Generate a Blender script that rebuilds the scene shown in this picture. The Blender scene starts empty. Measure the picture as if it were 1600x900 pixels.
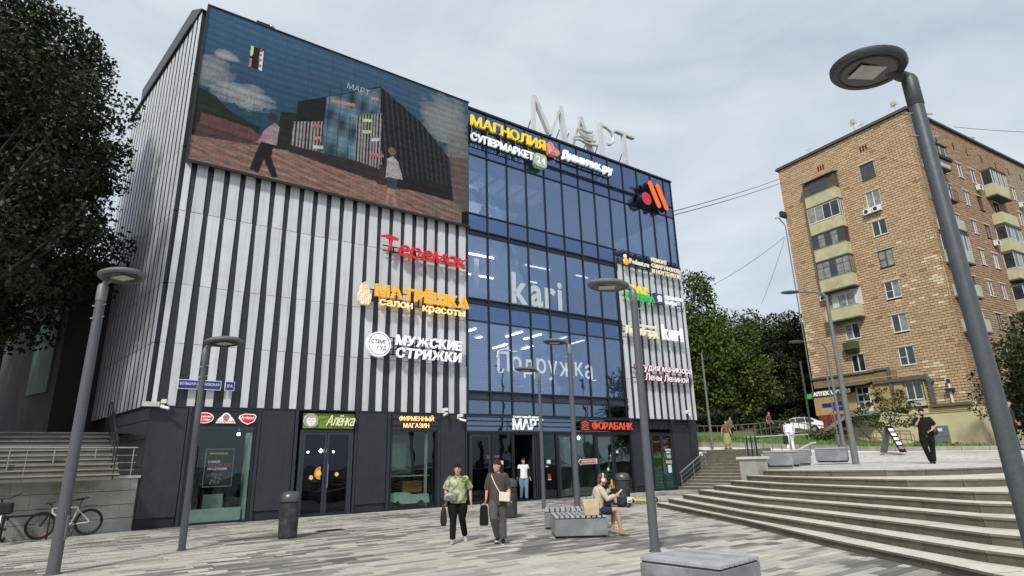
import bpy, bmesh, math, random
import numpy as np
from mathutils import Vector, Matrix
random.seed(7); NR = np.random.default_rng(7)
D = bpy.data; SC = bpy.context.scene; PI = math.pi; R = math.radians
sin, cos = math.sin, math.cos
# ---------------------------------------------------------------- camera, sky, sun, exposure
cam = D.objects.new('camera', D.cameras.new('camera')); SC.collection.objects.link(cam); SC.camera = cam
CAMROWS = ((0.99965696, 0.02619101, -0.0), (0.0073387, -0.28010313, -0.95994186), (-0.02514185, 0.95961256, -0.28019925))
cam.matrix_world = Matrix.Translation((0, 0, 1.66)) @ Matrix(CAMROWS).to_4x4()
cam.data.sensor_width = 36.0; cam.data.lens = 925 / 1600 * 36; cam.data.clip_start = 0.1; cam.data.clip_end = 4000
SUN_AZ = R(74)      # direction the shadows run, measured from +x
SUN_EL = R(44)
sd = Vector((-cos(SUN_AZ) * cos(SUN_EL), -sin(SUN_AZ) * cos(SUN_EL), sin(SUN_EL)))   # towards the sun
W = D.worlds.new('World'); SC.world = W; W.use_nodes = True
nt = W.node_tree; nt.nodes.clear()
out = nt.nodes.new('ShaderNodeOutputWorld'); bg = nt.nodes.new('ShaderNodeBackground'); bg.inputs[1].default_value = 0.1
sky = nt.nodes.new('ShaderNodeTexSky'); sky.sky_type = 'NISHITA'; sky.sun_disc = False
sky.sun_elevation = SUN_EL; sky.sun_rotation = math.atan2(sd.x, sd.y)
tc = nt.nodes.new('ShaderNodeTexCoord'); mp = nt.nodes.new('ShaderNodeMapping'); mp.inputs['Scale'].default_value = (1, 1, 2.6)
n1 = nt.nodes.new('ShaderNodeTexNoise'); n1.inputs['Scale'].default_value = 2.1; n1.inputs['Detail'].default_value = 8; n1.inputs['Roughness'].default_value = 0.55
n1.inputs['Distortion'].default_value = 0.5
cr = nt.nodes.new('ShaderNodeValToRGB')
cr.color_ramp.elements[0].position = 0.32; cr.color_ramp.elements[0].color = (4.5, 5.2, 6.05, 1)
cr.color_ramp.elements[1].position = 0.70; cr.color_ramp.elements[1].color = (7.0, 7.5, 7.8, 1)
mx = nt.nodes.new('ShaderNodeMix'); mx.data_type = 'RGBA'; mx.inputs[0].default_value = 0.86
lk = nt.links.new
lk(tc.outputs['Generated'], mp.inputs[0]); lk(mp.outputs[0], n1.inputs['Vector']); lk(n1.outputs[0], cr.inputs[0])
lk(sky.outputs[0], mx.inputs[6]); lk(cr.outputs[0], mx.inputs[7]); lk(mx.outputs[2], bg.inputs[0]); lk(bg.outputs[0], out.inputs[0])
sun = D.objects.new('sun', D.lights.new('sun', 'SUN')); SC.collection.objects.link(sun)
sun.data.energy = 2.8; sun.data.angle = R(6.0); sun.data.color = (1.0, 0.955, 0.89)
sun.rotation_euler = (-sd).to_track_quat('-Z', 'Y').to_euler()
vs = SC.view_settings; vs.view_transform = 'Standard'; vs.look = 'None'; vs.exposure = 0.3; vs.gamma = 1.0; vs.use_curve_mapping = False

# ---------------------------------------------------------------- helpers
def link(o): SC.collection.objects.link(o); return o
def lin(c): return tuple((x / 255 / 12.92 if x / 255 <= .04045 else ((x / 255 + .055) / 1.055) ** 2.4) for x in c)
def cname(n): return n
def mat(name, col, rough=.6, metal=0., var=.12, scale=6., bump=0., emit=None, estr=0., spec=.5, dirt=None, dirts=.0, bscale=None, coat=0):
    m = D.materials.new(name); m.use_nodes = True; t = m.node_tree; b = t.nodes['Principled BSDF']
    b.inputs['Roughness'].default_value = rough; b.inputs['Metallic'].default_value = metal
    b.inputs['Specular IOR Level'].default_value = spec; b.inputs['Coat Weight'].default_value = coat
    co = t.nodes.new('ShaderNodeTexCoord'); n = t.nodes.new('ShaderNodeTexNoise'); n.inputs['Scale'].default_value = scale; n.inputs['Detail'].default_value = 5
    t.links.new(co.outputs['Object'], n.inputs['Vector'])
    r = t.nodes.new('ShaderNodeValToRGB')
    r.color_ramp.elements[0].position = .3; r.color_ramp.elements[1].position = .7
    r.color_ramp.elements[0].color = tuple(c * (1 - var) for c in col) + (1,)
    r.color_ramp.elements[1].color = tuple(min(1, c * (1 + var)) for c in col) + (1,)
    t.links.new(n.outputs[0], r.inputs[0]); last = r.outputs[0]
    if dirt:
        n2 = t.nodes.new('ShaderNodeTexNoise'); n2.inputs['Scale'].default_value = dirts; n2.inputs['Detail'].default_value = 6; n2.inputs['Roughness'].default_value = .7
        t.links.new(co.outputs['Object'], n2.inputs['Vector'])
        r2 = t.nodes.new('ShaderNodeValToRGB'); r2.color_ramp.elements[0].position = .5; r2.color_ramp.elements[1].position = .68
        r2.color_ramp.elements[0].color = (0, 0, 0, 1); t.links.new(n2.outputs[0], r2.inputs[0])
        x = t.nodes.new('ShaderNodeMix'); x.data_type = 'RGBA'; t.links.new(r2.outputs[0], x.inputs[0]); t.links.new(last, x.inputs[6])
        x.inputs[7].default_value = tuple(dirt) + (1,); last = x.outputs[2]
    t.links.new(last, b.inputs['Base Color'])
    if bump:
        bn = t.nodes.new('ShaderNodeBump'); bn.inputs['Strength'].default_value = bump; bn.inputs['Distance'].default_value = .02
        n3 = t.nodes.new('ShaderNodeTexNoise'); n3.inputs['Scale'].default_value = bscale or scale * 6; n3.inputs['Detail'].default_value = 4
        t.links.new(co.outputs['Object'], n3.inputs['Vector']); t.links.new(n3.outputs[0], bn.inputs['Height']); t.links.new(bn.outputs[0], b.inputs['Normal'])
    if emit:
        b.inputs['Emission Color'].default_value = tuple(emit) + (1,); b.inputs['Emission Strength'].default_value = estr
    return m
def attr_mat(name, rough=.7, spec=.4, noise=.12, scale=9., emis=0., bump=.0, metal=0):
    m = D.materials.new(name); m.use_nodes = True; t = m.node_tree; b = t.nodes['Principled BSDF']
    a = t.nodes.new('ShaderNodeAttribute'); a.attribute_name = 'col'
    b.inputs['Roughness'].default_value = rough; b.inputs['Specular IOR Level'].default_value = spec; b.inputs['Metallic'].default_value = metal
    co = t.nodes.new('ShaderNodeTexCoord'); n = t.nodes.new('ShaderNodeTexNoise'); n.inputs['Scale'].default_value = scale; n.inputs['Detail'].default_value = 5
    t.links.new(co.outputs['Object'], n.inputs['Vector'])
    r = t.nodes.new('ShaderNodeMapRange'); r.inputs[1].default_value = .25; r.inputs[2].default_value = .75; r.inputs[3].default_value = 1 - noise; r.inputs[4].default_value = 1 + noise
    t.links.new(n.outputs[0], r.inputs[0])
    x = t.nodes.new('ShaderNodeVectorMath'); x.operation = 'SCALE'; t.links.new(a.outputs[0], x.inputs[0]); t.links.new(r.outputs[0], x.inputs['Scale'])
    t.links.new(x.outputs[0], b.inputs['Base Color'])
    if emis:
        t.links.new(a.outputs[0], b.inputs['Emission Color']); b.inputs['Emission Strength'].default_value = emis
    if bump:
        bn = t.nodes.new('ShaderNodeBump'); bn.inputs['Strength'].default_value = bump; bn.inputs['Distance'].default_value = .02
        t.links.new(n.outputs[0], bn.inputs['Height']); t.links.new(bn.outputs[0], b.inputs['Normal'])
    return m
def glass_mat(name, tint, refl, f0=.06, gain=1.0, rough=.0, frit=0., fcol=(.35, .45, .55), fscale=11.):
    """see-through pane: tinted transmission plus a fresnel mirror; optional rows of printed dots"""
    m = D.materials.new(name); m.use_nodes = True; t = m.node_tree; t.nodes.clear(); lk = t.links.new
    o = t.nodes.new('ShaderNodeOutputMaterial'); tr = t.nodes.new('ShaderNodeBsdfTransparent'); tr.inputs[0].default_value = tuple(tint) + (1,)
    gl = t.nodes.new('ShaderNodeBsdfGlossy'); gl.inputs[0].default_value = tuple(refl) + (1,); gl.inputs['Roughness'].default_value = rough
    lw = t.nodes.new('ShaderNodeLayerWeight'); lw.inputs[0].default_value = .35
    mr = t.nodes.new('ShaderNodeMapRange'); mr.inputs[3].default_value = f0; mr.inputs[4].default_value = min(1, f0 + gain); lk(lw.outputs['Fresnel'], mr.inputs[0])
    mx = t.nodes.new('ShaderNodeMixShader'); lk(mr.outputs[0], mx.inputs[0]); lk(tr.outputs[0], mx.inputs[1]); lk(gl.outputs[0], mx.inputs[2])
    co = t.nodes.new('ShaderNodeTexCoord')
    wn = t.nodes.new('ShaderNodeTexNoise'); wn.inputs['Scale'].default_value = .7; lk(co.outputs['Object'], wn.inputs['Vector'])
    bn = t.nodes.new('ShaderNodeBump'); bn.inputs['Strength'].default_value = .22; bn.inputs['Distance'].default_value = .06; lk(wn.outputs[0], bn.inputs['Height']); lk(bn.outputs[0], gl.inputs['Normal'])
    last = mx.outputs[0]
    if frit:
        sx = t.nodes.new('ShaderNodeSeparateXYZ'); lk(co.outputs['Object'], sx.inputs[0])
        def wave(sock, k, thr):
            a = t.nodes.new('ShaderNodeMath'); a.operation = 'MULTIPLY'; a.inputs[1].default_value = k; lk(sock, a.inputs[0])
            f = t.nodes.new('ShaderNodeMath'); f.operation = 'FRACT'; lk(a.outputs[0], f.inputs[0])
            g = t.nodes.new('ShaderNodeMath'); g.operation = 'LESS_THAN'; g.inputs[1].default_value = thr; lk(f.outputs[0], g.inputs[0]); return g.outputs[0]
        a1 = wave(sx.outputs[0], fscale, .42); a2 = wave(sx.outputs[2], fscale * .8, .72)
        mu = t.nodes.new('ShaderNodeMath'); mu.operation = 'MULTIPLY'; lk(a1, mu.inputs[0]); lk(a2, mu.inputs[1])
        m2 = t.nodes.new('ShaderNodeMath'); m2.operation = 'MULTIPLY'; m2.inputs[1].default_value = frit; lk(mu.outputs[0], m2.inputs[0])
        df = t.nodes.new('ShaderNodeBsdfDiffuse'); df.inputs[0].default_value = tuple(fcol) + (1,)
        m3 = t.nodes.new('ShaderNodeMixShader'); lk(m2.outputs[0], m3.inputs[0]); lk(last, m3.inputs[1]); lk(df.outputs[0], m3.inputs[2]); last = m3.outputs[0]
    lk(last, o.inputs[0]); return m

SPLIT = {'wall', 'panel_joint', 'bolt', 'inner_wall', 'floor', 'ceiling', 'floor_band', 'rail', 'sign_rail', 'roof', 'strut'}
class MB:
    """collects simple shapes and links them as ONE mesh object"""
    def __init__(s): s.v = []; s.f = []; s.m = []; s.c = []; s.p = []
    def add(s, vs, fs, m=0, c=None):
        s.p.append((len(s.v), len(vs), len(s.f), len(fs))); k = len(s.v); s.v += [tuple(x) for x in vs]; s.f += [tuple(i + k for i in f) for f in fs]; s.m += [m] * len(fs); s.c += [c] * len(fs); return s
    def box(s, x0, x1, y0, y1, z0, z1, m=0, c=None, rz=0, o=None, skip=()):
        v = [(x, y, z) for z in (z0, z1) for x, y in ((x0, y0), (x1, y0), (x1, y1), (x0, y1))]
        if rz:
            cx, cy = o if o else ((x0 + x1) / 2, (y0 + y1) / 2); ca, sa = cos(rz), sin(rz)
            v = [(cx + (x - cx) * ca - (y - cy) * sa, cy + (x - cx) * sa + (y - cy) * ca, z) for x, y, z in v]
        f = [(3, 2, 1, 0), (4, 5, 6, 7), (0, 1, 5, 4), (1, 2, 6, 5), (2, 3, 7, 6), (3, 0, 4, 7)]
        return s.add(v, [q for i, q in enumerate(f) if i not in skip], m, c)
    def prism(s, pts, a0, a1, axis='z', m=0, c=None):
        """polygon in the plane normal to axis, from a0 to a1.  y: pts=(x,z); x: pts=(y,z); z: pts=(x,y)"""
        g = {'z': lambda p, a: (p[0], p[1], a), 'y': lambda p, a: (p[0], a, p[1]), 'x': lambda p, a: (a, p[0], p[1])}[axis]
        n = len(pts); v = [g(p, a0) for p in pts] + [g(p, a1) for p in pts]
        f = [tuple(range(n - 1, -1, -1)), tuple(range(n, 2 * n))] + [(i, (i + 1) % n, n + (i + 1) % n, n + i) for i in range(n)]
        return s.add(v, f, m, c)
    def tube(s, path, r, n=8, m=0, cap=True, c=None, sq=None):
        P = [Vector(p) for p in path]; rr = r if isinstance(r, (list, tuple)) else [r] * len(P); rings = []
        up = Vector((0, 0, 1)); prev = None
        for i, p in enumerate(P):
            d = (P[min(i + 1, len(P) - 1)] - P[max(i - 1, 0)]).normalized()
            if prev is None: a = d.cross(up if abs(d.z) < .95 else Vector((1, 0, 0))).normalized()
            else: a = (prev - d * prev.dot(d)).normalized()
            prev = a; b = d.cross(a); q = rr[i]
            ra, rb = q if isinstance(q, tuple) else (q, q)
            rings.append([p + a * ra * cos(2 * PI * (k + .5) / n) + b * rb * sin(2 * PI * (k + .5) / n) for k in range(n)])
        return s.loft(rings, m, cap, c)
    def loft(s, rings, m=0, cap=True, c=None):
        n = len(rings[0]); v = [p for r_ in rings for p in r_]; f = []
        for i in range(len(rings) - 1):
            for k in range(n): f.append((i * n + k, i * n + (k + 1) % n, (i + 1) * n + (k + 1) % n, (i + 1) * n + k))
        if cap: f += [tuple(range(n - 1, -1, -1)), tuple(range((len(rings) - 1) * n, len(rings) * n))]
        return s.add(v, f, m, c)
    def ell(s, cx, cy, cz, rx, ry, rz, n=12, m=0, k=7, rot=0, c=None):
        rings = []
        for i in range(k + 1):
            a = -PI / 2 + PI * (i + .02) / (k + .04); rr = max(cos(a), .02)
            rings.append([(cx + rx * rr * cos(2 * PI * j / n) * cos(rot) - ry * rr * sin(2 * PI * j / n) * sin(rot),
                           cy + rx * rr * cos(2 * PI * j / n) * sin(rot) + ry * rr * sin(2 * PI * j / n) * cos(rot), cz + rz * sin(a)) for j in range(n)])
        return s.loft(rings, m, True, c)
    def lathe(s, prof, cx=0, cy=0, n=20, m=0, sx=1, sy=1, c=None):
        return s.loft([[(cx + r * sx * cos(2 * PI * j / n), cy + r * sy * sin(2 * PI * j / n), z) for j in range(n)] for r, z in prof], m, True, c)
    def torus(s, c_, ax, Rr, r, n=28, k=8, m=0):
        ax = Vector(ax).normalized(); a = ax.cross(Vector((0, 0, 1)) if abs(ax.z) < .9 else Vector((1, 0, 0))).normalized(); b = ax.cross(a); c_ = Vector(c_); v = []; f = []
        for i in range(n):
            d = a * cos(2 * PI * i / n) + b * sin(2 * PI * i / n)
            for j in range(k): v.append(c_ + d * (Rr + r * cos(2 * PI * j / k)) + ax * r * sin(2 * PI * j / k))
        for i in range(n):
            for j in range(k): f.append((i * k + j, i * k + (j + 1) % k, ((i + 1) % n) * k + (j + 1) % k, ((i + 1) % n) * k + j))
        return s.add(v, f, m)
    def build(s, name, mats, parent=None, smooth=False, loc=None, label=None, kind=None, cat=None, group=None, rotz=None, bevel=0):
        if name in SPLIT and len(s.p) > 1:          # each separate piece becomes an object of its own
            r = None
            for a, n, fa, fn in s.p:
                q = MB(); q.v = s.v[a:a + n]; q.f = [tuple(i - a for i in f) for f in s.f[fa:fa + fn]]; q.m = s.m[fa:fa + fn]; q.c = s.c[fa:fa + fn]; q.p = [0]
                o = q.build(name, mats, parent, smooth, loc, label, kind, cat, group, rotz, bevel); r = r or o
            return r
        me = D.meshes.new(name); me.from_pydata(s.v, [], s.f)
        for q in (mats if isinstance(mats, (list, tuple)) else [mats]): me.materials.append(q)
        me.polygons.foreach_set('material_index', s.m)
        if any(c is not None for c in s.c):
            at = me.color_attributes.new('col', 'FLOAT_COLOR', 'CORNER'); a = []
            for f, c in zip(s.f, s.c): a += list((c or (.5, .5, .5)) + (1.,)) * len(f)
            at.data.foreach_set('color', a)
        if smooth: me.polygons.foreach_set('use_smooth', [True] * len(me.polygons))
        bm = bmesh.new(); bm.from_mesh(me); bmesh.ops.recalc_face_normals(bm, faces=bm.faces)
        if bevel: bmesh.ops.bevel(bm, geom=bm.edges[:], offset=bevel, segments=1, affect='EDGES')
        bm.to_mesh(me); bm.free()
        o = link(D.objects.new(name, me)); fin(o, parent, loc, rotz, label, cat, group, kind)
        if smooth and smooth != 'all':
            me.set_sharp_from_angle(angle=R(40))
        return o
def fin(o, parent=None, loc=None, rotz=None, label=None, cat=None, group=None, kind=None):
    if parent is not None: o.parent = parent
    if loc is not None: o.location = loc
    if rotz is not None: o.rotation_euler = (0, 0, rotz)
    if label: o['label'] = label
    if cat: o['category'] = cat
    if group: o['group'] = group
    if kind: o['kind'] = kind
    return o
def thing(name, label, cat, loc=(0, 0, 0), rotz=0, group=None):
    o = link(D.objects.new(name, None)); o.empty_display_size = .3
    return fin(o, None, loc, rotz, label, cat, group)
def dup(o, loc=None, rotz=None, label=None, parent=None):
    c = link(o.copy())
    if parent is not None: c.parent = parent
    if loc is not None: c.location = loc
    if rotz is not None: c.rotation_euler = (0, 0, rotz)
    if label: c['label'] = label
    for ch in list(o.children): dup(ch, parent=c)
    return c
def inst(o, x, y, z, parent=None, sx=1, sz=1, rz=None):
    c = link(o.copy()); c.location = (x, y, z)
    if parent is not None: c.parent = parent
    if rz is not None: c.rotation_euler = (0, 0, rz)
    return c
CAMM = cam.matrix_world.copy(); CM3 = CAMM.to_3x3(); CP = Vector((0, 0, 1.66))
def ray(px, py): return (CM3 @ Vector((px - 800, -(py - 450), -925))).normalized()
def at(px, py, d):       # a point seen in that direction, at horizontal distance d metres
    r = ray(px, py); return CP + r * (d / math.hypot(r.x, r.y))

# text: one glyph at a time, from the built-in font
_G = {}
def glyph(ch, bold=0., res=3):
    k = (ch, bold)
    if k not in _G and ch in 'ний':      # these small letters have the shape of the capitals
        v, f, a, b = glyph(ch.upper(), bold); s_ = .755
        _G[k] = ([(q[0] * s_ * .95, q[1] * s_, q[2]) for q in v], f, a * s_ * .95, b * s_ * .95)
    if k not in _G:
        cu = D.curves.new('g', 'FONT'); cu.body = ch; cu.size = 1; cu.extrude = .5; cu.offset = bold; cu.resolution_u = res
        o = D.objects.new('g', cu); SC.collection.objects.link(o)
        dg = bpy.context.evaluated_depsgraph_get(); me = D.meshes.new_from_object(o.evaluated_get(dg))
        v = [tuple(x.co) for x in me.vertices]; f = [tuple(p.vertices) for p in me.polygons]
        D.objects.remove(o); D.curves.remove(cu); D.meshes.remove(me)
        xs = [q[0] for q in v] or [0, .3]
        _G[k] = (v, f, min(xs), max(xs))
    return _G[k]
CAPH = None
def text(parent, s, x0, z0, w, h, y=0., depth=.06, m=None, bold=0., shear=0., each=True, name='letter', gap=.09, wave=0., colors=None, label=None, serif=0):
    """s from x0 to x0+w, capital height h, front face at -y side; letters are separate parts when each"""
    global CAPH
    if CAPH is None: g = glyph('Н'); CAPH = max(q[1] for q in g[0])
    xs = []; cur = 0.
    for ch in s:
        if ch == ' ': cur += .33; xs.append(None); continue
        v, f, a, b = glyph(ch, bold); xs.append(cur - a); cur += b - a + gap
    tot = max(cur - gap, .01); kx = w / tot; kz = h / CAPH; allb = MB(); outs = []
    for i, ch in enumerate(s):
        if xs[i] is None: continue
        v, f, a, b = glyph(ch, bold); dz = wave * sin(i * 2.4)
        bb = MB() if each else allb
        V = [(x0 + (q[0] + xs[i]) * kx + shear * q[1] * kz, y - q[2] * depth, z0 + q[1] * kz + dz) for q in v]
        bb.add(V, f, 0, colors[i] if colors else None)
        if serif and each:
            for sx_ in (min(p[0] for p in V), max(p[0] for p in V)):
                bb.box(sx_ - .03 * serif, sx_ + .03 * serif, y - depth / 2, y + depth / 2, z0, z0 + .035 * serif)
        if each: outs.append(bb.build(name, m, parent))
    if not each: outs.append(allb.build(name if name != 'letter' else 'lettering', m, parent, label=label))
    return outs

# small pictures: a grid of coloured points painted here in code
class Pic:
    def __init__(s, w, h, nx, ny, bgc=(0, 0, 0)):
        s.w, s.h, s.nx, s.ny = w, h, nx, ny; s.a = np.zeros((ny, nx, 3)); s.a[:] = bgc
        s.X, s.Z = np.meshgrid(np.linspace(0, w, nx), np.linspace(0, h, ny))
    def poly(s, pts, col, f=None):
        m = np.zeros(s.X.shape, bool); n = len(pts)
        for i in range(n):
            x1, z1 = pts[i]; x2, z2 = pts[(i + 1) % n]
            if z1 == z2: continue
            m ^= ((s.Z >= min(z1, z2)) & (s.Z < max(z1, z2)) & (s.X < x1 + (s.Z - z1) * (x2 - x1) / (z2 - z1)))
        s.put(m, col); return m
    def circ(s, x, z, r, col, rz=None):
        m = ((s.X - x) / r) ** 2 + ((s.Z - z) / (rz or r)) ** 2 < 1; s.put(m, col); return m
    def put(s, m, col):
        if callable(col): s.a[m] = col(s.X[m], s.Z[m])
        else: s.a[m] = col
    def build(s, name, m, parent, x, y, z, label=None):
        nx, ny = s.nx, s.ny
        v = np.stack([s.X + x, np.full_like(s.X, y), s.Z + z], -1).reshape(-1, 3)
        i = (np.arange(ny - 1)[:, None] * nx + np.arange(nx - 1)[None]).ravel()
        q = np.stack([i, i + 1, i + nx + 1, i + nx], -1)
        me = D.meshes.new(name); me.from_pydata(v.tolist(), [], q.tolist()); me.materials.append(m)
        ca = me.color_attributes.new('col', 'FLOAT_COLOR', 'POINT')
        ca.data.foreach_set('color', np.concatenate([s.a.reshape(-1, 3), np.ones((nx * ny, 1))], 1).ravel().astype(np.float32))
        o = link(D.objects.new(name, me)); return fin(o, parent, label=label)

# ---------------------------------------------------------------- materials
M_white = mat('white_cladding', (.60, .63, .66), .42, .0, .05, 1.3, .05, dirt=(.54, .55, .54), dirts=.7)
def per_object(m, amt, streak=0.):
    t = m.node_tree; b = t.nodes['Principled BSDF']; l = b.inputs['Base Color'].links[0].from_socket; oi = t.nodes.new('ShaderNodeObjectInfo'); r = t.nodes.new('ShaderNodeMapRange'); r.inputs[3].default_value = 1 - amt; r.inputs[4].default_value = 1 + amt
    t.links.new(oi.outputs['Random'], r.inputs[0]); x = t.nodes.new('ShaderNodeVectorMath'); x.operation = 'SCALE'; t.links.new(l, x.inputs[0]); t.links.new(r.outputs[0], x.inputs['Scale']); last = x.outputs[0]
    if streak:      # rain streaks: long thin marks running down
        co = t.nodes.new('ShaderNodeTexCoord'); mp_ = t.nodes.new('ShaderNodeMapping'); mp_.inputs['Scale'].default_value = (14, 14, .35); n = t.nodes.new('ShaderNodeTexNoise'); n.inputs['Scale'].default_value = 1; n.inputs['Detail'].default_value = 4
        t.links.new(co.outputs['Object'], mp_.inputs[0]); t.links.new(mp_.outputs[0], n.inputs['Vector']); q = t.nodes.new('ShaderNodeMapRange'); q.inputs[1].default_value = .5; q.inputs[2].default_value = .75; q.inputs[3].default_value = 1; q.inputs[4].default_value = 1 - streak; t.links.new(n.outputs[0], q.inputs[0])
        y = t.nodes.new('ShaderNodeVectorMath'); y.operation = 'SCALE'; t.links.new(last, y.inputs[0]); t.links.new(q.outputs[0], y.inputs['Scale']); last = y.outputs[0]
    t.links.new(last, b.inputs['Base Color']); return m
per_object(M_white, .07, .22)
M_dark = mat('anthracite_panel', (.030, .036, .044), .45, .2, .12, 2.5, .03, spec=.5)
per_object(M_dark, .12, .25)
M_dark2 = mat('anthracite_gap', (.016, .020, .022), .6, .1, .2, 2.5)
M_fr = mat('dark_window_frame', (.022, .027, .035), .35, .4, .1, 5)
M_frl = mat('steel_blue_frame', (.050, .062, .080), .35, .5, .1, 5)
M_black = mat('black_plastic', (.012, .012, .013), .45, 0, .2, 9)
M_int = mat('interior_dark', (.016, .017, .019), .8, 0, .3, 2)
M_intw = mat('interior_white', (.62, .64, .62), .7, 0, .05, 2)
M_ceil = mat('interior_ceiling', (.42, .44, .46), .7, 0, .15, 1.2)
M_floor = mat('interior_floor', (.18, .18, .18), .4, 0, .2, 2)
M_glass = glass_mat('blue_tinted_glass', (.90, .94, .97), (.44, .58, .82), .31, .60, 0, .16, (.24, .31, .42))
M_glassc = glass_mat('greenish_clear_glass', (.84, .92, .89), (.5, .55, .6), .04, .5)
M_glassd = glass_mat('dark_door_glass', (.62, .68, .7), (.34, .38, .44), .05, .5)
M_glassl = glass_mat('lintel_glass', (.20, .26, .33), (.30, .42, .58), .45, .5)
M_spand = glass_mat('blue_spandrel_glass', (.30, .42, .60), (.27, .39, .66), .42, .5, 0, .16, (.12, .2, .36))
M_metal = mat('grey_pole_paint', (.105, .115, .128), .45, .3, .10, 30, .06)
M_steel = mat('brushed_steel', (.55, .56, .57), .3, .9, .08, 20)
M_lampg = mat('lamp_grey', (.16, .17, .17), .5, .2, .1, 10)
M_lampd = mat('lamp_dark_green_grey', (.055, .063, .062), .5, .2, .12, 10)
M_whitep = mat('white_plastic', (.75, .75, .73), .4, 0, .04, 8)
def emi(name, col, s, rough=.5, base=None): return mat(name, base or col, rough, 0, .05, 8, emit=col, estr=s)
M_lwhite = emi('white_sign_face', (.85, .87, .88), .25)
M_lred = emi('red_sign_face', (.50, .012, .02), .35)
M_lorange = emi('orange_yellow_sign_face', (.85, .38, .02), .35)
M_lyellow = emi('yellow_sign_face', (.85, .62, .03), .25)
M_lcream = emi('cream_sign_face', (.80, .75, .55), .12)
M_lgreen = emi('green_sign_face', (.02, .42, .08), .3)
M_lpeach = emi('glowing_peach_letters', (.95, .55, .22), .8)
M_strip = emi('white_light_strip', (1, 1, 1), 11)
M_pic = attr_mat('printed_picture', .5, .3, .04, 8)
M_picE = attr_mat('led_screen_picture', .6, .15, .35, 45, emis=.62)
M_film = attr_mat('window_film', .3, .5, .05, 3)
M_ceramic = None
# ---------------------------------------------------------------- shopping centre (local x along the front, y inwards, z up)
RZ = math.atan2(.58783175, .80898321)
OR = Vector((-11.265, 18.525, 0)); UX = Vector((cos(RZ), sin(RZ), 0)); VX = Vector((sin(RZ), -cos(RZ), 0))   # VX points out of the front
def FW(u, v, z=0.): return OR + UX * u + VX * v + Vector((0, 0, z))
mall = thing('shopping_centre', 'large modern shopping centre with white and dark striped cladding and a blue glass front', 'shopping centre', OR, RZ)
P = mall
ZT = 18.3
# left flank direction in local coordinates
LDX, LDY = -.156, .988
def LF(t, o, z): return (LDX * t - LDY * o, LDY * t + LDX * o, z)      # o = outwards
b = MB(); b.box(.02, 11.42, .07, .35, 3.6, 18.2, 0); b.box(21.14, 26.42, .07, .35, 3.6, 12.46, 0)
b.build('wall', M_dark, P)
# solid body behind (left block, roof, back)
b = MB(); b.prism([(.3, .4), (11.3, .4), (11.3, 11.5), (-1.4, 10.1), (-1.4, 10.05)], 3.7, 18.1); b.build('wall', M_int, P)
b = MB(); b.box(11.3, 26.4, 9.5, 9.8, 3.7, 18.0); b.box(26.15, 26.4, .35, 9.5, 3.7, 12.3); b.build('wall', M_intw, P)
b = MB(); b.box(11.3, 26.45, 7.8, 9.8, 18.05, 18.25); b.box(18.6, 26.45, .1, 7.8, 18.05, 18.25); b.box(11.3, 12.0, .1, 7.8, 18.05, 18.25); b.box(11.3, 26.45, .1, 1.1, 18.051, 18.249); b.build('roof', M_dark2, P)
# white trapezoid panels, left field
bands = [(3.58, 5.585, .225, .262), (5.60, 7.57, .262, .318), (7.585, 10.155, .318, .382), (10.175, 12.05, .36, .335)]
for k in range(22):
    c = .021 + .5338 * k
    for z0, z1, w0, w1 in bands:
        jj = random.uniform(-.006, .006)
        pts = [(c - w0 / 2 + jj, z0), (c + w0 / 2 + jj, z0), (c + w1 / 2 + jj, z1), (c - w1 / 2 + jj, z1)]
        if k == 0: pts = [(0, z0), (c + w0 / 2, z0), (c + w1 / 2, z1), (0, z1)]
        if k == 21: pts = [(min(x, 11.40), z) for x, z in pts]; pts[1] = (11.40, z0); pts[2] = (11.42, z1)
        MB().prism(pts, .02 + random.uniform(-.004, .004), .075, 'y').build('cladding_panel', M_white, P)
bands = [(3.6, 5.625, .30), (5.64, 7.655, .31), (7.67, 10.19, .33), (10.205, 12.42, .35)]
for k in range(10):
    c = 21.315 + .527 * k
    for z0, z1, w in bands: MB().box(c - w / 2, c + w / 2, .03 + random.uniform(-.004, .004), .075, z0, z1).build('cladding_panel', M_white, P)
for z0, z1, w in bands: MB().box(26.40, 26.5, -.05, .12, z0, z1).build('cladding_panel', M_white, P)
# thin joints in the dark strips
b = MB()
for z in (4.6, 6.6, 9.0, 11.1): b.box(.2, 11.3, .064, .071, z, z + .012); b.box(21.3, 26.3, .064, .071, z + .1, z + .112)
b.build('panel_joint', M_dark2, P)
# ---- left flank: dark wall with projecting white fins
b = MB()
def lq(bb, t0, t1, o0, o1, z0, z1, z0b=None, z1b=None, m=0):
    z0b = z0 if z0b is None else z0b; z1b = z1 if z1b is None else z1b
    v = [LF(t0, o0, z0), LF(t1, o0, z0b), LF(t1, o1, z0b), LF(t0, o1, z0), LF(t0, o0, z1), LF(t1, o0, z1b), LF(t1, o1, z1b), LF(t0, o1, z1)]
    bb.add(v, [(3, 2, 1, 0), (4, 5, 6, 7), (0, 1, 5, 4), (1, 2, 6, 5), (2, 3, 7, 6), (3, 0, 4, 7)], m)
lq(b, .03, 10.2, -.3, 0, 3.56, 18.3); b.build('wall', M_dark, P)
zb = [3.57, 5.59, 7.58, 10.17, 12.62, 15.60, 18.33]
for k in range(19):
    t = .16 + .535 * k
    for i in range(6):
        bb = MB(); w = .34
        lq(bb, t + .01, t + w - .01, -.01, .125, zb[i] + .02, zb[i + 1] - .02, m=1); lq(bb, t, t + w, .125, .14, zb[i] + .012, zb[i + 1] - .012); bb.build('cladding_panel', [M_white, M_dark], P)
b = MB(); lq(b, .05, 1.4, -.3, .20, 18.34, 18.36, 18.34, 19.15)
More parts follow.
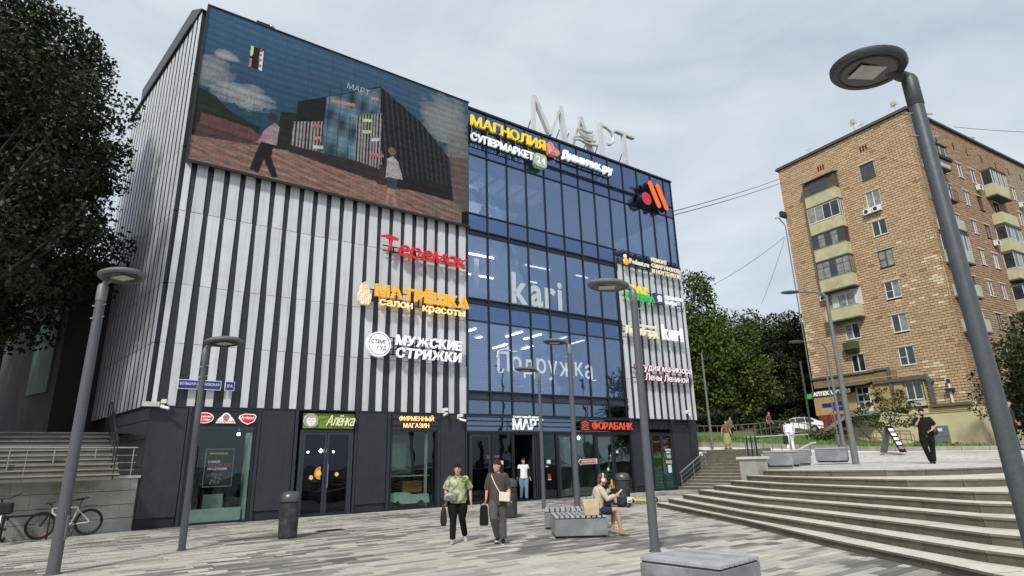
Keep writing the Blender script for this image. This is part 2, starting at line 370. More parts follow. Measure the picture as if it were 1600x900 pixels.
lq(b, 1.4, 8.5, -.3, .20, 18.34, 19.15); lq(b, 8.5, 10.25, -.3, .2, 18.34, 18.5); b.build('parapet', mat('parapet_grey', (.07, .075, .08), .5, .3, .1, 3), P)
b = MB(); lq(b, 1.2, 10.3, .19, .24, 18.26, 18.345); b.build('parapet_edge', M_dark2, P)
# lower tiled wall on the flank
for i, (z0, z1) in enumerate(((0, .9), (.92, 1.75), (1.77, 2.58), (2.60, 3.15), (3.17, 3.55))):
    for k in range(9):
        bb = MB(); lq(bb, .05 + 1.13 * k, 1.16 + 1.13 * k, -.2, -.04 + random.uniform(0, .006), z0, z1); bb.build('wall_tile', mat('dark_flank_tile', (.020, .021, .020), .5, 0, .3, 1.5) if i == 0 and k == 0 else D.materials['dark_flank_tile'], P)
b = MB(); lq(b, .03, 10.2, -.4, -.15, 0, 3.56); b.build('wall', mat('tile_joint_grey', (.22, .22, .2), .8), P)

# ---- glass front
xs = [11.46, 12.59, 13.775, 14.965, 16.155, 17.355, 18.555, 19.72, 20.915, 22.11, 23.335, 24.54, 25.75, 26.42]
rows = [(3.60, 4.20, 'l'), (4.56, 7.64, 'g'), (7.64, 8.43, 's'), (8.66, 11.72, 'g'), (11.94, 12.74, 's'), (12.74, 15.80, 'g'), (15.80, 16.52, 's'), (16.52, 18.24, 's')]
for i in range(13):
    for z0, z1, kd in rows:
        x0, x1 = xs[i], xs[i + 1]
        if i >= 8:
            if z1 < 12.7: continue
            if kd == 'g': z0 = 12.56
        if z1 > 18.2: z1 = 18.24
        MB().box(x0 + .02, x1 - .02, 0, .018, z0 + .02, z1 - .02).build('glass_pane', {'l': M_glassl, 'g': M_glass, 's': M_spand}[kd], P)
for i, x in enumerate(xs):
    z0 = 3.58 if i <= 8 else 12.52
    MB().box(x - .032, x + .032, -.05, .10, z0, 18.28).build('mullion', M_fr, P)
for z in (3.58, 4.20, 4.56, 7.64, 8.43, 8.66, 11.72, 11.94): MB().box(11.43, 21.10, -.055, .105, z - .028, z + .028).build('transom', M_fr, P)
MB().box(11.43, 21.12, -.056, .105, 12.74 - .028, 12.768).build('transom', M_fr, P)
for z in (15.80, 16.52): MB().box(11.43, 26.45, -.057, .106, z - .025, z + .025).build('transom', M_fr, P)
MB().box(20.95, 26.48, -.07, .12, 12.42, 12.58).build('transom', M_fr, P)
b = MB()
for z0, z1 in ((4.21, 4.55), (8.44, 8.65), (11.73, 11.93)): b.box(11.45, 21.08, .03, .3, z0, z1)
b.build('floor_band', mat('floor_band_louvre', (.035, .05, .075), .5, .2, .3, 20), P)
MB().box(11.40, 26.50, -.09, .35, 18.24, 18.34).build('roof_edge', M_dark2, P)
b = MB(); b.box(-.03, 11.44, -.02, .4, 18.2, 18.34); b.build('roof_edge', M_dark2, P)
# floors, ceilings and inner walls behind the glass
b = MB()
for z0, z1 in ((4.15, 4.50), (8.05, 8.62), (12.2, 12.62)): b.box(11.45, 26.1 if z0 > 12 else 21.0, .32, 9.5, z0, z1)
b.build('floor', M_floor, P)
b = MB()
b.box(11.45, 21.0, .35, 9.5, 7.78, 8.04); b.box(11.45, 21.0, .35, 9.5, 11.66, 11.9)
b.box(11.45, 26.1, .3, 1.3, 15.72, 15.85); b.box(18.2, 26.1, 1.3, 9.5, 15.72, 15.85); b.box(11.45, 18.2, 3.2, 4.4, 15.72, 15.85); b.box(11.45, 18.2, 7.7, 9.5, 15.72, 15.85)
for k in range(7): b.box(12.2 + k * .95, 12.35 + k * .95, 1.3, 3.2, 15.74, 15.84)
b.build('ceiling', M_ceil, P)
b = MB(); b.box(18.15, 18.35, 1.3, 7.6, 15.85, 18.05); b.box(11.45, 18.3, 7.6, 7.75, 15.85, 18.05); b.box(11.45, 18.2, 1.2, 1.3, 15.85, 18.05); b.build('skylight_shaft', M_intw, P)
b = MB(); b.box(20.95, 21.1, .3, 9.5, 4.4, 12.3); b.box(11.42, 11.5, .4, 9.5, 4.4, 18); b.build('inner_wall', M_intw, P)
b = MB(); b.box(11.6, 12.9, 3.4, 3.6, 4.52, 7.7); b.box(16.8, 17.4, 4.0, 4.6, 4.52, 7.7); b.box(19.6, 19.75, 1.0, 1.9, 4.52, 7.6); b.box(13.4, 13.7, 2.5, 2.8, 8.64, 11.6)
b.box(18.1, 19.4, 3.2, 3.3, 9.9, 11.4); b.box(13.6, 13.9, 4, 4.3, 12.6, 15.7); b.box(21, 21.3, 3, 3.3, 12.6, 15.7); b.build('inner_wall', M_intw, P)
MB().box(11.55, 12.75, .55, .6, 4.56, 7.0).build('inner_wall', M_intw, P); MB().box(12.95, 13.3, .7, .75, 4.56, 6.6).build('inner_wall', M_intw, P); MB().box(20.3, 20.85, .5, .54, 4.6, 7.1).build('green_poster', mat('pale_green_poster', (.25, .5, .16), .6), P)
b = MB()
for (x, z, w_) in ((13.2, 8.7, .9), (15.3, 8.7, 1.2), (17.4, 8.7, 1.0), (19.2, 8.7, .9), (12.4, 4.6, .8), (14.8, 4.6, 1.3), (17.8, 4.6, 1.1), (19.6, 4.6, .7)):
    for q in range(4): b.box(x, x + w_, 2.2, 2.6, z + .35 * q, z + .35 * q + .22, q % 3)
b.build('shelf', [M_intw, mat('shelf_goods_red', (.3, .05, .05), .6), mat('shelf_goods_blue', (.06, .10, .25), .6)], P)
# light strips on the ceilings
for (x0, y0, x1, y1, z) in ((12.9, 2.1, 14.3, 2.1, 11.60), (16.4, 2.1, 18.0, 2.1, 11.6), (20.0, 2.1, 20.8, 2.1, 11.6), (14.6, 5, 16.2, 5, 11.6), (18.4, 4.4, 19.2, 4.4, 11.6), (12.2, 6, 13.6, 6, 11.6),
                            (15.4, 1.3, 15.4, 2.6, 7.72), (16.6, 1.3, 16.6, 2.7, 7.72), (18.2, 1.2, 18.2, 2.7, 7.72), (19.6, 1.4, 19.6, 2.6, 7.72), (14.3, 3.3, 14.3, 4.7, 7.72), (16.6, 4.3, 16.6, 5.6, 7.72), (18.2, 4.1, 18.2, 5.5, 7.72), (13.0, 1.8, 13.0, 3.0, 7.72)):
    MB().box(min(x0, x1) - .035, max(x0, x1) + .035, min(y0, y1) - .035, max(y0, y1) + .035, z, z + .05).build('light_strip', M_strip, P)
# ---- ground floor of the front
GF = [('p', .0, 1.05), ('p', 3.28, 4.40), ('p', 6.69, 7.87), ('p', 10.18, 11.34), ('p', 21.30, 22.30), ('p', 24.50, 25.74), ('p', 25.78, 26.42)]
for _, x0, x1 in GF:
    zt = 3.55 if x0 < 20 or x0 > 25.75 else 3.1
    MB().box(x0 + .01, x1 - .01, 0, .10, .29, zt).build('wall_panel', M_dark, P)
    MB().box(x0 + .01, x1 - .01, .05, .14, .0, .275).build('plinth', M_dark2, P)
for x0, x1 in ((1.06, 1.15), (3.16, 3.27), (4.41, 4.52), (6.59, 6.68), (7.88, 8.0), (10.03, 10.17), (11.35, 11.42), (21.12, 21.29), (22.31, 22.47), (24.31, 24.49)):
    MB().box(x0 + .004, x1 - .004, -.03, .16, 0, 3.56).build('pilaster', M_dark, P)
b = MB(); b.box(0, 11.42, .15, .30, 3.50, 3.6); b.box(21.1, 26.42, .13, .3, 3.08, 3.6); b.box(0, 1.1, .15, .35, 0, 3.5); b.box(3.2, 4.5, .15, .35, 0, 3.5); b.box(6.6, 8.0, .15, .35, 0, 3.5); b.box(10.05, 11.4, .16, .35, 0, 3.5); b.box(21.2, 22.4, .15, .35, 0, 3.1); b.box(24.4, 26.42, .15, .35, 0, 3.1)
b.box(26.2, 26.42, .36, 9.5, 0, 3.6)
b.build('wall', M_dark2, P)
MB().box(.0, 11.42, -.02, .14, 3.555, 3.60).build('cornice', M_dark2, P); MB().box(21.12, 26.44, -.02, .12, 3.555, 3.605).build('cornice', M_dark2, P)
# rooms behind the shop windows
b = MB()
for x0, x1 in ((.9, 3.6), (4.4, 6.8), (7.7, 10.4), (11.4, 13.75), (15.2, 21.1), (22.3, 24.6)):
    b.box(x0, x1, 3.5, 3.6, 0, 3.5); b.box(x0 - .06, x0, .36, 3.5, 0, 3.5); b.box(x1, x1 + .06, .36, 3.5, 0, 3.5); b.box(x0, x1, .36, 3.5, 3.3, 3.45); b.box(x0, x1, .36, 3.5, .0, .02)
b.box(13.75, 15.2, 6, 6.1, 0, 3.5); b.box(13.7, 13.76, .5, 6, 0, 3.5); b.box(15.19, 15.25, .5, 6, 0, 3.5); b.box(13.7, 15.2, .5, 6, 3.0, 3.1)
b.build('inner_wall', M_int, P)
def frame(x0, x1, z0, z1, w, y0=-.02, y1=.1, name='window_frame', m=M_fr, parent=P):
    b = MB(); b.box(x0, x0 + w, y0, y1, z0, z1); b.box(x1 - w, x1, y0, y1, z0, z1); b.box(x0 + w, x1 - w, y0, y1, z0, z0 + w); b.box(x0 + w, x1 - w, y0, y1, z1 - w, z1)
    return b.build(name, m, parent)
# window 1
f = frame(1.16, 3.15, 0, 3.54, .07, name='shop_window'); MB().box(1.23, 3.08, .02, .035, .08, 2.88).build('pane', M_glassc, f); MB().box(1.16, 3.15, -.01, .09, 2.88, 2.97).build('transom', M_frl, f)
MB().box(1.23, 3.08, .0, .03, 2.98, 3.47).build('fascia', M_dark2, f)
b = MB(); b.box(1.40, 2.92, .12, .5, .06, .44); b.box(3.0, 3.06, .1, .8, 0, 2.8); b.build('window_sill_box', mat('pale_green_sill', (.52, .58, .52), .5), P)
MB().box(1.9, 2.5, .9, 1.3, .1, .85).build('display_counter', M_intw, P)
pc = Pic(.86, 1.18, 60, 80, (.012, .013, .012)); pc.poly([(0, 0), (.86, 0), (.86, 1.18), (0, 1.18)], (.35, .36, .35)); pc.poly([(.02, .02), (.84, .02), (.84, 1.16), (.02, 1.16)], (.008, .01, .009))
for i in range(26): pc.circ(.2 + .16 * cos(i * 2.4) * (i % 5) / 3 + .15, .25 + .14 * sin(i * 1.7), .035, ((.22, .14, .03), (.08, .1, .03), (.3, .28, .2), (.2, .06, .02))[i % 4])
po = pc.build('poster', M_pic, P, 1.70, .075, 1.10); po2 = P
text(P, 'ПЕРВАЯ КОНДИТЕРСКАЯ', 1.83, 2.10, .52, .05, .068, .004, M_lyellow, each=False, name='poster_lettering')
text(P, 'САМАЯ', 1.80, 1.84, .34, .07, .068, .004, M_lwhite, each=False, name='poster_lettering')
text(P, 'СВЕЖАЯ', 1.80, 1.72, .66, .09, .068, .004, M_lred, each=False, name='poster_lettering')
text(P, 'ПРОДУКЦИЯ', 1.80, 1.62, .56, .07, .068, .004, M_lwhite, each=False, name='poster_lettering')
MB().box(2.68, 2.76, .5, .58, 2.72, 2.8).build('spot_light', M_strip, P); MB().box(1.36, 1.43, .5, .58, 2.70, 2.78).build('spot_light', M_strip, P)
# door bay
f = frame(4.62, 6.54, 0, 2.90, .09, name='shop_door', m=M_frl)
def leaf(par, x0, x1, z0, z1, y=.0, m=M_glassd, hx=None):
    lf = frame(x0, x1, z0, z1, .075, y - .02, y + .04, 'door_leaf', M_frl, par); MB().box(x0 + .075, x1 - .075, y, y + .012, z0 + .075, z1 - .075).build('door_glass', m, lf)
    if hx is not None: MB().tube([(hx, y - .03, .9), (hx, y - .09, .92), (hx, y - .09, 1.7), (hx, y - .03, 1.72)], .014, 8).build('handle', M_steel, lf, True)
    return lf
leaf(f, 4.72, 5.56, .02, 2.80); leaf(f, 5.58, 6.44, .02, 2.80, hx=5.64)
MB().lathe([(.001, -.001), (.20, -.001), (.20, .001), (.001, .001)], 0, 0, 24)
def disc(x, z, r, y, m, name='sticker', par=P, th=.004, sx=1):
    return MB().prism([(x + r * sx * cos(2 * PI * k / 24), z + r * sin(2 * PI * k / 24)) for k in range(24)], y - th, y, 'y').build(name, m, par)
M_or = mat('orange_sticker', (.7, .22, .05), .5, emit=(.7, .22, .05), estr=.1); M_ye = mat('yellow_sticker', (.8, .6, .08), .5)
b = MB(); b.prism([(5.40 + .22 * cos(a), 1.42 + .22 * sin(a)) for a in [PI / 2 + PI * k / 14 for k in range(15)]], -.035, -.031, 'y'); b.build('sticker', M_or, P)
disc(5.33, 1.41, .10, -.037, M_ye); disc(5.08, 1.28, .075, -.035, M_ye); disc(5.98, 1.36, .07, -.035, M_ye)
MB().prism([(5.44, 2.10), (5.52, 2.18), (5.44, 2.26), (5.36, 2.18)], .2, .21, 'y').build('spot_light', M_strip, P)
disc(5.02, 2.14, .04, .3, M_strip, 'spot_light'); disc(5.93, 2.14, .04, .3, M_strip, 'spot_light')
b = MB()
for z in (.7, 1.1, 1.5, 1.9, 2.3):
    b.box(4.6, 6.7, 3.0, 3.4, z, z + .03)
    for k in range(12): b.box(4.65 + k * .17, 4.77 + k * .17, 3.05, 3.3, z + .03, z + random.uniform(.12, .3), 1 + random.randrange(3))
for z in (.7, 1.1, 1.5, 1.9):
    b.box(1.1, 3.4, 2.9, 3.3, z, z + .03)
    for k in range(13): b.box(1.15 + k * .17, 1.27 + k * .17, 2.95, 3.2, z + .03, z + random.uniform(.12, .3), 1 + random.randrange(3))
b.build('shelf', [M_int, mat('goods_a', (.12, .05, .03), .6), mat('goods_b', (.15, .14, .10), .6), mat('goods_c', (.04, .06, .10), .6)], P)
# window 3
f = frame(8.02, 10.02, 0, 3.54, .07, name='shop_window'); MB().box(8.09, 9.95, .02, .035, .08, 2.86).build('pane', M_glassc, f); MB().box(8.02, 10.02, -.01, .09, 2.86, 2.93).build('transom', M_frl, f)
b = MB(); b.box(8.1, 9.86, .3, 1.6, 1.18, 1.22); b.box(8.1, 9.9, 1.8, 1.9, 1.25, 2.8); b.box(9.62, 9.7, .2, .3, 0, 2.8); b.build('display_shelf', mat('pale_green_display', (.38, .45, .38), .6), P)
MB().box(8.55, 9.25, 1.2, 1.24, 1.42, 2.45).build('poster', mat('pale_poster', (.42, .48, .40), .6), P)
text(P, '50', 8.62, 2.05, .34, .22, 1.19, .004, mat('pale_text', (.6, .62, .55), .6), each=False, name='poster_lettering')
b = MB(); b.box(8.85, 9.7, .6, 1.0, .58, 1.0); b.build('orange_crate', mat('orange_crates', (.35, .14, .03), .6), P)
b = MB(); b.prism([(8.06, .25), (8.06, .5), (8.3, .62), (8.9, .6), (9.1, .5), (9.75, .52), (9.8, .2), (9.55, .2), (9.42, .34), (9.28, .2), (8.6, .2), (8.45, .34), (8.3, .2)], .15, .6, 'y'); b.build('toy_car_display', mat('pale_toy', (.55, .6, .56), .5), P)
b = MB()
for x in (8.22, 9.42): b.prism([(x + .13 * cos(2 * PI * k / 16), .17 + .13 * sin(2 * PI * k / 16)) for k in range(16)], .12, .62, 'y')
b.build('toy_wheels', M_black, P)
# entrance: louvres, fixed panes, doors
for z in (2.90, 3.12, 3.33, 3.50): MB().box(11.47, 21.10, -.06, -.02, z - .018, z + .018).build('louvre_bar', M_frl, P)
b = MB(); b.box(11.45, 15.1, .1, .14, 2.88, 3.55); b.box(15.1, 21.1, .1, .14, 2.88, 3.55); b.build('lintel_glass', M_glassl, P)
MB().box(11.44, 21.12, -.04, .10, 2.82, 2.90).build('lintel', M_fr, P)
e = thing_part = None
def epart(name): o = link(D.objects.new(name, None)); o.parent = P; o.empty_display_size = .1; return o
f = frame(11.50, 12.62, 0, 2.82, .07, name='entrance_door'); leaf(f, 11.58, 12.54, .02, 2.74)
f = frame(12.64, 13.74, 0, 2.82, .05, name='entrance_window'); MB().box(12.69, 13.69, .03, .045, .05, 2.77).build('pane', M_glassd, f)
f = frame(13.76, 15.16, 0, 2.82, .06, name='entrance_door', y1=.6); lf = leaf(f, 14.86, 15.09, .02, 2.74, .05)
f = frame(15.18, 16.22, 0, 2.82, .05, name='entrance_window'); MB().box(15.23, 16.17, .03, .045, .05, 2.77).build('pane', M_glassd, f)
f = frame(16.24, 17.24, 0, 2.82, .07, name='entrance_door'); leaf(f, 16.32, 17.16, .02, 2.74, m=M_glassc)
f = frame(17.26, 18.62, 0, 2.82, .05, name='entrance_window'); MB().box(17.31, 18.57, .03, .045, .05, 2.77).build('pane', M_glassc, f)
f = frame(18.64, 19.86, 0, 2.82, .08, name='entrance_door'); leaf(f, 18.73, 19.77, .02, 2.73, m=M_glassc)
f = frame(19.88, 21.10, 0, 2.82, .05, name='entrance_window'); MB().box(19.93, 21.05, .03, .045, .05, 2.77).build('pane', M_glassc, f)
MB().tube([(16.42, -.03, .9), (16.42, -.08, .92), (16.42, -.08, 1.2), (16.42, -.03, 1.22)], .014, 8).build('door_handle', M_black, P, True)
b = MB(); M_grn = mat('green_interior', (.07, .12, .09), .6, 0, .5, 1.2)
b.box(16.3, 21.0, 1.6, 1.7, .0, 3.0); b.box(19.3, 20.6, 1.0, 1.4, 0, 1.1); b.build('inner_partition', M_grn, P)
b = MB()
for k in range(6): b.box(19.4, 20.95, .9, .93, .15 + k * .17, .24 + k * .17)
b.add([(17.6, .8, .4), (17.75, .8, .4), (18.6, .8, 2.7), (18.45, .8, 2.7)], [(0, 1, 2, 3)]); b.add([(19.95, .8, .8), (20.08, .8, .8), (20.95, .8, 2.8), (20.8, .8, 2.8)], [(0, 1, 2, 3)])
b.build('film_strips', mat('pale_green_film', (.25, .38, .28), .5), P)
# little notices on the entrance glass
M_nw = mat('white_notice', (.7, .7, .68), .6); M_nr = mat('red_notice', (.45, .03, .03), .6); M_ng = mat('green_notice', (.25, .5, .1), .6)
def rect(x0, x1, z0, z1, m, name='notice', y=-.008, par=P): return MB().box(x0, x1, y - .003, y, z0, z1).build(name, m, par)
rect(13.02, 13.24, 1.42, 1.68, M_nw, y=.028); rect(13.04, 13.24, 1.20, 1.36, M_black, y=.028); rect(13.04, 13.24, 1.02, 1.1, M_nr, y=.028); disc(13.14, .84, .10, .027, M_nw, 'notice'); disc(13.36, .84, .10, .027, M_nw, 'notice'); disc(13.42, 1.04, .06, .027, M_ng, 'notice')
text(P, '20', 12.36, 1.78, .14, .12, -.022, .003, mat('grey_film', (.25, .27, .28), .6), each=False, name='glass_lettering'); text(P, 'АНО', 12.80, 1.8, .24, .10, .027, .003, D.materials['grey_film'], each=False, name='glass_lettering')
rect(15.62, 15.84, 1.50, 1.66, M_nw, y=.028); rect(15.55, 15.7, 1.36, 1.40, M_nw, y=.028); rect(15.66, 15.82, .86, 1.05, M_nr, y=.028); rect(15.66, 15.84, .80, .84, M_nw, y=.028)
rect(20.02, 20.18, 1.90, 2.02, M_nw, y=.028); rect(20.6, 20.68, 1.1, 1.2, M_black, y=.028); disc(19.36, 1.16, .075, -.022, mat('pale_yellow_sticker', (.7, .7, .3), .6)); disc(19.56, 1.78, .03, -.022, M_nw)
disc(18.3, 2.66, .09, .8, M_strip, 'ceiling_lamp')
# double door on the right with coloured film
f = frame(22.50, 24.30, 0, 2.90, .08, name='shop_door', m=M_fr); 
for k, (x0, x1) in enumerate(((22.60, 23.38), (23.42, 24.2))):
    lf = frame(x0, x1, .02, 2.80, .07, -.02, .04, 'door_leaf', M_frl, f)
    pc = Pic(x1 - x0 - .14, 2.64, 30, 90, (.02, .16, .15))
    pc.put(pc.Z < .95, lambda x, z: np.stack([.03 + .02 * (np.sin(z * 40) > .7), .20 + .10 * (np.sin(z * 40) > .7), .17 + .09 * (np.sin(z * 40) > .7)], -1))
    pc.put(pc.Z >= .95, (.14, .26, .01)); pc.poly([(0, 1.6 + k * .25), (.3, 1.9), (.75, 1.7 + k * .2), (.75, 2.7), (0, 2.7)], (.25, .035, .01))
    pc.put((pc.Z > 1.0) & (pc.Z < 1.8) & (np.sin(pc.X * 33 + pc.Z * 7) > .4), (.10, .2, .01))
    pc.build('door_film', M_film, lf, x0 + .07, .02, .09); MB().box(x0 + .07, x1 - .07, .0, .01, .09, 2.73).build('door_glass', M_glassc, lf)
    MB().tube([(23.34 if k == 0 else 23.46, -.03, .8), (23.34 if k == 0 else 23.46, -.08, .82), (23.34 if k == 0 else 23.46, -.08, 1.6), (23.34 if k == 0 else 23.46, -.03, 1.62)], .014, 8).build('handle', M_steel, lf, True)
rect(23.62, 24.06, 1.98, 2.06, M_nw, y=-.001); rect(23.68, 24.0, 1.84, 1.92, M_nw, y=-.001)
text(P, '940', 23.70, 1.58, .30, .20, -.003, .003, M_nw, .02, each=False, name='glass_lettering'); text(P, '00:00', 23.62, 1.32, .44, .18, -.003, .003, M_nw, .02, each=False, name='glass_lettering')
rect(23.72, 24.0, .86, 1.24, M_nw, y=-.001)
b = MB()
for z in (3.14, 3.40): b.box(21.2, 25.85, -.14, -.11, z - .02, z + .02)
for x in (21.7, 23.2, 23.6, 25.2): b.box(x - .02, x + .02, -.11, 0, 3.10, 3.14); b.box(x - .015, x + .015, -.16, -.14, 2.98, 3.44)
b.build('sign_rail', M_black, P)
# top rails for the signs
b = MB()
for z, x0, x1 in ((17.13, 16.2, 21.0), (16.50, 16.1, 23.4)): b.tube([(x0, -.14, z), (x1, -.14, z)], .035, 6)
for x in xs[4:10]: b.box(x - .02, x + .02, -.12, .0, 16.48, 16.52)
b.build('sign_rail', M_fr, P)
# film lettering on the glass
M_filmw = mat('white_window_film', (.50, .56, .58), .7, 0, .03, 3)
text(P, 'kari', 13.90, 8.80, 3.10, 1.50, -.004, .004, M_filmw, .028, name='window_letter', gap=.07)
M_filmp = mat('pale_blue_film', (.55, .63, .72), .7, 0, .1, 3); M_filmo = mat('dark_film_outline', (.05, .07, .12), .7)
text(P, 'Подружка', 13.0, 5.52, 5.75, .88, -.004, .004, M_filmp, .012, name='window_letter', gap=.10, wave=.05)
b = MB()
b.tube([(12.98, -.008, 6.08), (13.12, -.008, 6.42), (13.5, -.008, 6.52), (13.9, -.008, 6.42), (14.1, -.008, 6.46)], .035, 6); b.tube([(13.0, -.008, 5.55), (13.08, -.008, 5.42), (13.25, -.008, 5.44), (13.35, -.008, 5.6)], .035, 6)
b.tube([(18.5, -.008, 5.6), (18.72, -.008, 5.36), (18.95, -.008, 5.42)], .03, 6); b.build('window_swash', M_filmp, P)
# seated guests and tables by the top windows
b = MB()
for x in (13.35, 14.9, 15.9): b.box(x - .5, x + .45, 1.0, 1.6, 13.25, 13.3); b.tube([(x, 1.3, 12.6), (x, 1.3, 13.25)], .03, 6)
b.build('cafe_table', mat('dark_table', (.05, .06, .08), .5), P)

# ---------------------------------------------------------------- LED screen
scr = thing('led_screen', 'huge LED advertising screen showing a building and walkers under a blue sky', 'screen', FW(0, .0, 12.0), RZ)
SWd, SHt = 11.46, 6.42
b = MB(); b.box(-.02, SWd, -.18, .05, -.02, SHt + .02); b.build('housing', M_black, scr)
b = MB(); b.box(-.04, SWd + .02, -.24, -.17, -.10, .0); b.box(-.04, SWd + .02, -.24, -.17, SHt, SHt + .05); b.box(-.04, .02, -.24, -.17, 0, SHt); b.build('frame', M_black, scr)
pc = Pic(SWd - .06, SHt, 460, 258)
sk = lambda x, z: np.stack([.006 + .016 * np.clip((z - 2.6) / 4, 0, 1) + .004 * (x / 11), .030 + .052 * np.clip((z - 1) / 6, 0, 1) - .002 * x / 11, .085 + .095 * np.clip((z - 2) / 5, 0, 1) - .004 * x], -1).clip(0, 1)
pc.put(np.ones(pc.X.shape, bool), sk)
rng = np.random.default_rng(3)
def fbm(X, Z, seed=0, sc=1.):
    r = np.random.default_rng(seed); o = np.zeros(X.shape)
    for k in range(6):
        f = 1.3 * 1.8 ** k * sc; a, b_, c_, d_ = r.uniform(-1, 1, 4) * f; p = r.uniform(0, 6, 2)
        o += (np.sin(X * a * 1.4 + Z * b_ + p[0] + np.sin(Z * c_ + p[1])) * np.cos(Z * f * .9 + X * c_ + p[1])) / 1.45 ** k
    return o / 2.2
n_ = fbm(pc.X, pc.Z, 5, 1.3) * .6 + fbm(pc.X * 2, pc.Z * 3, 15, 3.0) * .55
def cloud(cx, cz, rx, rz, col, thr=.0):
    m = (((pc.X - cx) / rx) ** 2 + ((pc.Z - cz) / rz) ** 2 + n_ * .75 < .9); w = np.clip(1.2 - ((pc.X - cx) / rx) ** 2 - ((pc.Z - cz) / rz) ** 2 - n_ * .6, 0, 1)[..., None] * m[..., None]
    pc.a[:] = pc.a * (1 - w * .8) + np.array(col) * w * .8
cloud(.78, 4.55, .45, .22, (.28, .26, .25)); cloud(.3, 3.75, .9, .7, (.20, .19, .19)); cloud(1.6, 3.1, 1.2, .55, (.26, .25, .25)); cloud(10.1, 5.1, 1.3, 1.5, (.20, .19, .18)); cloud(11, 3.4, 1.0, 1.4, (.15, .13, .12))
pc.poly([(0, 2.9), (.6, 2.75), (1.1, 2.3), (1.6, 2.15), (2.2, 2.0), (2.2, .5), (0, .5)], (.012, .018, .012))
pc.poly([(.2, 1.95), (1.9, 1.85), (2.4, 1.5), (2.4, .9), (.2, 1.2)], (.10, .035, .03)); pc.poly([(.1, 1.5), (2.2, 1.3), (2.6, .7), (.1, .8)], (.06, .03, .025))
pc.poly([(2.9, 2.9), (3.6, 3.1), (3.6, 1.2), (2.7, 1.0)], (.012, .016, .01))
pc.poly([(3.4, 1.0), (3.5, 3.6), (4.6, 4.2), (6.9, 5.6), (8.9, 4.5), (10.4, 3.1), (10.9, .9), (6, .9)], (.010, .011, .013))
pc.put((pc.X > 7.1) & (pc.X < 10.8) & (pc.Z > 1.2) & (np.sin(pc.X * 26 + pc.Z * 3) > .55) & (pc.a.sum(-1) < .06), (.03, .03, .03))
pc.poly([(4.5, 1.2), (4.62, 4.2), (6.93, 5.55), (6.95, 1.4)], lambda x, z: (np.array([[.05, .10, .14]]) * (1 + .45 * np.sin(z * 4.1 + 2 * x) + .25 * np.sin(x * 11 - z * 3))[:, None]).clip(0, 1))
for q in range(5): pc.poly([(4.7 + q * .45, 1.5), (4.72 + q * .45, 1.5), (4.74 + q * .47, 5), (4.72 + q * .47, 5)], (.01, .015, .02))
mS = (pc.poly([(3.33, 1.2), (3.42, 2.65), (4.55, 3.05), (4.45, 1.3)], (.02, .02, .02)) | pc.poly([(5.92, 1.45), (5.91, 3.8), (6.99, 4.3), (7.12, 1.6)], (.02, .02, .02)))
pc.put(mS & (np.sin(pc.X * 48) > -.1), (.24, .20, .19))
for (x, z, w_, c_) in ((4.1, 2.6, .35, (.45, .05, .05)), (4.2, 2.1, .32, (.55, .12, .06)), (6.2, 3.6, .4, (.3, .5, .1)), (6.2, 3.05, .4, (.4, .35, .1)), (6.6, 2.1, .6, (.4, .05, .06)), (4.8, 4.05, 1.0, (.45, .15, .05)), (6.5, 4.75, .35, (.5, .1, .08)), (4.2, 1.7, .4, (.4, .38, .36)), (6.6, 2.8, .35, (.4, .4, .4))): pc.poly([(x, z), (x + w_, z + .12), (x + w_, z + .26), (x, z + .14)], c_)
pc.poly([(0, 0), (0, .95), (3.4, 1.35), (8, .95), (10.8, 1.35), (11.4, .9), (11.4, 0)], lambda x, z: np.stack([.15 + .13 * (np.sin(x * 3 + z * 22 + 2 * np.sin(x * 1.3 + z)) > .2) - .05 * (x > 9), .075 + .035 * (np.sin(x * 9 + z * 34) > .3), .055 + .03 * (np.sin(x * 5 - z * 26) > .4)], -1).clip(0, 1))
pc.poly([(3.3, 1.3), (8, .9), (8.2, 1.5), (6, 1.7), (3.4, 1.6)], (.025, .018, .018)); pc.poly([(7.6, 1.0), (10.9, 1.0), (10.8, 1.7), (7.7, 1.6)], (.015, .012, .012))
pc.poly([(10.6, 1.0), (11.4, .4), (11.4, 3.4), (10.4, 3.2)], (.10, .06, .05)); pc.poly([(11.05, 0), (11.4, 0), (11.4, .7), (11.05, .6)], (.006, .006, .006))
# walkers in the picture
pc.poly([(2.15, .9), (2.0, .2), (2.3, .1), (2.45, .7), (2.8, .05), (3.0, .12), (2.7, .9), (2.75, 1.4), (2.3, 1.5)], (.012, .010, .012)); pc.poly([(2.2, 1.4), (2.35, 1.9), (2.7, 2.35), (2.9, 2.25), (2.85, 1.4)], (.26, .14, .15)); pc.circ(2.62, 2.55, .19, (.03, .02, .02)); pc.poly([(2.1, 1.35), (2.5, 1.8), (2.5, 1.65), (2.25, 1.3)], (.3, .1, .1))
pc.poly([(7.3, 1.3), (7.35, 2.2), (7.6, 2.4), (7.85, 2.2), (8.1, 1.4)], (.30, .24, .22)); pc.circ(7.55, 2.6, .18, (.15, .08, .05)); pc.poly([(7.35, .85), (7.4, 1.35), (7.85, 1.35), (7.8, .85)], (.02, .04, .07)); pc.poly([(7.42, .85), (7.3, .1), (7.42, .1), (7.58, .7), (7.72, .1), (7.84, .1), (7.75, .85)], (.3, .14, .08)); pc.poly([(6.95, .9), (7.0, 1.8), (7.25, 1.9), (7.3, .9)], (.04, .02, .02))
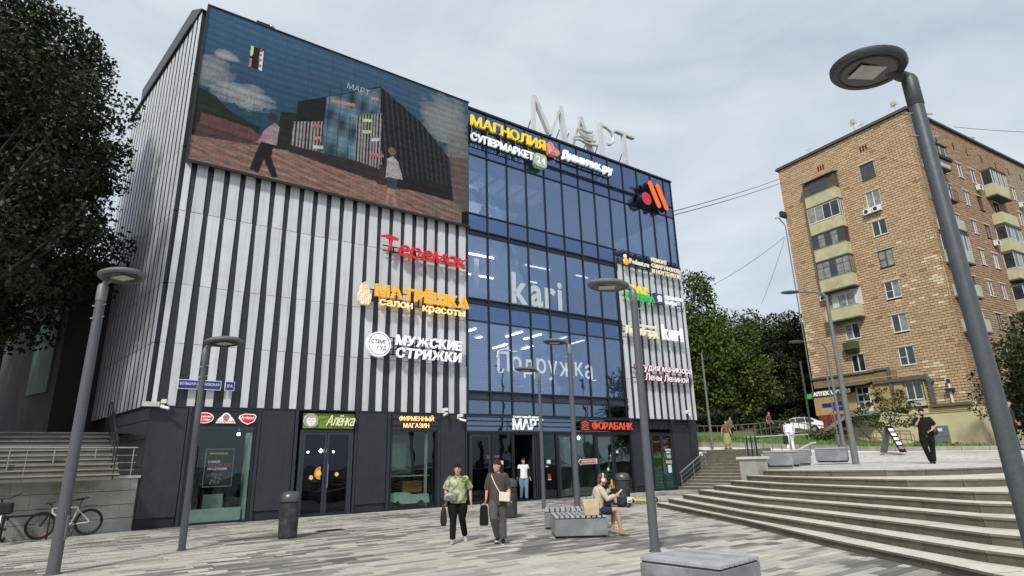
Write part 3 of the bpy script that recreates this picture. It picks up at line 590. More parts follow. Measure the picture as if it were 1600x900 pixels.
pc.poly([(1.58, 4.4), (1.58, 5.36), (2.07, 5.38), (2.07, 4.41)], (.012, .012, .012)); pc.poly([(1.58, 4.9), (1.58, 5.36), (1.68, 5.36), (1.66, 4.9)], (.5, .6, .1)); pc.poly([(1.58, 4.42), (1.58, 4.8), (1.66, 4.8), (1.66, 4.42)], (.6, .1, .05)); pc.poly([(1.93, 4.42), (1.9, 5.2), (2.04, 5.3), (2.05, 4.42)], (.55, .5, .5)); pc.put((abs(pc.X - 1.96) < .05) & (np.sin(pc.Z * 25) > 0) & (abs(pc.Z - 4.9) < .45), (.5, .05, .05))
# moire and pixel rows of the display
hf = fbm(pc.X * 3.1, pc.Z * 3.1, 9, 2.2) * .5 + fbm(pc.X * 7, pc.Z * 7, 12, 2.5) * .5
pc.a *= (1 + .38 * hf * (pc.Z < 3.2 + .1 * pc.X))[..., None]; pc.a *= (1 + .12 * hf)[..., None]; g_ = pc.a.mean(-1, keepdims=True); pc.a = pc.a * .72 + g_ * .28
pc.a *= (1 - .22 * ((pc.X % .955 < .022) | (pc.Z % .955 < .022)))[..., None]
for q in (fbm(pc.X * .5, pc.Z * 2.2, 21, 2.0) > .62,): pc.a[q & (pc.Z < 1.2)] *= .6
pc.a *= (1 + .10 * np.sin(pc.Z * 21 + 1.5 * np.sin(pc.X * .8)))[..., None] * (1 + .10 * rng.standard_normal(pc.X.shape))[..., None]
pc.a = (pc.a * np.array([.62, .68, .68])).clip(0, 1)
pc.build('display', M_picE, scr, .03, -.185, 0)
text(scr, 'МАРТ', 5.45, 4.95, 1.0, .26, -.19, .004, mat('dim_screen_letters', (.25, .25, .27), .6, emit=(.2, .2, .22), estr=.4), each=False, name='display_lettering', shear=.1)
# ---------------------------------------------------------------- signs on the front
def sign(name, label, u, z, v=.0): return thing(name, label, 'sign', FW(u, v, z), RZ)
def rails(par, x0, x1, zs, y=-.10, xs_=()):
    b = MB()
    for z in zs: b.box(x0, x1, y, y + .04, z - .02, z + .02)
    for x in xs_: b.box(x - .015, x + .015, y + .04, -.02, zs[0] - .02, zs[-1] + .02)
    return b.build('rail', M_black, par)
s = sign('supermarket_sign', 'yellow and white letter sign with pale green 24 badge above the glass front', 11.5, 16.2)
text(s, 'МАГНОЛИЯ', .0, .98, 4.55, .52, -.34, .10, M_lyellow, .015, serif=1)
text(s, 'СУПЕРМАРКЕТ', .0, .16, 3.75, .40, -.34, .10, M_lwhite, .012, gap=.07)
rails(s, -.05, 4.6, (.12, .45, .88, 1.2), -.20, (.1, .9, 1.8, 2.7, 3.6, 4.4)); b = MB()
for x in (.1, 1.0, 1.8, 2.7, 3.5): b.tube([(x, -.25, .5), (x, -.25, 1.0)], .012, 6)
b.build('strut', M_steel, s)
pts = [(3.8 + .12, -.12), (3.8 + .55, -.12)] + [(4.38 + .18 * sin(a), .06 - .18 * cos(a)) for a in (.6, 1.2)] + [(4.56, .1), (4.56, .42)] + [(4.40 + .16 * cos(a), .46 + .16 * sin(a)) for a in (.4, .9, 1.4)] + [(3.95, .62)] + [(3.95 - .15 * sin(a), .47 + .15 * cos(a)) for a in (.6, 1.2)] + [(3.8, .4), (3.8, .0)]
MB().prism(pts, -.42, -.16, 'y').build('badge', mat('pale_green_badge', (.34, .46, .34), .5, emit=(.34, .46, .34), estr=.15), s)
text(s, '24', 3.90, .06, .55, .40, -.425, .02, M_lwhite, .01)
s = sign('sofa_shop_sign', 'white letter sign with salmon heart emblem right of the yellow roofline letters', 16.25, 17.0)
hp = [(.0, .05), (.0, .62), (.06, .74), (.16, .80), (.30, .78), (.40, .66), (.42, .52), (.62, .52), (.76, .44), (.80, .30), (.74, .16), (.60, .08), (.4, .05)]
M_salm = mat('salmon_sign', (.62, .20, .15), .5, emit=(.62, .2, .15), estr=.15)
MB().prism(hp, -.36, -.14, 'y').build('heart_emblem', M_salm, s)
b = MB()
for k in (.82, .62, .42, .24): b.tube([(.3 + (x - .3) * k, -.365, .34 + (z - .34) * k) for x, z in hp + hp[:1]], .012, 5)
b.build('emblem_lines', mat('pale_salmon', (.8, .5, .42), .5), s)
text(s, 'Диванчик.ру', .95, .13, 3.75, .45, -.34, .14, M_lwhite, .03, gap=.06)
rails(s, .9, 4.75, (.08,), -.16, (1.2, 2.6, 4.0))
s = sign('mosaic_logo_sign', 'red dot and two slanted orange bars at the top right corner of the front', 23.0, 15.75)
M_o = mat('orange_logo', (.80, .14, .01), .45, emit=(.8, .14, .01), estr=.25); M_r = mat('crimson_logo', (.50, .015, .04), .45, emit=(.5, .015, .04), estr=.2)
def slab(pts, y0, y1, m1, nm, par):
    MB().prism(pts, y0, y1, 'y').build(nm + '_box', M_black, par); MB().prism(pts, y0 - .02, y0 - .002, 'y').build(nm, m1, par)
slab([(.42 + .40 * cos(2 * PI * k / 28), .44 + .40 * sin(2 * PI * k / 28)) for k in range(28)], -.55, -.15, M_r, 'dot', s)
for dx in (0, .66):
    c0 = (.86 + dx, 1.50); c1 = (1.45 + dx, .28); an = math.atan2(c1[1] - c0[1], c1[0] - c0[0]); r_ = .20
    slab([(c0[0] + r_ * cos(an + PI / 2 + PI * k / 8), c0[1] + r_ * sin(an + PI / 2 + PI * k / 8)) for k in range(9)] + [(c1[0] + r_ * cos(an - PI / 2 + PI * k / 8), c1[1] + r_ * sin(an - PI / 2 + PI * k / 8)) for k in range(9)], -.55, -.15, M_o, 'bar', s)
rails(s, -.3, 2.6, (.8, 1.2), -.10)
# roof letters
s = sign('roof_letters', 'tall white МАРТ letters with a ship emblem standing on the roof edge', 15.75, 18.32)
M_roof = mat('weathered_white_letters', (.64, .65, .64), .35, .25, .05, 3, dirt=(.52, .53, .52), dirts=1.2)
def strokes(par, name, segs, y0=.25, y1=.5, w=.13):
    b = MB(); hw = w
    for x0, z0, x1, z1, ww in segs:
        L_ = math.hypot(x1 - x0, z1 - z0); nx, nz = -(z1 - z0) / L_ * ww, (x1 - x0) / L_ * ww
        b.prism([(x0 - nx, z0 - nz), (x1 - nx, z1 - nz), (x1 + nx, z1 + nz), (x0 + nx, z0 + nz)], y0 + random.uniform(0, .004), y1, 'y')
    return b.build(name, M_roof, par)
strokes(s, 'letter', [(.12, 0, .22, 2.5, .08), (.27, 2.45, 1.28, .42, .12), (1.28, .42, 2.12, 2.5, .075), (2.14, 2.5, 2.42, 0, .12)])
strokes(s, 'letter', [(2.78, .0, 3.62, 2.35, .075), (3.62, 2.35, 4.45, .0, .13)])
o_ = strokes(s, 'letter', [(5.25, 0, 5.2, 2.5, .10)])
b = MB(); ar = [(5.25 + .02, 2.38), (5.7, 2.40), (6.1, 2.25), (6.28, 1.9), (6.2, 1.55), (5.95, 1.32), (5.7, 1.28)]
b.tube([(x, .375, z) for x, z in ar], .10, 8); b.build('letter_bowl', M_roof, o_, True)
strokes(s, 'letter', [(7.2, 0, 7.18, 2.5, .11), (6.45, 2.42, 8.1, 2.42, .08)])
b = MB()
for k, (z, w_) in enumerate(((.62, 1.0), (.85, .85), (1.35, .62))):
    b.tube([(3.65 - w_ * .9, .15, z - .1), (3.65 - w_ * .4, .12, z + .05), (3.65 + w_ * .2, .12, z - .04), (3.65 + w_, .15, z + .10), (3.65 + w_ * 1.15, .15, z + .28)], [.03, .07, .08, .07, .02], 8)
b.prism([(3.4, 1.0), (4.3, .92), (4.42, 1.42), (4.25, 1.2), (3.75, 1.25), (3.45, 1.6), (3.2, 1.35)], .1, .18, 'y'); b.build('ship_emblem', mat('ship_emblem', (.50, .50, .44), .4, .3), s, True)
b = MB()
for x in (.2, 2.2, 2.9, 4.3, 5.2, 7.2): b.tube([(x, .6, 1.2), (x, 1.6, -.2)], .03, 5)
b.box(0, 8, .55, .62, -.05, .02); b.build('support', M_dark, s)
# left field signs
s = sign('red_cafe_sign', 'red script letters Теремок on the left striped wall below the screen', 7.25, 9.75)
ls = text(s, 'Теремок', .05, .14, 3.85, .60, -.34, .10, M_lred, .007, shear=.28, gap=.06)
for l_, dz, dx in zip(ls, (.10, .02, 0, -.02, 0, -.04, -.06), (-.06, 0, 0, 0, 0, 0, 0)): l_.location = (dx, 0, dz)
b = MB(); b.tube([(-.05, -.34, .82), (.25, -.34, .90), (.62, -.34, .84)], .055, 6); b.build('letter_bar', M_lred, s, True)
rails(s, .1, 4.0, (.3, .52), -.16, (.6, 1.6, 2.6, 3.6))
s = sign('nesting_doll_sign', 'orange letter sign with a white and gold nesting doll on the left striped wall', 6.34, 7.62)
text(s, 'МАТРЁШКА', .68, .42, 4.32, .46, -.34, .11, M_lorange, .03, gap=.05)
text(s, 'салон', .88, .07, 1.42, .31, -.33, .07, M_lpeach, .006); text(s, 'красоты', 2.78, .05, 2.02, .31, -.33, .07, M_lpeach, .006)
dp = [(.10, .0), (.42, .0), (.50, .12), (.53, .35), (.44, .55), (.42, .72), (.36, .86), (.26, .92), (.16, .86), (.10, .72), (.08, .55), (-.01, .35), (.02, .12)]
MB().prism(dp, -.36, -.18, 'y').build('doll_box', M_lcream, s)
pc = Pic(.54, .92, 40, 66, (.75, .66, .42))
msk = ~pc.poly(dp, (.78, .72, .55)); m_in = ~msk
pc.put(m_in & (np.sin(pc.X * 42 + 2 * np.sin(pc.Z * 18)) * np.sin(pc.Z * 37 + pc.X * 20) > .35), (.75, .38, .05)); pc.circ(.26, .72, .10, (.78, .6, .45)); pc.put(((pc.X - .26) / .14) ** 2 + ((pc.Z - .72) / .15) ** 2 < 1, lambda x, z: np.where((((x - .26) / .10) ** 2 + ((z - .71) / .10) ** 2 < 1)[:, None], np.array([[.8, .62, .48]]), np.array([[.75, .42, .1]])))
v_ = MB(); 
def pic_poly(pc, pts, name, m, par, y, n=30):
    """picture cut to an outline: keeps the grid cells inside it"""
    b = MB(); nx, ny = pc.nx, pc.ny; mk = np.zeros(pc.X.shape, bool); N = len(pts)
    for i in range(N):
        x1, z1 = pts[i]; x2, z2 = pts[(i + 1) % N]
        if z1 == z2: continue
        mk ^= ((pc.Z >= min(z1, z2)) & (pc.Z < max(z1, z2)) & (pc.X < x1 + (pc.Z - z1) * (x2 - x1) / (z2 - z1)))
    for j in range(ny - 1):
        for i in range(nx - 1):
            if mk[j, i] and mk[j + 1, i + 1] and mk[j, i + 1] and mk[j + 1, i]:
                b.add([(pc.X[j, i], y, pc.Z[j, i]), (pc.X[j, i + 1], y, pc.Z[j, i]), (pc.X[j + 1, i + 1], y, pc.Z[j + 1, i]), (pc.X[j + 1, i], y, pc.Z[j + 1, i])], [(0, 1, 2, 3)], 0, tuple(pc.a[j, i]))
    return b.build(name, m, par)
M_picL = attr_mat('lit_picture', .5, .3, .04, 8, emis=.2)
pic_poly(pc, dp, 'doll_picture', M_picL, s, -.364)
rails(s, .2, 4.9, (.25, .70), -.16, (.7, 1.7, 2.7, 3.7, 4.7))
s = sign('barber_sign', 'white letter sign with a round white badge on the left striped wall', 6.78, 5.62)
MB().prism([(.49 + .49 * cos(2 * PI * k / 40), .50 + .49 * sin(2 * PI * k / 40)) for k in range(40)], -.34, -.16, 'y').build('badge', M_lwhite, s)
b = MB()
for k in range(40):
    a0, a1 = 2 * PI * k / 40, 2 * PI * (k + 1) / 40
    b.add([(.49 + .43 * cos(a0), -.344, .50 + .43 * sin(a0)), (.49 + .43 * cos(a1), -.344, .50 + .43 * sin(a1)), (.49 + .41 * cos(a1), -.344, .50 + .41 * sin(a1)), (.49 + .41 * cos(a0), -.344, .50 + .41 * sin(a0))], [(0, 1, 2, 3)])
b.build('badge_ring', M_black, s)
text(s, 'СТРИГ', .17, .52, .60, .15, -.345, .006, M_black, .008, each=False); text(s, 'ГУД', .42, .28, .36, .15, -.345, .006, M_black, .008, each=False)
text(s, 'МУЖСКИЕ', 1.18, .56, 3.0, .37, -.32, .09, M_lwhite, .03, shear=.12, gap=.10); text(s, 'СТРИЖКИ', 1.20, .06, 2.95, .37, -.32, .09, M_lwhite, .03, shear=.12, gap=.10)
rails(s, .9, 4.2, (.18, .38, .66, .84), -.16, (1.2, 2.2, 3.2, 4.1))
# street plaques
M_plq = mat('plaque_blue', (.022, .035, .22), .4, 0, .05, 4); M_plw = mat('plaque_white', (.75, .75, .78), .5)
s = sign('street_name_plaque', 'blue street name plaque with white border at the lower left of the striped wall', .63, 4.12)
MB().box(0, 1.26, -.16, -.10, 0, .30).build('plate', M_plw, s); MB().box(.02, 1.24, -.165, -.161, .02, .28).build('plate_face', M_plq, s)
text(s, 'БОЛЬШАЯ СЕМЁНОВСКАЯ', .06, .13, 1.14, .085, -.169, .004, M_plw, .01, each=False); text(s, 'УЛИЦА', .52, .05, .24, .04, -.169, .004, M_plw, .01, each=False)
s = sign('house_number_plaque', 'small blue plaque reading 17А right of the street name plaque', 2.01, 4.12)
MB().box(0, .29, -.16, -.10, 0, .30).build('plate', M_plw, s); MB().box(.015, .275, -.165, -.161, .015, .285).build('plate_face', M_plq, s)
text(s, '17А', .06, .10, .17, .10, -.169, .004, M_plw, .012, each=False)
# fascia signs of the shop on the left
s = sign('brand_ovals_sign', 'three small red and white confectionery emblems above the left shop window', 1.25, 3.0)
def oval(cx, cz, rx, rz, m, y=-.05, y1=-.01, nm='emblem', par=None): return MB().prism([(cx + rx * cos(2 * PI * k / 24), cz + rz * sin(2 * PI * k / 24)) for k in range(24)], y, y1, 'y').build(nm, m, par)
oval(.28, .24, .27, .17, M_lwhite, par=s); oval(.28, .24, .245, .145, M_lred, -.054, -.05, par=s); text(s, 'Красный', .12, .25, .34, .07, -.056, .004, M_lwhite, .015, each=False, shear=.2); text(s, 'Октябрь', .1, .15, .36, .07, -.056, .004, M_lwhite, .015, each=False, shear=.2)
MB().prism([(.62, .08), (1.22, .08), (1.16, .20), (1.08, .28), (1.0, .38), (.92, .42), (.84, .38), (.76, .28), (.68, .2)], -.05, -.01, 'y').build('emblem', M_lwhite, s)
oval(.92, .26, .10, .11, mat('emblem_pink', (.5, .2, .22), .5), -.054, -.05, par=s); text(s, 'БАБАЕВСКИЙ', .66, .10, .52, .07, -.053, .004, M_lred, .012, each=False)
MB().prism([(1.34, .34), (1.30, .26), (1.42, .12), (1.60, .04), (1.80, .14), (1.86, .3), (1.8, .38), (1.5, .40)], -.05, -.01, 'y').build('emblem', M_lwhite, s)
MB().prism([(1.37, .33), (1.34, .27), (1.44, .14), (1.60, .07), (1.77, .16), (1.83, .3), (1.78, .36), (1.5, .375)], -.054, -.05, 'y').build('emblem', M_lred, s); text(s, 'РотФронт', 1.38, .22, .40, .09, -.056, .004, M_lwhite, .015, each=False, shear=.2)
s = sign('sweet_shop_sign', 'green sign with a girl face and cream script above the shop door', 4.65, 2.94)
pc = Pic(1.86, .52, 110, 34, (.10, .16, .02)); pc.put(np.sin(pc.X * 8 + 4 * np.sin(pc.Z * 11)) > .2, (.16, .24, .03)); pc.put(pc.Z > .44, (.05, .09, .02)); MB().box(0, 1.86, -.10, -.03, 0, .52).build('sign_box', M_dark, s); pc.build('sign_face', M_picL, s, 0, -.103, 0)
pc = Pic(.52, .52, 56, 56, (.5, .5, .46)); cx = .26
pc.circ(cx, .26, .25, (.18, .18, .16)); pc.put((((pc.X - cx) / .25) ** 2 + ((pc.Z - .26) / .25) ** 2 < 1) & (np.sin(pc.X * 60) * np.sin(pc.Z * 60) > 0), (.42, .42, .38)); pc.circ(cx, .24, .17, (.62, .58, .50)); pc.circ(cx, .25, .14, (.74, .69, .60), .15)
for q in (-.055, .055): pc.circ(cx + q, .28, .018, (.08, .07, .06)); pc.circ(cx + q, .315, .022, (.4, .34, .28), .006)
pc.circ(cx, .18, .03, (.4, .12, .1), .012); pc.circ(cx, .235, .012, (.55, .48, .4)); pc.circ(cx, .37, .09, (.4, .28, .15), .03)
pic_poly(pc, [(cx + .25 * cos(2 * PI * k / 40), .26 + .25 * sin(2 * PI * k / 40)) for k in range(40)], 'face_badge', M_picL, s, -.17); oval(.26, .26, .25, .25, M_whitep, -.168, -.10, 'face_badge_box', s)
text(s, 'Алёнка', .80, .10, 1.02, .36, -.14, .04, M_lcream, .006, shear=.30, gap=.02, each=False)
s = sign('company_shop_sign', 'glowing peach two-line lettering on dark bars above the right shop window', 8.06, 2.93)
MB().box(0, 1.96, -.06, -.02, 0, .56).build('sign_box', mat('dark_purple_board', (.03, .028, .045), .4), s)
text(s, 'ФИРМЕННЫЙ', .25, .33, 1.50, .17, -.10, .03, M_lpeach, .008, each=False); text(s, 'МАГАЗИН', .44, .07, 1.10, .17, -.10, .03, M_lpeach, .008, each=False)
rails(s, -.05, 2.0, (.15, .40), -.09)
s = sign('entrance_sign', 'white МАРТ letters with small caption over the main entrance', 13.66, 2.97)
text(s, 'МАРТ', .0, .0, 1.68, .46, -.16, .05, M_lwhite, .014, gap=.06); text(s, 'ТОРГОВЫЙ ЦЕНТР', .02, .50, 1.62, .08, -.16, .03, M_lwhite, .03, each=False)
b = MB(); b.tube([(.62, -.20, .14), (.82, -.20, .20), (1.05, -.20, .14), (1.12, -.2, .28)], .025, 5); b.tube([(.66, -.20, .22), (.9, -.2, .28), (1.02, -.2, .24)], .018, 5); b.build('ship_emblem', M_steel, s); rails(s, -.1, 1.8, (.16, .36), -.12)
s = sign('bank_sign', 'red glowing bank letters with a red striped emblem over the right entrance doors', 17.62, 2.97)
MB().box(.0, .56, -.16, -.06, .0, .46).build('emblem_box', M_black, s)
M_salr = emi('soft_red_sign', (.62, .07, .04), .35); b = MB()
for k in range(3):
    z = .08 + k * .11; b.prism([(.06, z), (.28, z + .09), (.50, z), (.50, z + .045), (.28, z + .135), (.06, z + .045)], -.175, -.162, 'y')
b.box(.06, .5, -.175, -.162, .02, .06); b.build('emblem', M_salr, s); text(s, 'ФОРАБАНК', .72, .05, 2.76, .33, -.18, .06, M_salr, .004, gap=.10)
MB().box(.6, 3.6, -.12, -.06, .0, .42).build('sign_board', M_black, s)
s = sign('arrow_sign', 'small red arrow sign with white border pointing left on the entrance glass', 17.46, 1.40)
ap = [(0, .14), (.16, .30), (.16, .25), (1.20, .27), (1.20, .03), (.16, .02), (.16, -.04)]
MB().prism(ap, -.03, -.01, 'y').build('plate', M_plw, s); MB().prism([(.06 + (x - .06) * .93 + .01, .135 + (z - .135) * .78) for x, z in ap], -.034, -.030, 'y').build('plate_face', mat('arrow_red', (.42, .02, .03), .5), s)
text(s, 'ПАРИКМАХЕРСКАЯ', .20, .10, .9, .09, -.038, .004, M_plw, .02, each=False)
# signs on the right striped field
s = sign('phone_repair_sign', 'cream letters with a small yellow mascot figure at the top of the right striped wall', 21.25, 11.7)
b = MB(); b.ell(.22, -.3, .62, .13, .08, .15, 12); b.build('figure_head', M_lcream, s, True); b = MB(); b.ell(.26, -.3, .33, .22, .08, .20, 12); b.build('figure_body', M_lorange, s, True)
text(s, 'Pedant.ru', .55, .30, 1.55, .30, -.3, .06, M_lcream, .012, gap=.07)
for i, (t_, w_) in enumerate((('РЕМОНТ', 1.35), ('СМАРТФОНОВ', 2.42), ('И НОУТБУКОВ', 2.42))): text(s, t_, 2.36, .72 - .34 * i, w_, .24, -.3, .05, M_lcream, .02, gap=.08)
rails(s, .1, 4.9, (.2, .45, .85, 1.05), -.12, (.5, 1.4, 2.3, 3.2, 4.1, 4.8))
s = sign('pharmacy_sign', 'yellow and green pharmacy letters in the middle of the right striped wall', 21.2, 9.9)
text(s, 'МАХ', .45, .46, 1.42, .36, -.3, .09, M_lyellow, .05, gap=.05); text(s, 'АПТЕКА', .02, .05, 2.35, .33, -.3, .09, M_lgreen, .045, gap=.04); rails(s, 0, 2.4, (.2, .6), -.14)
s = sign('coffee_sign', 'dark blue square with white bird and white coffee letters on the right striped wall', 23.6, 9.95)
MB().box(.0, .78, -.30, -.12, .0, .60).build('sign_box', mat('navy_box', (.03, .045, .20), .4), s)
MB().prism([(.24, .12), (.30, .22), (.20, .30), (.26, .46), (.40, .52), (.56, .46), (.62, .34), (.56, .24), (.60, .12), (.48, .18), (.38, .10)], -.32, -.302, 'y').build('bird_emblem', M_lwhite, s)
text(s, 'дринкит', .88, .38, 1.60, .24, -.3, .06, M_lwhite, .015, gap=.08); text(s, 'кофе', .88, .06, .95, .24, -.3, .06, M_lwhite, .015, gap=.08); rails(s, .8, 2.5, (.15, .45), -.14)
s = sign('pawnshop_sign', 'pale yellow pawnshop letters on the right striped wall beside white kari letters', 20.95, 7.9)
text(s, 'Ломбард', .05, .08, 2.50, .40, -.32, .11, M_lcream, .045, gap=.05); text(s, 'МОСКОВСКИЙ', .9, .54, 1.65, .13, -.3, .06, M_lcream, .02, each=False); rails(s, 0, 2.6, (.2, .5), -.14)
s = sign('shoe_shop_sign', 'white kari letters on the right striped wall', 23.92, 7.92)
text(s, 'kari', .0, .04, 1.75, .80, -.32, .10, M_lwhite, .045, gap=.08); rails(s, 0, 1.8, (.2, .5), -.14)
s = sign('studio_sign', 'two lines of red edged white script letters low on the right striped wall', 21.4, 5.55)
M_mag = mat('magenta_edge', (.30, .01, .05), .5)
for t_, x, z, w_ in (('Студия маникюра', .1, .55, 4.6), ('Лены Лениной', .82, .03, 3.5)):
    text(s, t_, x, z, w_, .34, -.26, .12, M_mag, .025, shear=.15, gap=.06, each=False, name='letter_edges'); text(s, t_, x, z, w_, .34, -.33, .012, M_lwhite, .006, shear=.15, gap=.098, each=True)
rails(s, .1, 4.9, (.15, .66), -.14)
# security cameras
def camera_unit(u, z, label, flip=1, v=0):
    t = thing('security_camera', label, 'camera', FW(u, v, z), RZ, 'security cameras on the shopping centre')
    MB().box(-.05, .05, -.10, .0, -.02, .16).build('bracket', M_whitep, t); MB().box(-.04, .08, -.26, -.08, .05, .17).build('junction_box', M_whitep, t)
    MB().tube([(.02, -.15, .02), (.02, -.24, -.06)], .02, 6).build('arm', M_whitep, t)
    MB().tube([(-.06 * flip, -.20, -.05), (.16 * flip, -.36, -.12)], .05, 10).build('camera_body', M_whitep, t, True)
camera_unit(.30, 3.60, 'white security camera at the left corner above the dark wall panel')
camera_unit(10.30, 3.62, 'white security camera above the dark panel left of the entrance glass', -1)
camera_unit(11.0, 3.40, 'white security camera just beside the entrance glass', 1)
camera_unit(25.65, 3.95, 'white security camera at the lower right end of the striped wall', -1)
t = thing('alarm_box', 'pale box with rounded lamp left of the camera at the building corner', 'alarm box', FW(.02, .02, 3.62), RZ); MB().box(-.28, .18, -.26, -.06, -.08, .06).build('case', mat('cream_plastic', (.6, .57, .46), .5), t); MB().box(-.1, .02, -.06, .0, -.05, .03).build('bracket', M_whitep, t)
# roof kit
t = thing('roof_floodlight', 'black floodlight box on the roof edge above the screen', 'floodlight', FW(1.75, -.3, 18.34), RZ); MB().box(0, .52, -.2, .15, .14, .50).build('case', M_black, t, bevel=.02); MB().box(.05, .47, -.06, .0, .0, .14).build('bracket', M_black, t)
for i, (dx, dz) in enumerate(((.62, .18), (.86, .0))):
    t = thing('roof_vent', ('taller' if i == 0 else 'shorter') + ' round steel vent cowl beside the roof floodlight', 'vent', FW(1.75 + dx, -.3, 18.34), RZ, None)
    MB().lathe([(.07, 0), (.07, .25 + dz)], 0, 0, 14).build('pipe', M_steel, t, True); MB().ell(0, 0, .36 + dz, .13, .13, .10, 14).build('cowl', M_steel, t, True)
# ---------------------------------------------------------------- ground and paving
M_joint = mat('paving_joint', (.13, .125, .115), .9, 0, .2, 4)
b = MB(); b.add([(-300, -300, -.02), (900, -300, -.02), (900, 1200, -.02), (-300, 1200, -.02)], [(0, 1, 2, 3)])
b.build('ground', M_joint, kind='structure')
M_pave = attr_mat('concrete_paver', .85, .25, .10, 7, bump=.12)
plaza = MB(); 
for i, (x0, x1, y0, y1) in enumerate(((-14, 26, -13, -.001),)):
    plaza.add([FW(x0, .0, -.012), FW(x0, 24, -.012), FW(x1, 24, -.012), FW(x1, .0, -.012)], [(0, 1, 2, 3)])
plaza = plaza.build('plaza', M_joint, kind='structure')
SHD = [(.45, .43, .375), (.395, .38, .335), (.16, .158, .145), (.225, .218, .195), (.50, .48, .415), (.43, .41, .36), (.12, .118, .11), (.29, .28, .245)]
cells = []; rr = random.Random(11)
v = 0.06; row = 0
while v < 23.5:
    u = -13.5 + rr.uniform(0, .8); dv = .155
    while u < 25.5:
        L_ = rr.choice((.3, .45, .6, .6, .75, .9)); c = FW(u + L_ / 2, v + dv / 2)
        # wall on the left: keep only what lies in front of it; nothing behind the big steps
        sidewall = (c.x + 11.265) * .7747 - (c.y - 18.525) * .6323
        if sidewall > .02 and not (c.x > 6.8) or (u > 12 and v < 9): cells.append((u, v, L_, dv, c)) if c.x < 7.4 or v < 9.5 else None
        u += L_ + .008
    v += dv + .010; row += 1
inview = []
for q in cells:
    p_ = CM3.transposed() @ (q[4] - CP); vis = p_.z < -.5 and abs(p_.x / -p_.z) < .88 and abs(p_.y / -p_.z) < .50
    inview.append((0 if vis else 1, (q[4] - CP).length, q))
inview.sort(key=lambda t: (t[0], t[1]))
stuff = MB()
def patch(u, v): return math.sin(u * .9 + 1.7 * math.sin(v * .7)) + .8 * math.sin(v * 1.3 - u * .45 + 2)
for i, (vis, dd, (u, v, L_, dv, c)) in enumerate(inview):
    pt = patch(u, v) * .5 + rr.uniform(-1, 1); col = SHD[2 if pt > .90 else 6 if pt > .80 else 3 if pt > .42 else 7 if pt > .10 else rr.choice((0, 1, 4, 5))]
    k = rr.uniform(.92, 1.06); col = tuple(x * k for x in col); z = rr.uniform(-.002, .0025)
    a = [FW(u, v, z), FW(u + L_, v, z), FW(u + L_, v + dv, z), FW(u, v + dv, z)]; lo = [q + Vector((0, 0, -.03)) for q in a]
    vs_, fs_ = a + lo, [(3, 2, 1, 0), (0, 1, 5, 4), (1, 2, 6, 5), (2, 3, 7, 6), (3, 0, 4, 7)]
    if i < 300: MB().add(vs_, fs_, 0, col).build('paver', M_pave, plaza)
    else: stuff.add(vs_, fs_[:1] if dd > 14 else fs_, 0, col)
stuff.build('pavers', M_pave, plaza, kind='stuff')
# ---------------------------------------------------------------- broad granite steps on the right
H_ = .15
KL = [[(4.82, 21.85), (5.5, 15.55), (5.68, 11.59), (5.9, 9.48), (5.96, 8.2), (6.3, 6.9), (7.2, 5.6), (9, 4.6), (13, 4.2)],
      [(5.13, 21.4), (5.62, 15.77), (6.07, 12.32), (6.34, 10.07), (6.5, 9.0), (6.9, 7.9), (7.8, 6.8), (9.4, 6.0), (13, 5.7)],
      [(5.52, 20.95), (5.86, 16.06), (6.46, 13.01), (6.82, 10.77), (6.98, 9.5), (7.4, 8.6), (8.3, 7.7), (9.8, 7.1), (13, 6.9)],
      [(5.92, 20.49), (6.24, 16.0), (6.90, 13.6), (7.36, 11.45), (7.52, 10.3), (7.95, 9.6), (8.8, 8.9), (10.2, 8.4), (13, 8.2)],
      [(6.30, 20.05), (6.60, 16.47), (7.28, 14.3), (7.80, 12.18), (8.02, 11.0), (8.5, 10.4), (9.4, 9.9), (10.8, 9.6), (13.4, 9.5)],
      [(6.70, 19.6), (6.90, 17.04), (7.52, 14.9), (8.14, 12.85), (8.48, 11.7), (9.0, 11.1), (9.9, 10.8), (11.2, 10.7), (14, 10.6)],
      [(7.07, 19.2), (7.30, 17.4), (7.85, 15.6), (8.55, 13.75), (9.4, 13.2), (10.3, 13.1), (11.3, 13.1), (12.6, 13.1), (15, 13.1)],
      [(7.43, 18.8), (7.75, 17.8), (8.43, 16.7), (9.4, 15.9), (10.3, 15.7), (11.3, 15.75), (12.5, 16.1), (14, 16.4), (18, 17)]]
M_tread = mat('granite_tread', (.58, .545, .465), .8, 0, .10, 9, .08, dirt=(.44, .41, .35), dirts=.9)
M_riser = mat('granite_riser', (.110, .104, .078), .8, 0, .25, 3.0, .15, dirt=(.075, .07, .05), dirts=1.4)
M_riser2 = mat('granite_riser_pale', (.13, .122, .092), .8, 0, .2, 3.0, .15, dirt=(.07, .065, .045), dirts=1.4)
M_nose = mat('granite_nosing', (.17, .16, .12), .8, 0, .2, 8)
steps = link(D.objects.new('broad_steps', None)); fin(steps, None, kind='structure'); steps.location = (0, 0, 0)
def resample(pl, L_):
    P_ = [Vector((x, y, 0)) for x, y in pl]; out_ = [P_[0]]; acc = 0
    for i in range(len(P_) - 1):
        d = (P_[i + 1] - P_[i]); n = max(1, round(d.length / L_))
        for k in range(1, n + 1): out_.append(P_[i] + d * k / n)
    return out_
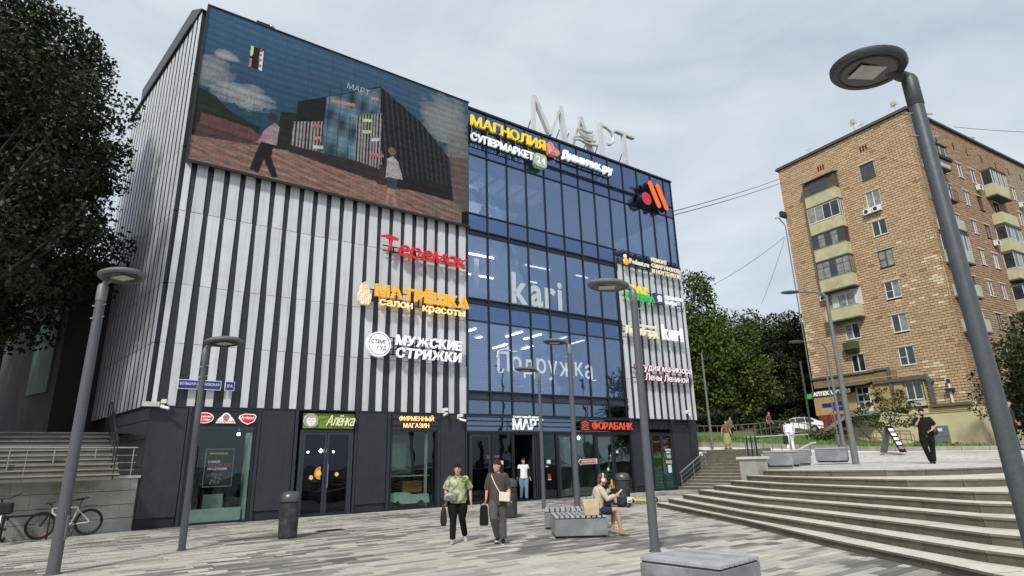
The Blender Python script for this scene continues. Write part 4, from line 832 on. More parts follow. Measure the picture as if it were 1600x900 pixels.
for k, pl in enumerate(KL):
    z1 = H_ * (k + 1); z0 = z1 - H_ - (.02 if k else .1)
    pts = resample(pl, 1.05); nrm = []
    for i in range(len(pts)):
        d = (pts[min(i + 1, len(pts) - 1)] - pts[max(0, i - 1)]).normalized(); nrm.append(Vector((-d.y, d.x, 0)))
    for i in range(len(pts) - 1):          # granite kerb blocks, pale top, much darker face with dirt patches
        a, c = pts[i], pts[i + 1]; na, nc = nrm[i], nrm[i + 1]; dd = (c - a).normalized() * .006; w = .42
        if i == 0: na = Vector((.10, .0, 0)) + na
        j = random.uniform(-.006, .006); a2 = a + dd; c2 = c - dd; a3 = a2 + na * w; c3 = c2 + nc * w; rz_ = random.uniform(-.002, .003)
        if a.x > 13 and a.y < 12: continue
        o_ = Vector((0, 0, z1 + rz_)); l_ = Vector((0, 0, z0)); ov = (na * -.022, nc * -.022); nz = Vector((0, 0, z1 - .035))
        V = [a2 + l_, c2 + l_, c3 + l_, a3 + l_, a2 + nz, c2 + nz, a2 + ov[0] + nz, c2 + ov[1] + nz, a2 + ov[0] + o_, c2 + ov[1] + o_, c3 + o_, a3 + o_]
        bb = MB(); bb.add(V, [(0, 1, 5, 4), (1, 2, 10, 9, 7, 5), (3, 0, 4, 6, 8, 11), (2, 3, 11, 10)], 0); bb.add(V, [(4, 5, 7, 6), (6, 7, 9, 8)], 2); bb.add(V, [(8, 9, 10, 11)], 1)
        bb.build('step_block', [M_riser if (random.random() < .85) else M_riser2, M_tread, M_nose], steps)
    if k < 7:                              # infill of the tread behind the blocks
        nx = KL[k + 1]; b = MB(); A_ = [pts_ for pts_ in pl]; 
        ins = [(x + n_.x * .02, y + n_.y * .02) for (x, y), n_ in zip(pl, [(lambda d: Vector((-d.y, d.x, 0)))((Vector((*pl[min(i + 1, 8)], 0)) - Vector((*pl[max(0, i - 1)], 0))).normalized()) for i in range(9)])]
        for i in range(8):
            b.add([(*ins[i], z1 - .012), (*ins[i + 1], z1 - .012), (nx[i + 1][0] + .3, nx[i + 1][1] + .3, z1 - .012), (nx[i][0] + .3, nx[i][1] + (.3 if i else .1), z1 - .012)], [(0, 1, 2, 3)])
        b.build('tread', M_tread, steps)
# end faces along the left side of the steps and the retaining wall beyond
b = MB(); e1 = Vector((.65, -.76, 0))
pl = [Vector((4.82, 21.85, 0)) + e1 * 0]
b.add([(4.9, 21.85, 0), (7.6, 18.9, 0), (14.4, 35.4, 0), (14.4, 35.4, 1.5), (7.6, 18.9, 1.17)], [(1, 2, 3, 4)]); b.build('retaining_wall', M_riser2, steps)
# ---------------------------------------------------------------- upper plaza, walkway, banks (sheets laid between lines of real points)
def sheet(name, A, B, m, n=1, kind='structure', jit=0, parent=None):
    """strip between two polylines with the same number of points"""
    b = MB(); A = [Vector(p) for p in A]; B = [Vector(p) for p in B]; v = []
    for i in range(n + 1): v += [a.lerp(c, i / n) + Vector((0, 0, random.uniform(-jit, jit) if 0 < i < n else 0)) for a, c in zip(A, B)]
    w = len(A); f = [(i * w + k, i * w + k + 1, (i + 1) * w + k + 1, (i + 1) * w + k) for i in range(n) for k in range(w - 1)]
    b.add(v, f); return b.build(name, m, parent, kind=kind)
def brickm(name, c1, c2, mort, sc):
    m = mat(name, c1, .85, 0, .1, 5); t = m.node_tree; bs = t.nodes['Principled BSDF']; br = t.nodes.new('ShaderNodeTexBrick')
    co = t.nodes.new('ShaderNodeTexCoord'); mp_ = t.nodes.new('ShaderNodeMapping'); mp_.inputs['Rotation'].default_value = (0, 0, -RZ); t.links.new(co.outputs['Object'], mp_.inputs[0]); t.links.new(mp_.outputs[0], br.inputs['Vector'])
    br.inputs['Color1'].default_value = c1 + (1,); br.inputs['Color2'].default_value = c2 + (1,); br.inputs['Mortar'].default_value = mort + (1,); br.inputs['Scale'].default_value = sc; br.inputs['Mortar Size'].default_value = .012; br.inputs['Bias'].default_value = -.35
    n = t.nodes.new('ShaderNodeTexNoise'); n.inputs['Scale'].default_value = .35; n.inputs['Detail'].default_value = 4; t.links.new(co.outputs['Object'], n.inputs['Vector'])
    r = t.nodes.new('ShaderNodeMapRange'); r.inputs[1].default_value = .35; r.inputs[2].default_value = .7; r.inputs[3].default_value = 1.08; r.inputs[4].default_value = .72; t.links.new(n.outputs[0], r.inputs[0])
    x = t.nodes.new('ShaderNodeVectorMath'); x.operation = 'SCALE'; t.links.new(br.outputs[0], x.inputs[0]); t.links.new(r.outputs[0], x.inputs['Scale']); t.links.new(x.outputs[0], bs.inputs['Base Color']); return m
M_up = brickm('upper_paving', (.56, .54, .49), (.36, .35, .33), (.28, .27, .25), 1.6)
# front edge of the upper plaza, its middle line and its back edge at the kerb
F8 = [(7.6, 18.9, 1.195), (8.05, 18.0, 1.195), (8.75, 17.0, 1.195), (9.6, 16.3, 1.195), (10.4, 16.1, 1.195), (11.3, 16.15, 1.195), (12.5, 16.5, 1.195), (14.2, 16.8, 1.195), (18, 17.4, 1.195), (26, 18, 1.195)]
MID = [(10.6, 26.2, 1.26), (12.0, 25.6, 1.26), (13.2, 25, 1.26), (14.4, 24.6, 1.27), (15.6, 24.2, 1.27), (16.8, 23.6, 1.27), (18, 23, 1.27), (19.6, 22.4, 1.27), (22, 21.6, 1.27), (30, 20, 1.27)]
BK = [at(1187, 708, 36.5), at(1215, 707.5, 36), at(1240, 707.5, 35.5), at(1275, 707.5, 35), at(1310, 707.5, 34), at(1345, 707, 33), at(1400, 706, 33), at(1460, 705.5, 33), at(1540, 704.8, 33.5), at(1800, 700, 36)]
sheet('upper_plaza', F8, MID, M_up, 2); sheet('upper_plaza', MID, BK, M_up, 2)
M_kerb = mat('kerb_granite', (.27, .26, .23), .85, 0, .2, 3, .1)
WL = [at(1060, 703, 39), at(1100, 703.5, 38), at(1187, 708, 36.5)]         # top of the narrow stairs
KB = [at(1020, 695, 42), at(1090, 698, 41), at(1190, 700, 39), at(1250, 702, 37.5), at(1345, 704.5, 35.5), at(1400, 705, 34.6), at(1460, 704.4, 34.3), at(1548, 703.6, 34.8), at(1800, 699, 37.5)]
KF = [at(1020, 700, 40), at(1090, 703, 38.6), at(1187, 708, 36.5), at(1250, 707.5, 35.4), at(1345, 707, 33), at(1400, 706, 33), at(1460, 705.5, 33), at(1548, 704.7, 33.5), at(1800, 700, 36)]
M_light = mat('pale_walkway', (.62, .60, .54), .85, 0, .08, 2)
sheet('walkway', KF, KB, M_light, 1)
KT = [p + Vector((0, 0, .30 - .1 * min(1, i / 5))) for i, p in enumerate(KB)]
b = MB()
for i in range(len(KB) - 1):
    a, c = KB[i], KB[i + 1]; n = max(1, int((c - a).length / 1.0))
    for k in range(n):
        p, q = a.lerp(c, k / n), a.lerp(c, (k + .985) / n); h_ = .30 - .1 * min(1, i / 5); bk = Vector((.08, .22, 0))
        b = MB(); b.add([p + Vector((0, 0, -.3)), q + Vector((0, 0, -.3)), q + Vector((0, 0, h_)), p + Vector((0, 0, h_)), p + bk + Vector((0, 0, -.3)), q + bk + Vector((0, 0, -.3)), q + bk + Vector((0, 0, h_)), p + bk + Vector((0, 0, h_))], [(0, 1, 2, 3), (3, 2, 6, 7), (5, 4, 7, 6), (1, 5, 6, 2), (4, 0, 3, 7)])
        if i == 0 and k == 0: kroot = link(D.objects.new('kerb', None)); fin(kroot, kind='structure')
        b.build('kerb_stone', M_kerb, kroot)
M_soil = mat('grass_bank', (.085, .135, .028), .95, 0, .3, 1.2, .3)
G1 = [p + Vector((.08, .2, 0)) for p in KT]
G2 = [at(1020, 686, 50), at(1090, 684, 50), at(1190, 683, 48), at(1250, 684, 46), at(1345, 691, 46), at(1400, 698, 46), at(1460, 700, 46), at(1548, 701, 46), at(1800, 696, 48)]
G3 = [at(1020, 676, 55), at(1090, 676, 55), at(1190, 674, 53), at(1250, 677, 51), at(1325, 690, 57), at(1400, 697, 58), at(1460, 700, 57), at(1548, 701.5, 58), at(1800, 696, 60)]
sheet('grass_bank', G1, G2, M_soil, 6, jit=.04); sheet('grass_bank', G2, G3, M_soil, 3, jit=.03)
G4 = [p + (p - CP).normalized() * 60 + Vector((0, 0, 2.4)) for p in G3]
M_asph = mat('asphalt', (.055, .055, .055), .9, 0, .2, 4)
sheet('road', G3, G4, M_asph, 1)
G5 = [p + (p - CP).normalized() * 300 + Vector((0, 0, -.5)) for p in G4]; sheet('ground', G4, G5, mat('far_ground', (.05, .06, .03), .95), 1)
# pale diagonal footpaths on the bank
def ribbon(pts, w, m, name='footpath', up=.03):
    A = [Vector(p) + Vector((0, 0, up)) for p in pts]; B = [p + Vector((.1, w, .0)) for p in A]; return sheet(name, A, B, m)
ribbon([at(1180, 691.0, 43.5), at(1215, 686.5, 46), at(1245, 681, 49), at(1262, 678.5, 50)], 1.6, M_light, up=.25); ribbon([at(1180, 691, 43.5), at(1140, 690.5, 43), at(1150, 688.5, 45)], 1.0, M_light, up=.22)
ribbon([at(1262, 682, 49), at(1300, 687, 47), at(1345, 695, 44), at(1400, 701, 41), at(1440, 704, 38)], 1.8, M_light, up=.22)
# grass blades on the bank: uncountable
gb = MB(); NRr = random.Random(5)
for i in range(9000):
    k = NRr.uniform(0, 7.0); a = int(k); f_ = k - a; t_ = NRr.random(); A0 = G1[a].lerp(G1[a + 1], f_); A1 = G2[a].lerp(G2[a + 1], f_); p = A0.lerp(A1, t_); an = NRr.uniform(0, PI); h_ = NRr.uniform(.06, .2); w_ = .07
    gb.add([p + Vector((w_ * cos(an), w_ * sin(an), -.02)), p - Vector((w_ * cos(an), w_ * sin(an), .02)), p + Vector((NRr.uniform(-.05, .05), NRr.uniform(-.05, .05), h_))], [(0, 1, 2)])
gb.build('grass', mat('grass_blades', (.12, .20, .035), .9, 0, .35, .8), kind='stuff', label='short green grass growing on the bank behind the kerb', cat='grass')

# narrow stairs between the shopping centre and the broad steps
ns = link(D.objects.new('side_stairs', None)); fin(ns, kind='structure')
Pw, Qw = Vector((7.6, 18.9, 0)), Vector((14.4, 35.4, 0))
def vhit(u):      # where a riser line leaves the facade and meets the retaining wall
    o = FW(u, 0); d = VX; w = Qw - Pw; den = d.x * w.y - d.y * w.x; return ((Pw.x - o.x) * w.y - (Pw.y - o.y) * w.x) / den
for j in range(13):
    u = 24.35 + .36 * j; z1 = .152 * (j + 1); v0 = .02 if u < 26.3 else -1.2; v1 = vhit(u)
    L_ = v1 - v0; n = max(2, int(L_ / 1.2))
    for q in range(n):
        va, vb = v0 + L_ * q / n + .004, v0 + L_ * (q + 1) / n - .004
        a = [FW(u, va), FW(u + .42, va), FW(u + .42, vb), FW(u, vb)]; bb = MB(); lo = Vector((0, 0, z1 - .17)); hi = Vector((0, 0, z1 + random.uniform(-.001, .002)))
        if j < 12 or True: bb.add([p + lo for p in a] + [p + hi for p in a], [(0, 3, 7, 4), (1, 0, 4, 5), (3, 2, 6, 7), (2, 1, 5, 6)], 0); bb.add([p + hi for p in a], [(0, 1, 2, 3)], 1)
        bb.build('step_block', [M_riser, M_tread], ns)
b = MB(); b.add([FW(24.35 + .36 * 13, -1.2, 1.98), FW(24.35 + .36 * 13, vhit(29.03), 1.98), Vector((14.4, 35.4, 1.98)), at(1187, 708, 36.6), KF[1] + Vector((0, 0, .0)), KF[0]], [(0, 1, 3, 4, 5)]); b.build('landing', M_light, ns)
# plinth wall at the head of the steps
t = thing('stone_pier', 'pale square stone pier with a flat cap where the broad steps end', 'pier', (7.55, 19.75, 0), RZ)
b = MB(); b.box(-.30, .30, -.30, .30, .0, 1.52); b.build('shaft', mat('pier_granite', (.33, .33, .29), .8, 0, .15, 2, .1), t); MB().box(-.36, .36, -.36, .36, 1.525, 1.60).build('cap', mat('pier_cap', (.55, .54, .48), .8), t)
# ---------------------------------------------------------------- granite wall, terrace and stairs on the left
WD = Vector((-.63234, -.77469, 0)); WN = Vector((.77469, -.63234, 0)); WA = Vector((-11.265, 18.525, 0))     # along the wall, out of the wall
def WP(u, v, z=0): return WA + WD * u + WN * v + Vector((0, 0, z))
WRZ = math.atan2(-WD.y, -WD.x)      # local x runs back towards the corner, so the outside is -y
lw = thing('granite_wall', 'low granite slab wall behind the parked bicycles at the left', 'wall', WP(9, 0), WRZ)
M_gran = mat('granite_slab', (.36, .37, .31), .75, 0, .22, 1.6, .12, dirt=(.20, .21, .17), dirts=.9)
M_gcap = mat('granite_cap', (.50, .50, .45), .7, 0, .1, 3)
for r_, (z0, z1, off) in enumerate(((0, .36, .3), (.37, .73, .75), (.74, 1.11, .1), (1.12, 1.45, .55))):
    x = -off
    while x < 8.93:
        x1 = min(x + .93, 8.94); x0 = max(x, 0)
        if x1 - x0 > .05: MB().box(x0 + .003, x1 - .003, random.uniform(-.003, .003), .12, z0, z1 - .005).build('granite_slab', M_gran, lw)
        x += .93
MB().box(0, 8.94, .06, .4, 0, 1.45).build('core', M_joint, lw); MB().box(-.02, 8.98, -.06, .42, 1.455, 1.53).build('cap', M_gcap, lw)
# railing on top
rl = thing('steel_railing', 'steel railing with three thin bars on top of the granite wall', 'railing', WP(9, 0, 1.53), WRZ)
b = MB(); b.tube([(0, .12, .80), (8.85, .12, .80)], .028, 10); b.build('handrail', M_steel, rl, True)
for z in (.16, .37, .58): MB().tube([(0, .12, z), (8.85, .12, z)], .011, 6).build('bar', M_steel, rl)
for k in range(10): MB().tube([(8.75 - .98 * k, .12, 0), (8.75 - .98 * k, .12, .80)], .018, 8).build('post', M_steel, rl)
# terrace and stairs behind the wall
M_ston = mat('worn_stair_stone', (.13, .125, .105), .85, 0, .25, 1.5, .15, dirt=(.09, .09, .07), dirts=1.1)
b = MB(); b.add([WP(0, -.4, 1.46), WP(12, -.4, 1.46), WP(12, -3.2, 1.46), WP(-3.2, -3.2, 1.46)], [(0, 1, 2, 3)]); b.build('terrace', M_ston, kind='structure')
lst = link(D.objects.new('left_stairs', None)); fin(lst, kind='structure')
SB0, SB1 = at(186, 745, 20.3), at(24, 745, 20.3)
DR = Vector((-.62, .78, 0)); SD_ = (SB1 - SB0); SD_.z = 0; SD_.normalize()
for j in range(10):
    for q in range(4):
        a = SB0 + DR * .36 * j + SD_ * (q * 1.05 + .003) * 1.0; c = SB0 + DR * .36 * j + SD_ * ((q + 1) * 1.05 - .003); z1 = 1.46 + .14 * (j + 1); a = a.copy(); c = c.copy(); a.z = c.z = 0
        bk = DR * .45; V = [p + Vector((0, 0, z)) for z in (z1 - .16, z1) for p in (a, c, c + bk, a + bk)]
        o_ = MB().add(V, [(0, 1, 5, 4), (1, 2, 6, 5), (2, 3, 7, 6), (3, 0, 4, 7), (4, 5, 6, 7)]).build('step_block', M_ston, lst)
        ov = DR * -.03; V = [p + ov * k_ + Vector((0, 0, z)) for z in (z1 - .035, z1 + .004) for p, k_ in ((a, 1), (c, 1), (c + DR * .1, 0), (a + DR * .1, 0))]
        MB().add(V, [(0, 1, 5, 4), (1, 2, 6, 5), (2, 3, 7, 6), (3, 0, 4, 7), (4, 5, 6, 7), (3, 2, 1, 0)]).build('nosing', D.materials.get('worn_nosing') or mat('worn_nosing', (.25, .24, .20), .85, 0, .2, 3), o_)
b = MB(); a = SB0 + DR * 3.6; a.z = 2.85; b.add([a - SD_ * 3, a + SD_ * 14, a + SD_ * 14 + DR * 14, a - SD_ * 3 + DR * 14], [(0, 1, 2, 3)]); b.build('upper_landing', M_ston, kind='structure')
# left cheek wall of the stairs
t = thing('stair_cheek_wall', 'pale capped stone wall at the far left of the left stairs', 'wall', (0, 0, 0))
a = SB0 + SD_ * 4.25; a.z = 0; V = [a - DR * .9, a + SD_ * 2.5 - DR * .9, a + SD_ * 2.5 + DR * 5, a + DR * 5]
MB().add([p + Vector((0, 0, z)) for z in (1.3, 3.0) for p in V], [(0, 1, 5, 4), (1, 2, 6, 5), (2, 3, 7, 6), (3, 0, 4, 7), (4, 5, 6, 7)]).build('wall', M_gran, t)
V = [a - DR * .97 - SD_ * .05, a + SD_ * 2.5 - DR * .97, a + SD_ * 2.5 + DR * 5, a + DR * 5 - SD_ * .05]
MB().add([p + Vector((0, 0, z)) for z in (3.005, 3.09) for p in V], [(0, 1, 5, 4), (1, 2, 6, 5), (2, 3, 7, 6), (3, 0, 4, 7), (4, 5, 6, 7), (3, 2, 1, 0)]).build('cap', M_gcap, t)
# handrails of the left stairs
M_rust = mat('dark_rail', (.05, .048, .045), .5, .6, .2, 9)
for nm, off, lab in (('stair_railing', .15, 'dark stair railing rising beside the shopping centre flank'), ('stair_railing', 4.05, 'dark stair railing at the far side of the left stairs')):
    t = thing(nm, lab, 'railing', (0, 0, 0)); p0 = SB0 + SD_ * off; p0.z = 1.55; p1 = p0 + DR * 3.6 + Vector((0, 0, 1.4)); p2 = p1 + DR * .9; b = MB(); b.tube([p0 + Vector((0, 0, .9)), p1 + Vector((0, 0, .9)), p2 + Vector((0, 0, .9))], .028, 8); b.build('handrail', M_rust, t, True)
    b = MB(); b.tube([p0 + Vector((0, 0, .45)), p1 + Vector((0, 0, .45)), p2 + Vector((0, 0, .45))], .014, 6); b.build('bar', M_rust, t)
    for k in range(6): q = p0.lerp(p1, k / 5); MB().tube([q - Vector((0, 0, .1)), q + Vector((0, 0, .9))], .018, 6).build('post', M_rust, t)
    MB().tube([p2 - Vector((0, 0, .1)), p2 + Vector((0, 0, .9))], .018, 6).build('post', M_rust, t)
# dark building behind the left trees
t = thing('service_building', 'dark plain building in the shade behind the left trees', 'building', at(60, 640, 30), R(-35)); t.location.z = 2.8
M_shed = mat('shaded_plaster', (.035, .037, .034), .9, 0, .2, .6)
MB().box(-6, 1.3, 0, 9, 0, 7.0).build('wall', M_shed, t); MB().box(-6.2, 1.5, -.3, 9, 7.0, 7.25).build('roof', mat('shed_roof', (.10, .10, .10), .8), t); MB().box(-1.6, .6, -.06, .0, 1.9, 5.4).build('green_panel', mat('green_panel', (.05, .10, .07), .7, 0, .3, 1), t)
# metal railing of the side stairs
t = thing('stair_railing', 'grey sloping steel railing along the right end of the shopping centre', 'railing', (0, 0, 0)); b = MB()
M_rail = mat('galvanised_rail', (.22, .23, .25), .4, .5, .1, 10)
a0, a1 = FW(24.35, .28, .86), FW(26.55, .28, 1.90); b.tube([a0 - UX * .05, a0, a1, a1 + UX * .02], .03, 8); b.build('handrail', mat('pale_rail', (.45, .46, .47), .35, .7), t, True)
for dz in (.25, .48, .70): MB().tube([a0 - Vector((0, 0, dz)), a1 - Vector((0, 0, dz))], .014, 6).build('bar', M_rail, t)
for k in range(3): q = a0.lerp(a1, k / 2 * .98 + .01); MB().tube([q - Vector((0, 0, .9)), q], .022, 8).build('post', M_rail, t)
# ---------------------------------------------------------------- street lamps of the square
def plaza_lamp(bx, by, h, hx, hy, label, rad=.075, tilt=None, tiltv=None, big=False, zb=0.):
    """round pole with a flat round head reaching towards (hx, hy)"""
    t = thing('street_lamp', label, 'street lamp', (bx, by, zb), math.atan2(hy, hx), 'round headed street lamps of the square')
    r1 = rad * .82; MB().box(-rad * .42, rad * .42, -rad * 1.0, -rad * .5, .55, .95).build('access_door', M_lampg if not big else M_metal, t, rotz=(2.2 if hx > 0 else -1.2)); MB().lathe([(rad * 1.35, 0), (rad * 1.35, .015), (rad * 1.04, .03)], 0, 0, 20).build('base_collar', M_metal, t, True); b = MB(); b.tube([(0, 0, -.02), (0, 0, h - .34)], [rad, r1], 20, cap=False); b.build('pole', M_metal, t, True)
    b = MB(); b.tube([(0, 0, h - .34), (0, 0, h - .33), (0, 0, h - .05), (.0, 0, h)], [r1 * 1.0, r1 * 1.12, r1 * 1.12, r1 * .8], 18); b.build('collar', M_lampd if big else M_lampg, t, True)
    mh = M_lampd if big else M_lampg
    b = MB(); b.tube([(0, 0, h - .02), (.08, 0, h + .04 if not big else h), (.22, 0, h + .10 if not big else h + .06)], [.05, .055, .05], 10); b.build('bracket', mh, t, True)
    b = MB(); 
    for dz in (-.42, -.66): b.tube([(-rad - .07, 0, h + dz), (rad + .07, 0, h + dz)], .009, 6); b.tube([(0, -rad - .03, h + dz - .04), (0, rad * .2, h + dz - .04)], .016, 8)
    b.build('bolt', M_steel, t)
    c = .41 if big else .50; qs = .80 if big else 1.0; hz = h + (.09 if big else .12); N = 36; tl = R(4)
    def ring(rr, z): return [(c + rr * qs * cos(2 * PI * k / N), rr * qs * .92 * sin(2 * PI * k / N), hz + z + tan_ * rr * cos(2 * PI * k / N)) for k in range(N)]
    tan_ = math.tan(tl)
    hd = MB().loft([ring(.30, -.055), ring(.40, -.055), ring(.425, -.03), ring(.425, .005), ring(.36, .04), ring(.20, .06), ring(.02, .065)], 0, True).build('lamp_head', mh, t, True)
    MB().loft([ring(.325, -.063), ring(.335, -.063), ring(.335, -.054), ring(.325, -.054)], 0, False).build('gasket', M_black, t, True)
    MB().loft([ring(.01, -.058), ring(.30, -.058), ring(.305, -.050)], 0, False).build('glass_cover', mat('lamp_glass', (.05, .05, .048), .15, 0, .1, 5) if 'lamp_glass' not in D.materials else D.materials['lamp_glass'], t, True)
    MB().box(c - .19 * qs, c + .19 * qs, -.125 * qs, .125 * qs, hz - .068, hz - .059).build('led_plate', D.materials.get('led_plate_grey') or mat('led_plate_grey', (.52, .52, .49), .6, 0, .12, 30, dirt=(.35, .34, .3), dirts=9), t)
    if tiltv: t.rotation_mode = 'XYZ'; t.rotation_euler = (tiltv[0], tiltv[1], t.rotation_euler[2])
    return t
def pole_r(px, d): return px * d / 925 / 2
plaza_lamp(-7.93, 10.96, 5.15, .93, -.36, 'grey street lamp in front of the bicycles at the left, head pointing right', .10)
plaza_lamp(-7.21, 13.67, 4.38, .95, -.3, 'grey street lamp in front of the leftmost shop window', .075)
plaza_lamp(2.49, 11.76, 5.0, -.99, .05, 'grey street lamp rising behind the nearest bench, head pointing left', .085)
plaza_lamp(1.96, 20.66, 5.55, -.98, -.1, 'grey street lamp directly behind the seated person', .10)
plaza_lamp(.93, 22.36, 4.85, -.98, -.1, 'slim grey street lamp beside the entrance, behind the benches', .07)
# the near lamp stands on the steps at the right edge
bl = plaza_lamp(3.93, 5.06, 5.12, -.86, .16, 'dark street lamp close to the camera, leaning across the right edge', .076, big=True)
bl.location = (4.02, 5.0, .06); bl.rotation_euler = (R(.3), R(.9), bl.rotation_euler[2] * 0 + math.atan2(-.10, -.85))
for ch in bl.children:
    if ch.name.startswith('pole'): ch.data.materials[0] = mat('near_pole_paint', (.085, .098, .108), .42, .35, .12, 60, .12, dirt=(.11, .12, .125), dirts=14)
# ---------------------------------------------------------------- bench blocks
M_bst = mat('grey_bench_stone', (.20, .215, .225), .5, .25, .18, 2.2, .05, dirt=(.34, .355, .36), dirts=1.1); M_slat = mat('weathered_slat', (.33, .345, .36), .7, 0, .18, 6, .15, dirt=(.2, .21, .22), dirts=3); per_object(M_slat, .16); M_gap = mat('bench_gap', (.03, .03, .03), .9)
def bench(name, label, x, y, rz, w, dp, h=.45, z=0, n=9, along='y', slats=True):
    t = thing(name, label, 'bench', (x, y, z), rz, 'stone block benches with slatted tops')
    MB().box(0.04, w - .04, .04, dp - .04, 0, .05).build('foot', M_gap, t)
    MB().box(0, w, 0, dp, .05, h - .065).build('block', M_bst, t, bevel=.008); MB().box(.02, w - .02, .02, dp - .02, h - .065, h - .045).build('tray', M_gap, t)
    if slats:
        for k in range(n):
            if along == 'y': a = w * k / n; MB().box(a + .019, a + w / n - .019, -.005, dp + .005, h - .045, h + random.uniform(-.002, .002)).build('slat', M_slat, t, bevel=.005)
            else: a = dp * k / n; MB().box(-.005, w + .005, a + .019, a + dp / n - .019, h - .045, h + random.uniform(-.002, .002)).build('slat', M_slat, t, bevel=.005)
    return t
bench('bench', 'grey block bench with slatted top on which the person in shorts sits', .80, 13.9, R(1.5), 1.16, 1.25, .46, n=10)
bench('bench', 'grey block bench directly behind the one with the seated person', .66, 15.75, R(-3), 1.6, 1.1, .46, n=12)
bench('bench', 'nearest grey block bench with weathered slats, cut by the bottom edge', 2.27, 7.38, math.atan2(.66, .72), .98, 1.10, .45, n=8, along='y')
def ubench(lab, px0, px1, py, d, h=.62, dp=1.0):
    a = at(px0, py, d); c = at(px1, py, d); v = c - a; t = bench('bench', lab, a.x, a.y, math.atan2(v.y, v.x), math.hypot(v.x, v.y), dp, h, a.z, n=8, along='x')
    return t
ubench('long grey block bench on the upper plaza beside the stone pier', 1195, 1241, 730.5, 21.5, .50, .8)
ubench('small grey block bench behind the long one on the upper plaza', 1238, 1251, 728.5, 23.0, .50, .6); ubench('short grey block bench on the upper plaza, third from the pier', 1246, 1269, 726.5, 24.5, .54, .6)
ubench('grey block bench on the upper plaza left of the two tall lamp poles', 1276, 1328, 723, 25.5, .52, .9)
# ---------------------------------------------------------------- litter bins
M_bin = mat('dark_bin_metal', (.040, .045, .045), .5, .4, .25, 8, .1, dirt=(.09, .095, .09), dirts=5)
def bin_(x, y, label, hh=1.08, r=.23, n=24, sq=1.0):
    t = thing('litter_bin', label, 'litter bin', (x, y, 0), .2, 'dark litter bins with domed lids')
    b = MB(); b.lathe([(r * .92, .0), (r * .92, .04)], 0, 0, n); b.build('base', M_black, t, True)
    b = MB(); b.lathe([(r * .96, .04), (r * 1.02, hh * .74), (r * 1.02, hh * .75)], 0, 0, n); b.build('body', M_bin, t, True)
    b = MB(); b.lathe([(r * 1.07, hh * .78), (r * 1.07, hh * .86), (r * 1.0, hh * .93), (r * .7, hh * .985), (r * .2, hh)], 0, 0, n); b.build('lid', mat('bin_lid', (.10, .105, .105), .35, .5, .15, 6) if 'bin_lid' not in D.materials else D.materials['bin_lid'], t, True)
    MB().lathe([(r * .9, hh * .74), (r * .9, hh * .785)], 0, 0, n).build('slot', M_black, t, True)
    return t
bin_(-5.60, 15.42, 'dark round litter bin in front of the wall left of the glass shop door')
bin_(-.28, 19.2, 'dark litter bin behind the walker with the cream shoulder bag', 1.15, .27)
bin_(3.80, 22.5, 'tall dark litter bin behind the parked kick scooter', 1.15, .25, 20)
# iron drain cover
t = thing('drain_cover', 'dark rectangular drain cover in the paving near the litter bin', 'drain cover', (-5.0, 16.9, .004), RZ); b = MB(); b.box(-.35, .35, -.2, .2, 0, .006); b.build('plate', M_bin, t); b = MB()
for k in range(6): b.box(-.32, .32, -.17 + k * .062, -.14 + k * .062, .006, .010)
b.build('ribs', M_black, t)
# ---------------------------------------------------------------- bicycles
M_tyre = mat('tyre_rubber', (.012, .012, .012), .8, 0, .2, 20); M_bw = mat('white_bike_frame', (.68, .68, .66), .3, 0, .04, 5, coat=.5); M_bk = mat('black_bike_frame', (.015, .015, .016), .35, 0, .1, 5)
def wheel(par, x, r=.345, name='wheel', y=0., spokes=16, z=None):
    z = r if z is None else z
    w = MB().torus((x, y, z), (0, 1, 0), r - .028, .026, 32, 8).build(name, M_tyre, par, True)
    MB().torus((x, y, z), (0, 1, 0), r - .06, .011, 32, 6).build('rim', M_bk, w, True)
    b = MB()
    for k in range(spokes):
        a = 2 * PI * k / spokes; b.tube([(x + .03 * cos(a + .5), y, z + .03 * sin(a + .5)), (x + (r - .065) * cos(a), y, z + (r - .065) * sin(a))], .0022, 4)
    b.build('spokes', M_steel, w); MB().tube([(x, y - .04, z), (x, y + .04, z)], .028, 10).build('hub', M_bk, w, True)
    return w
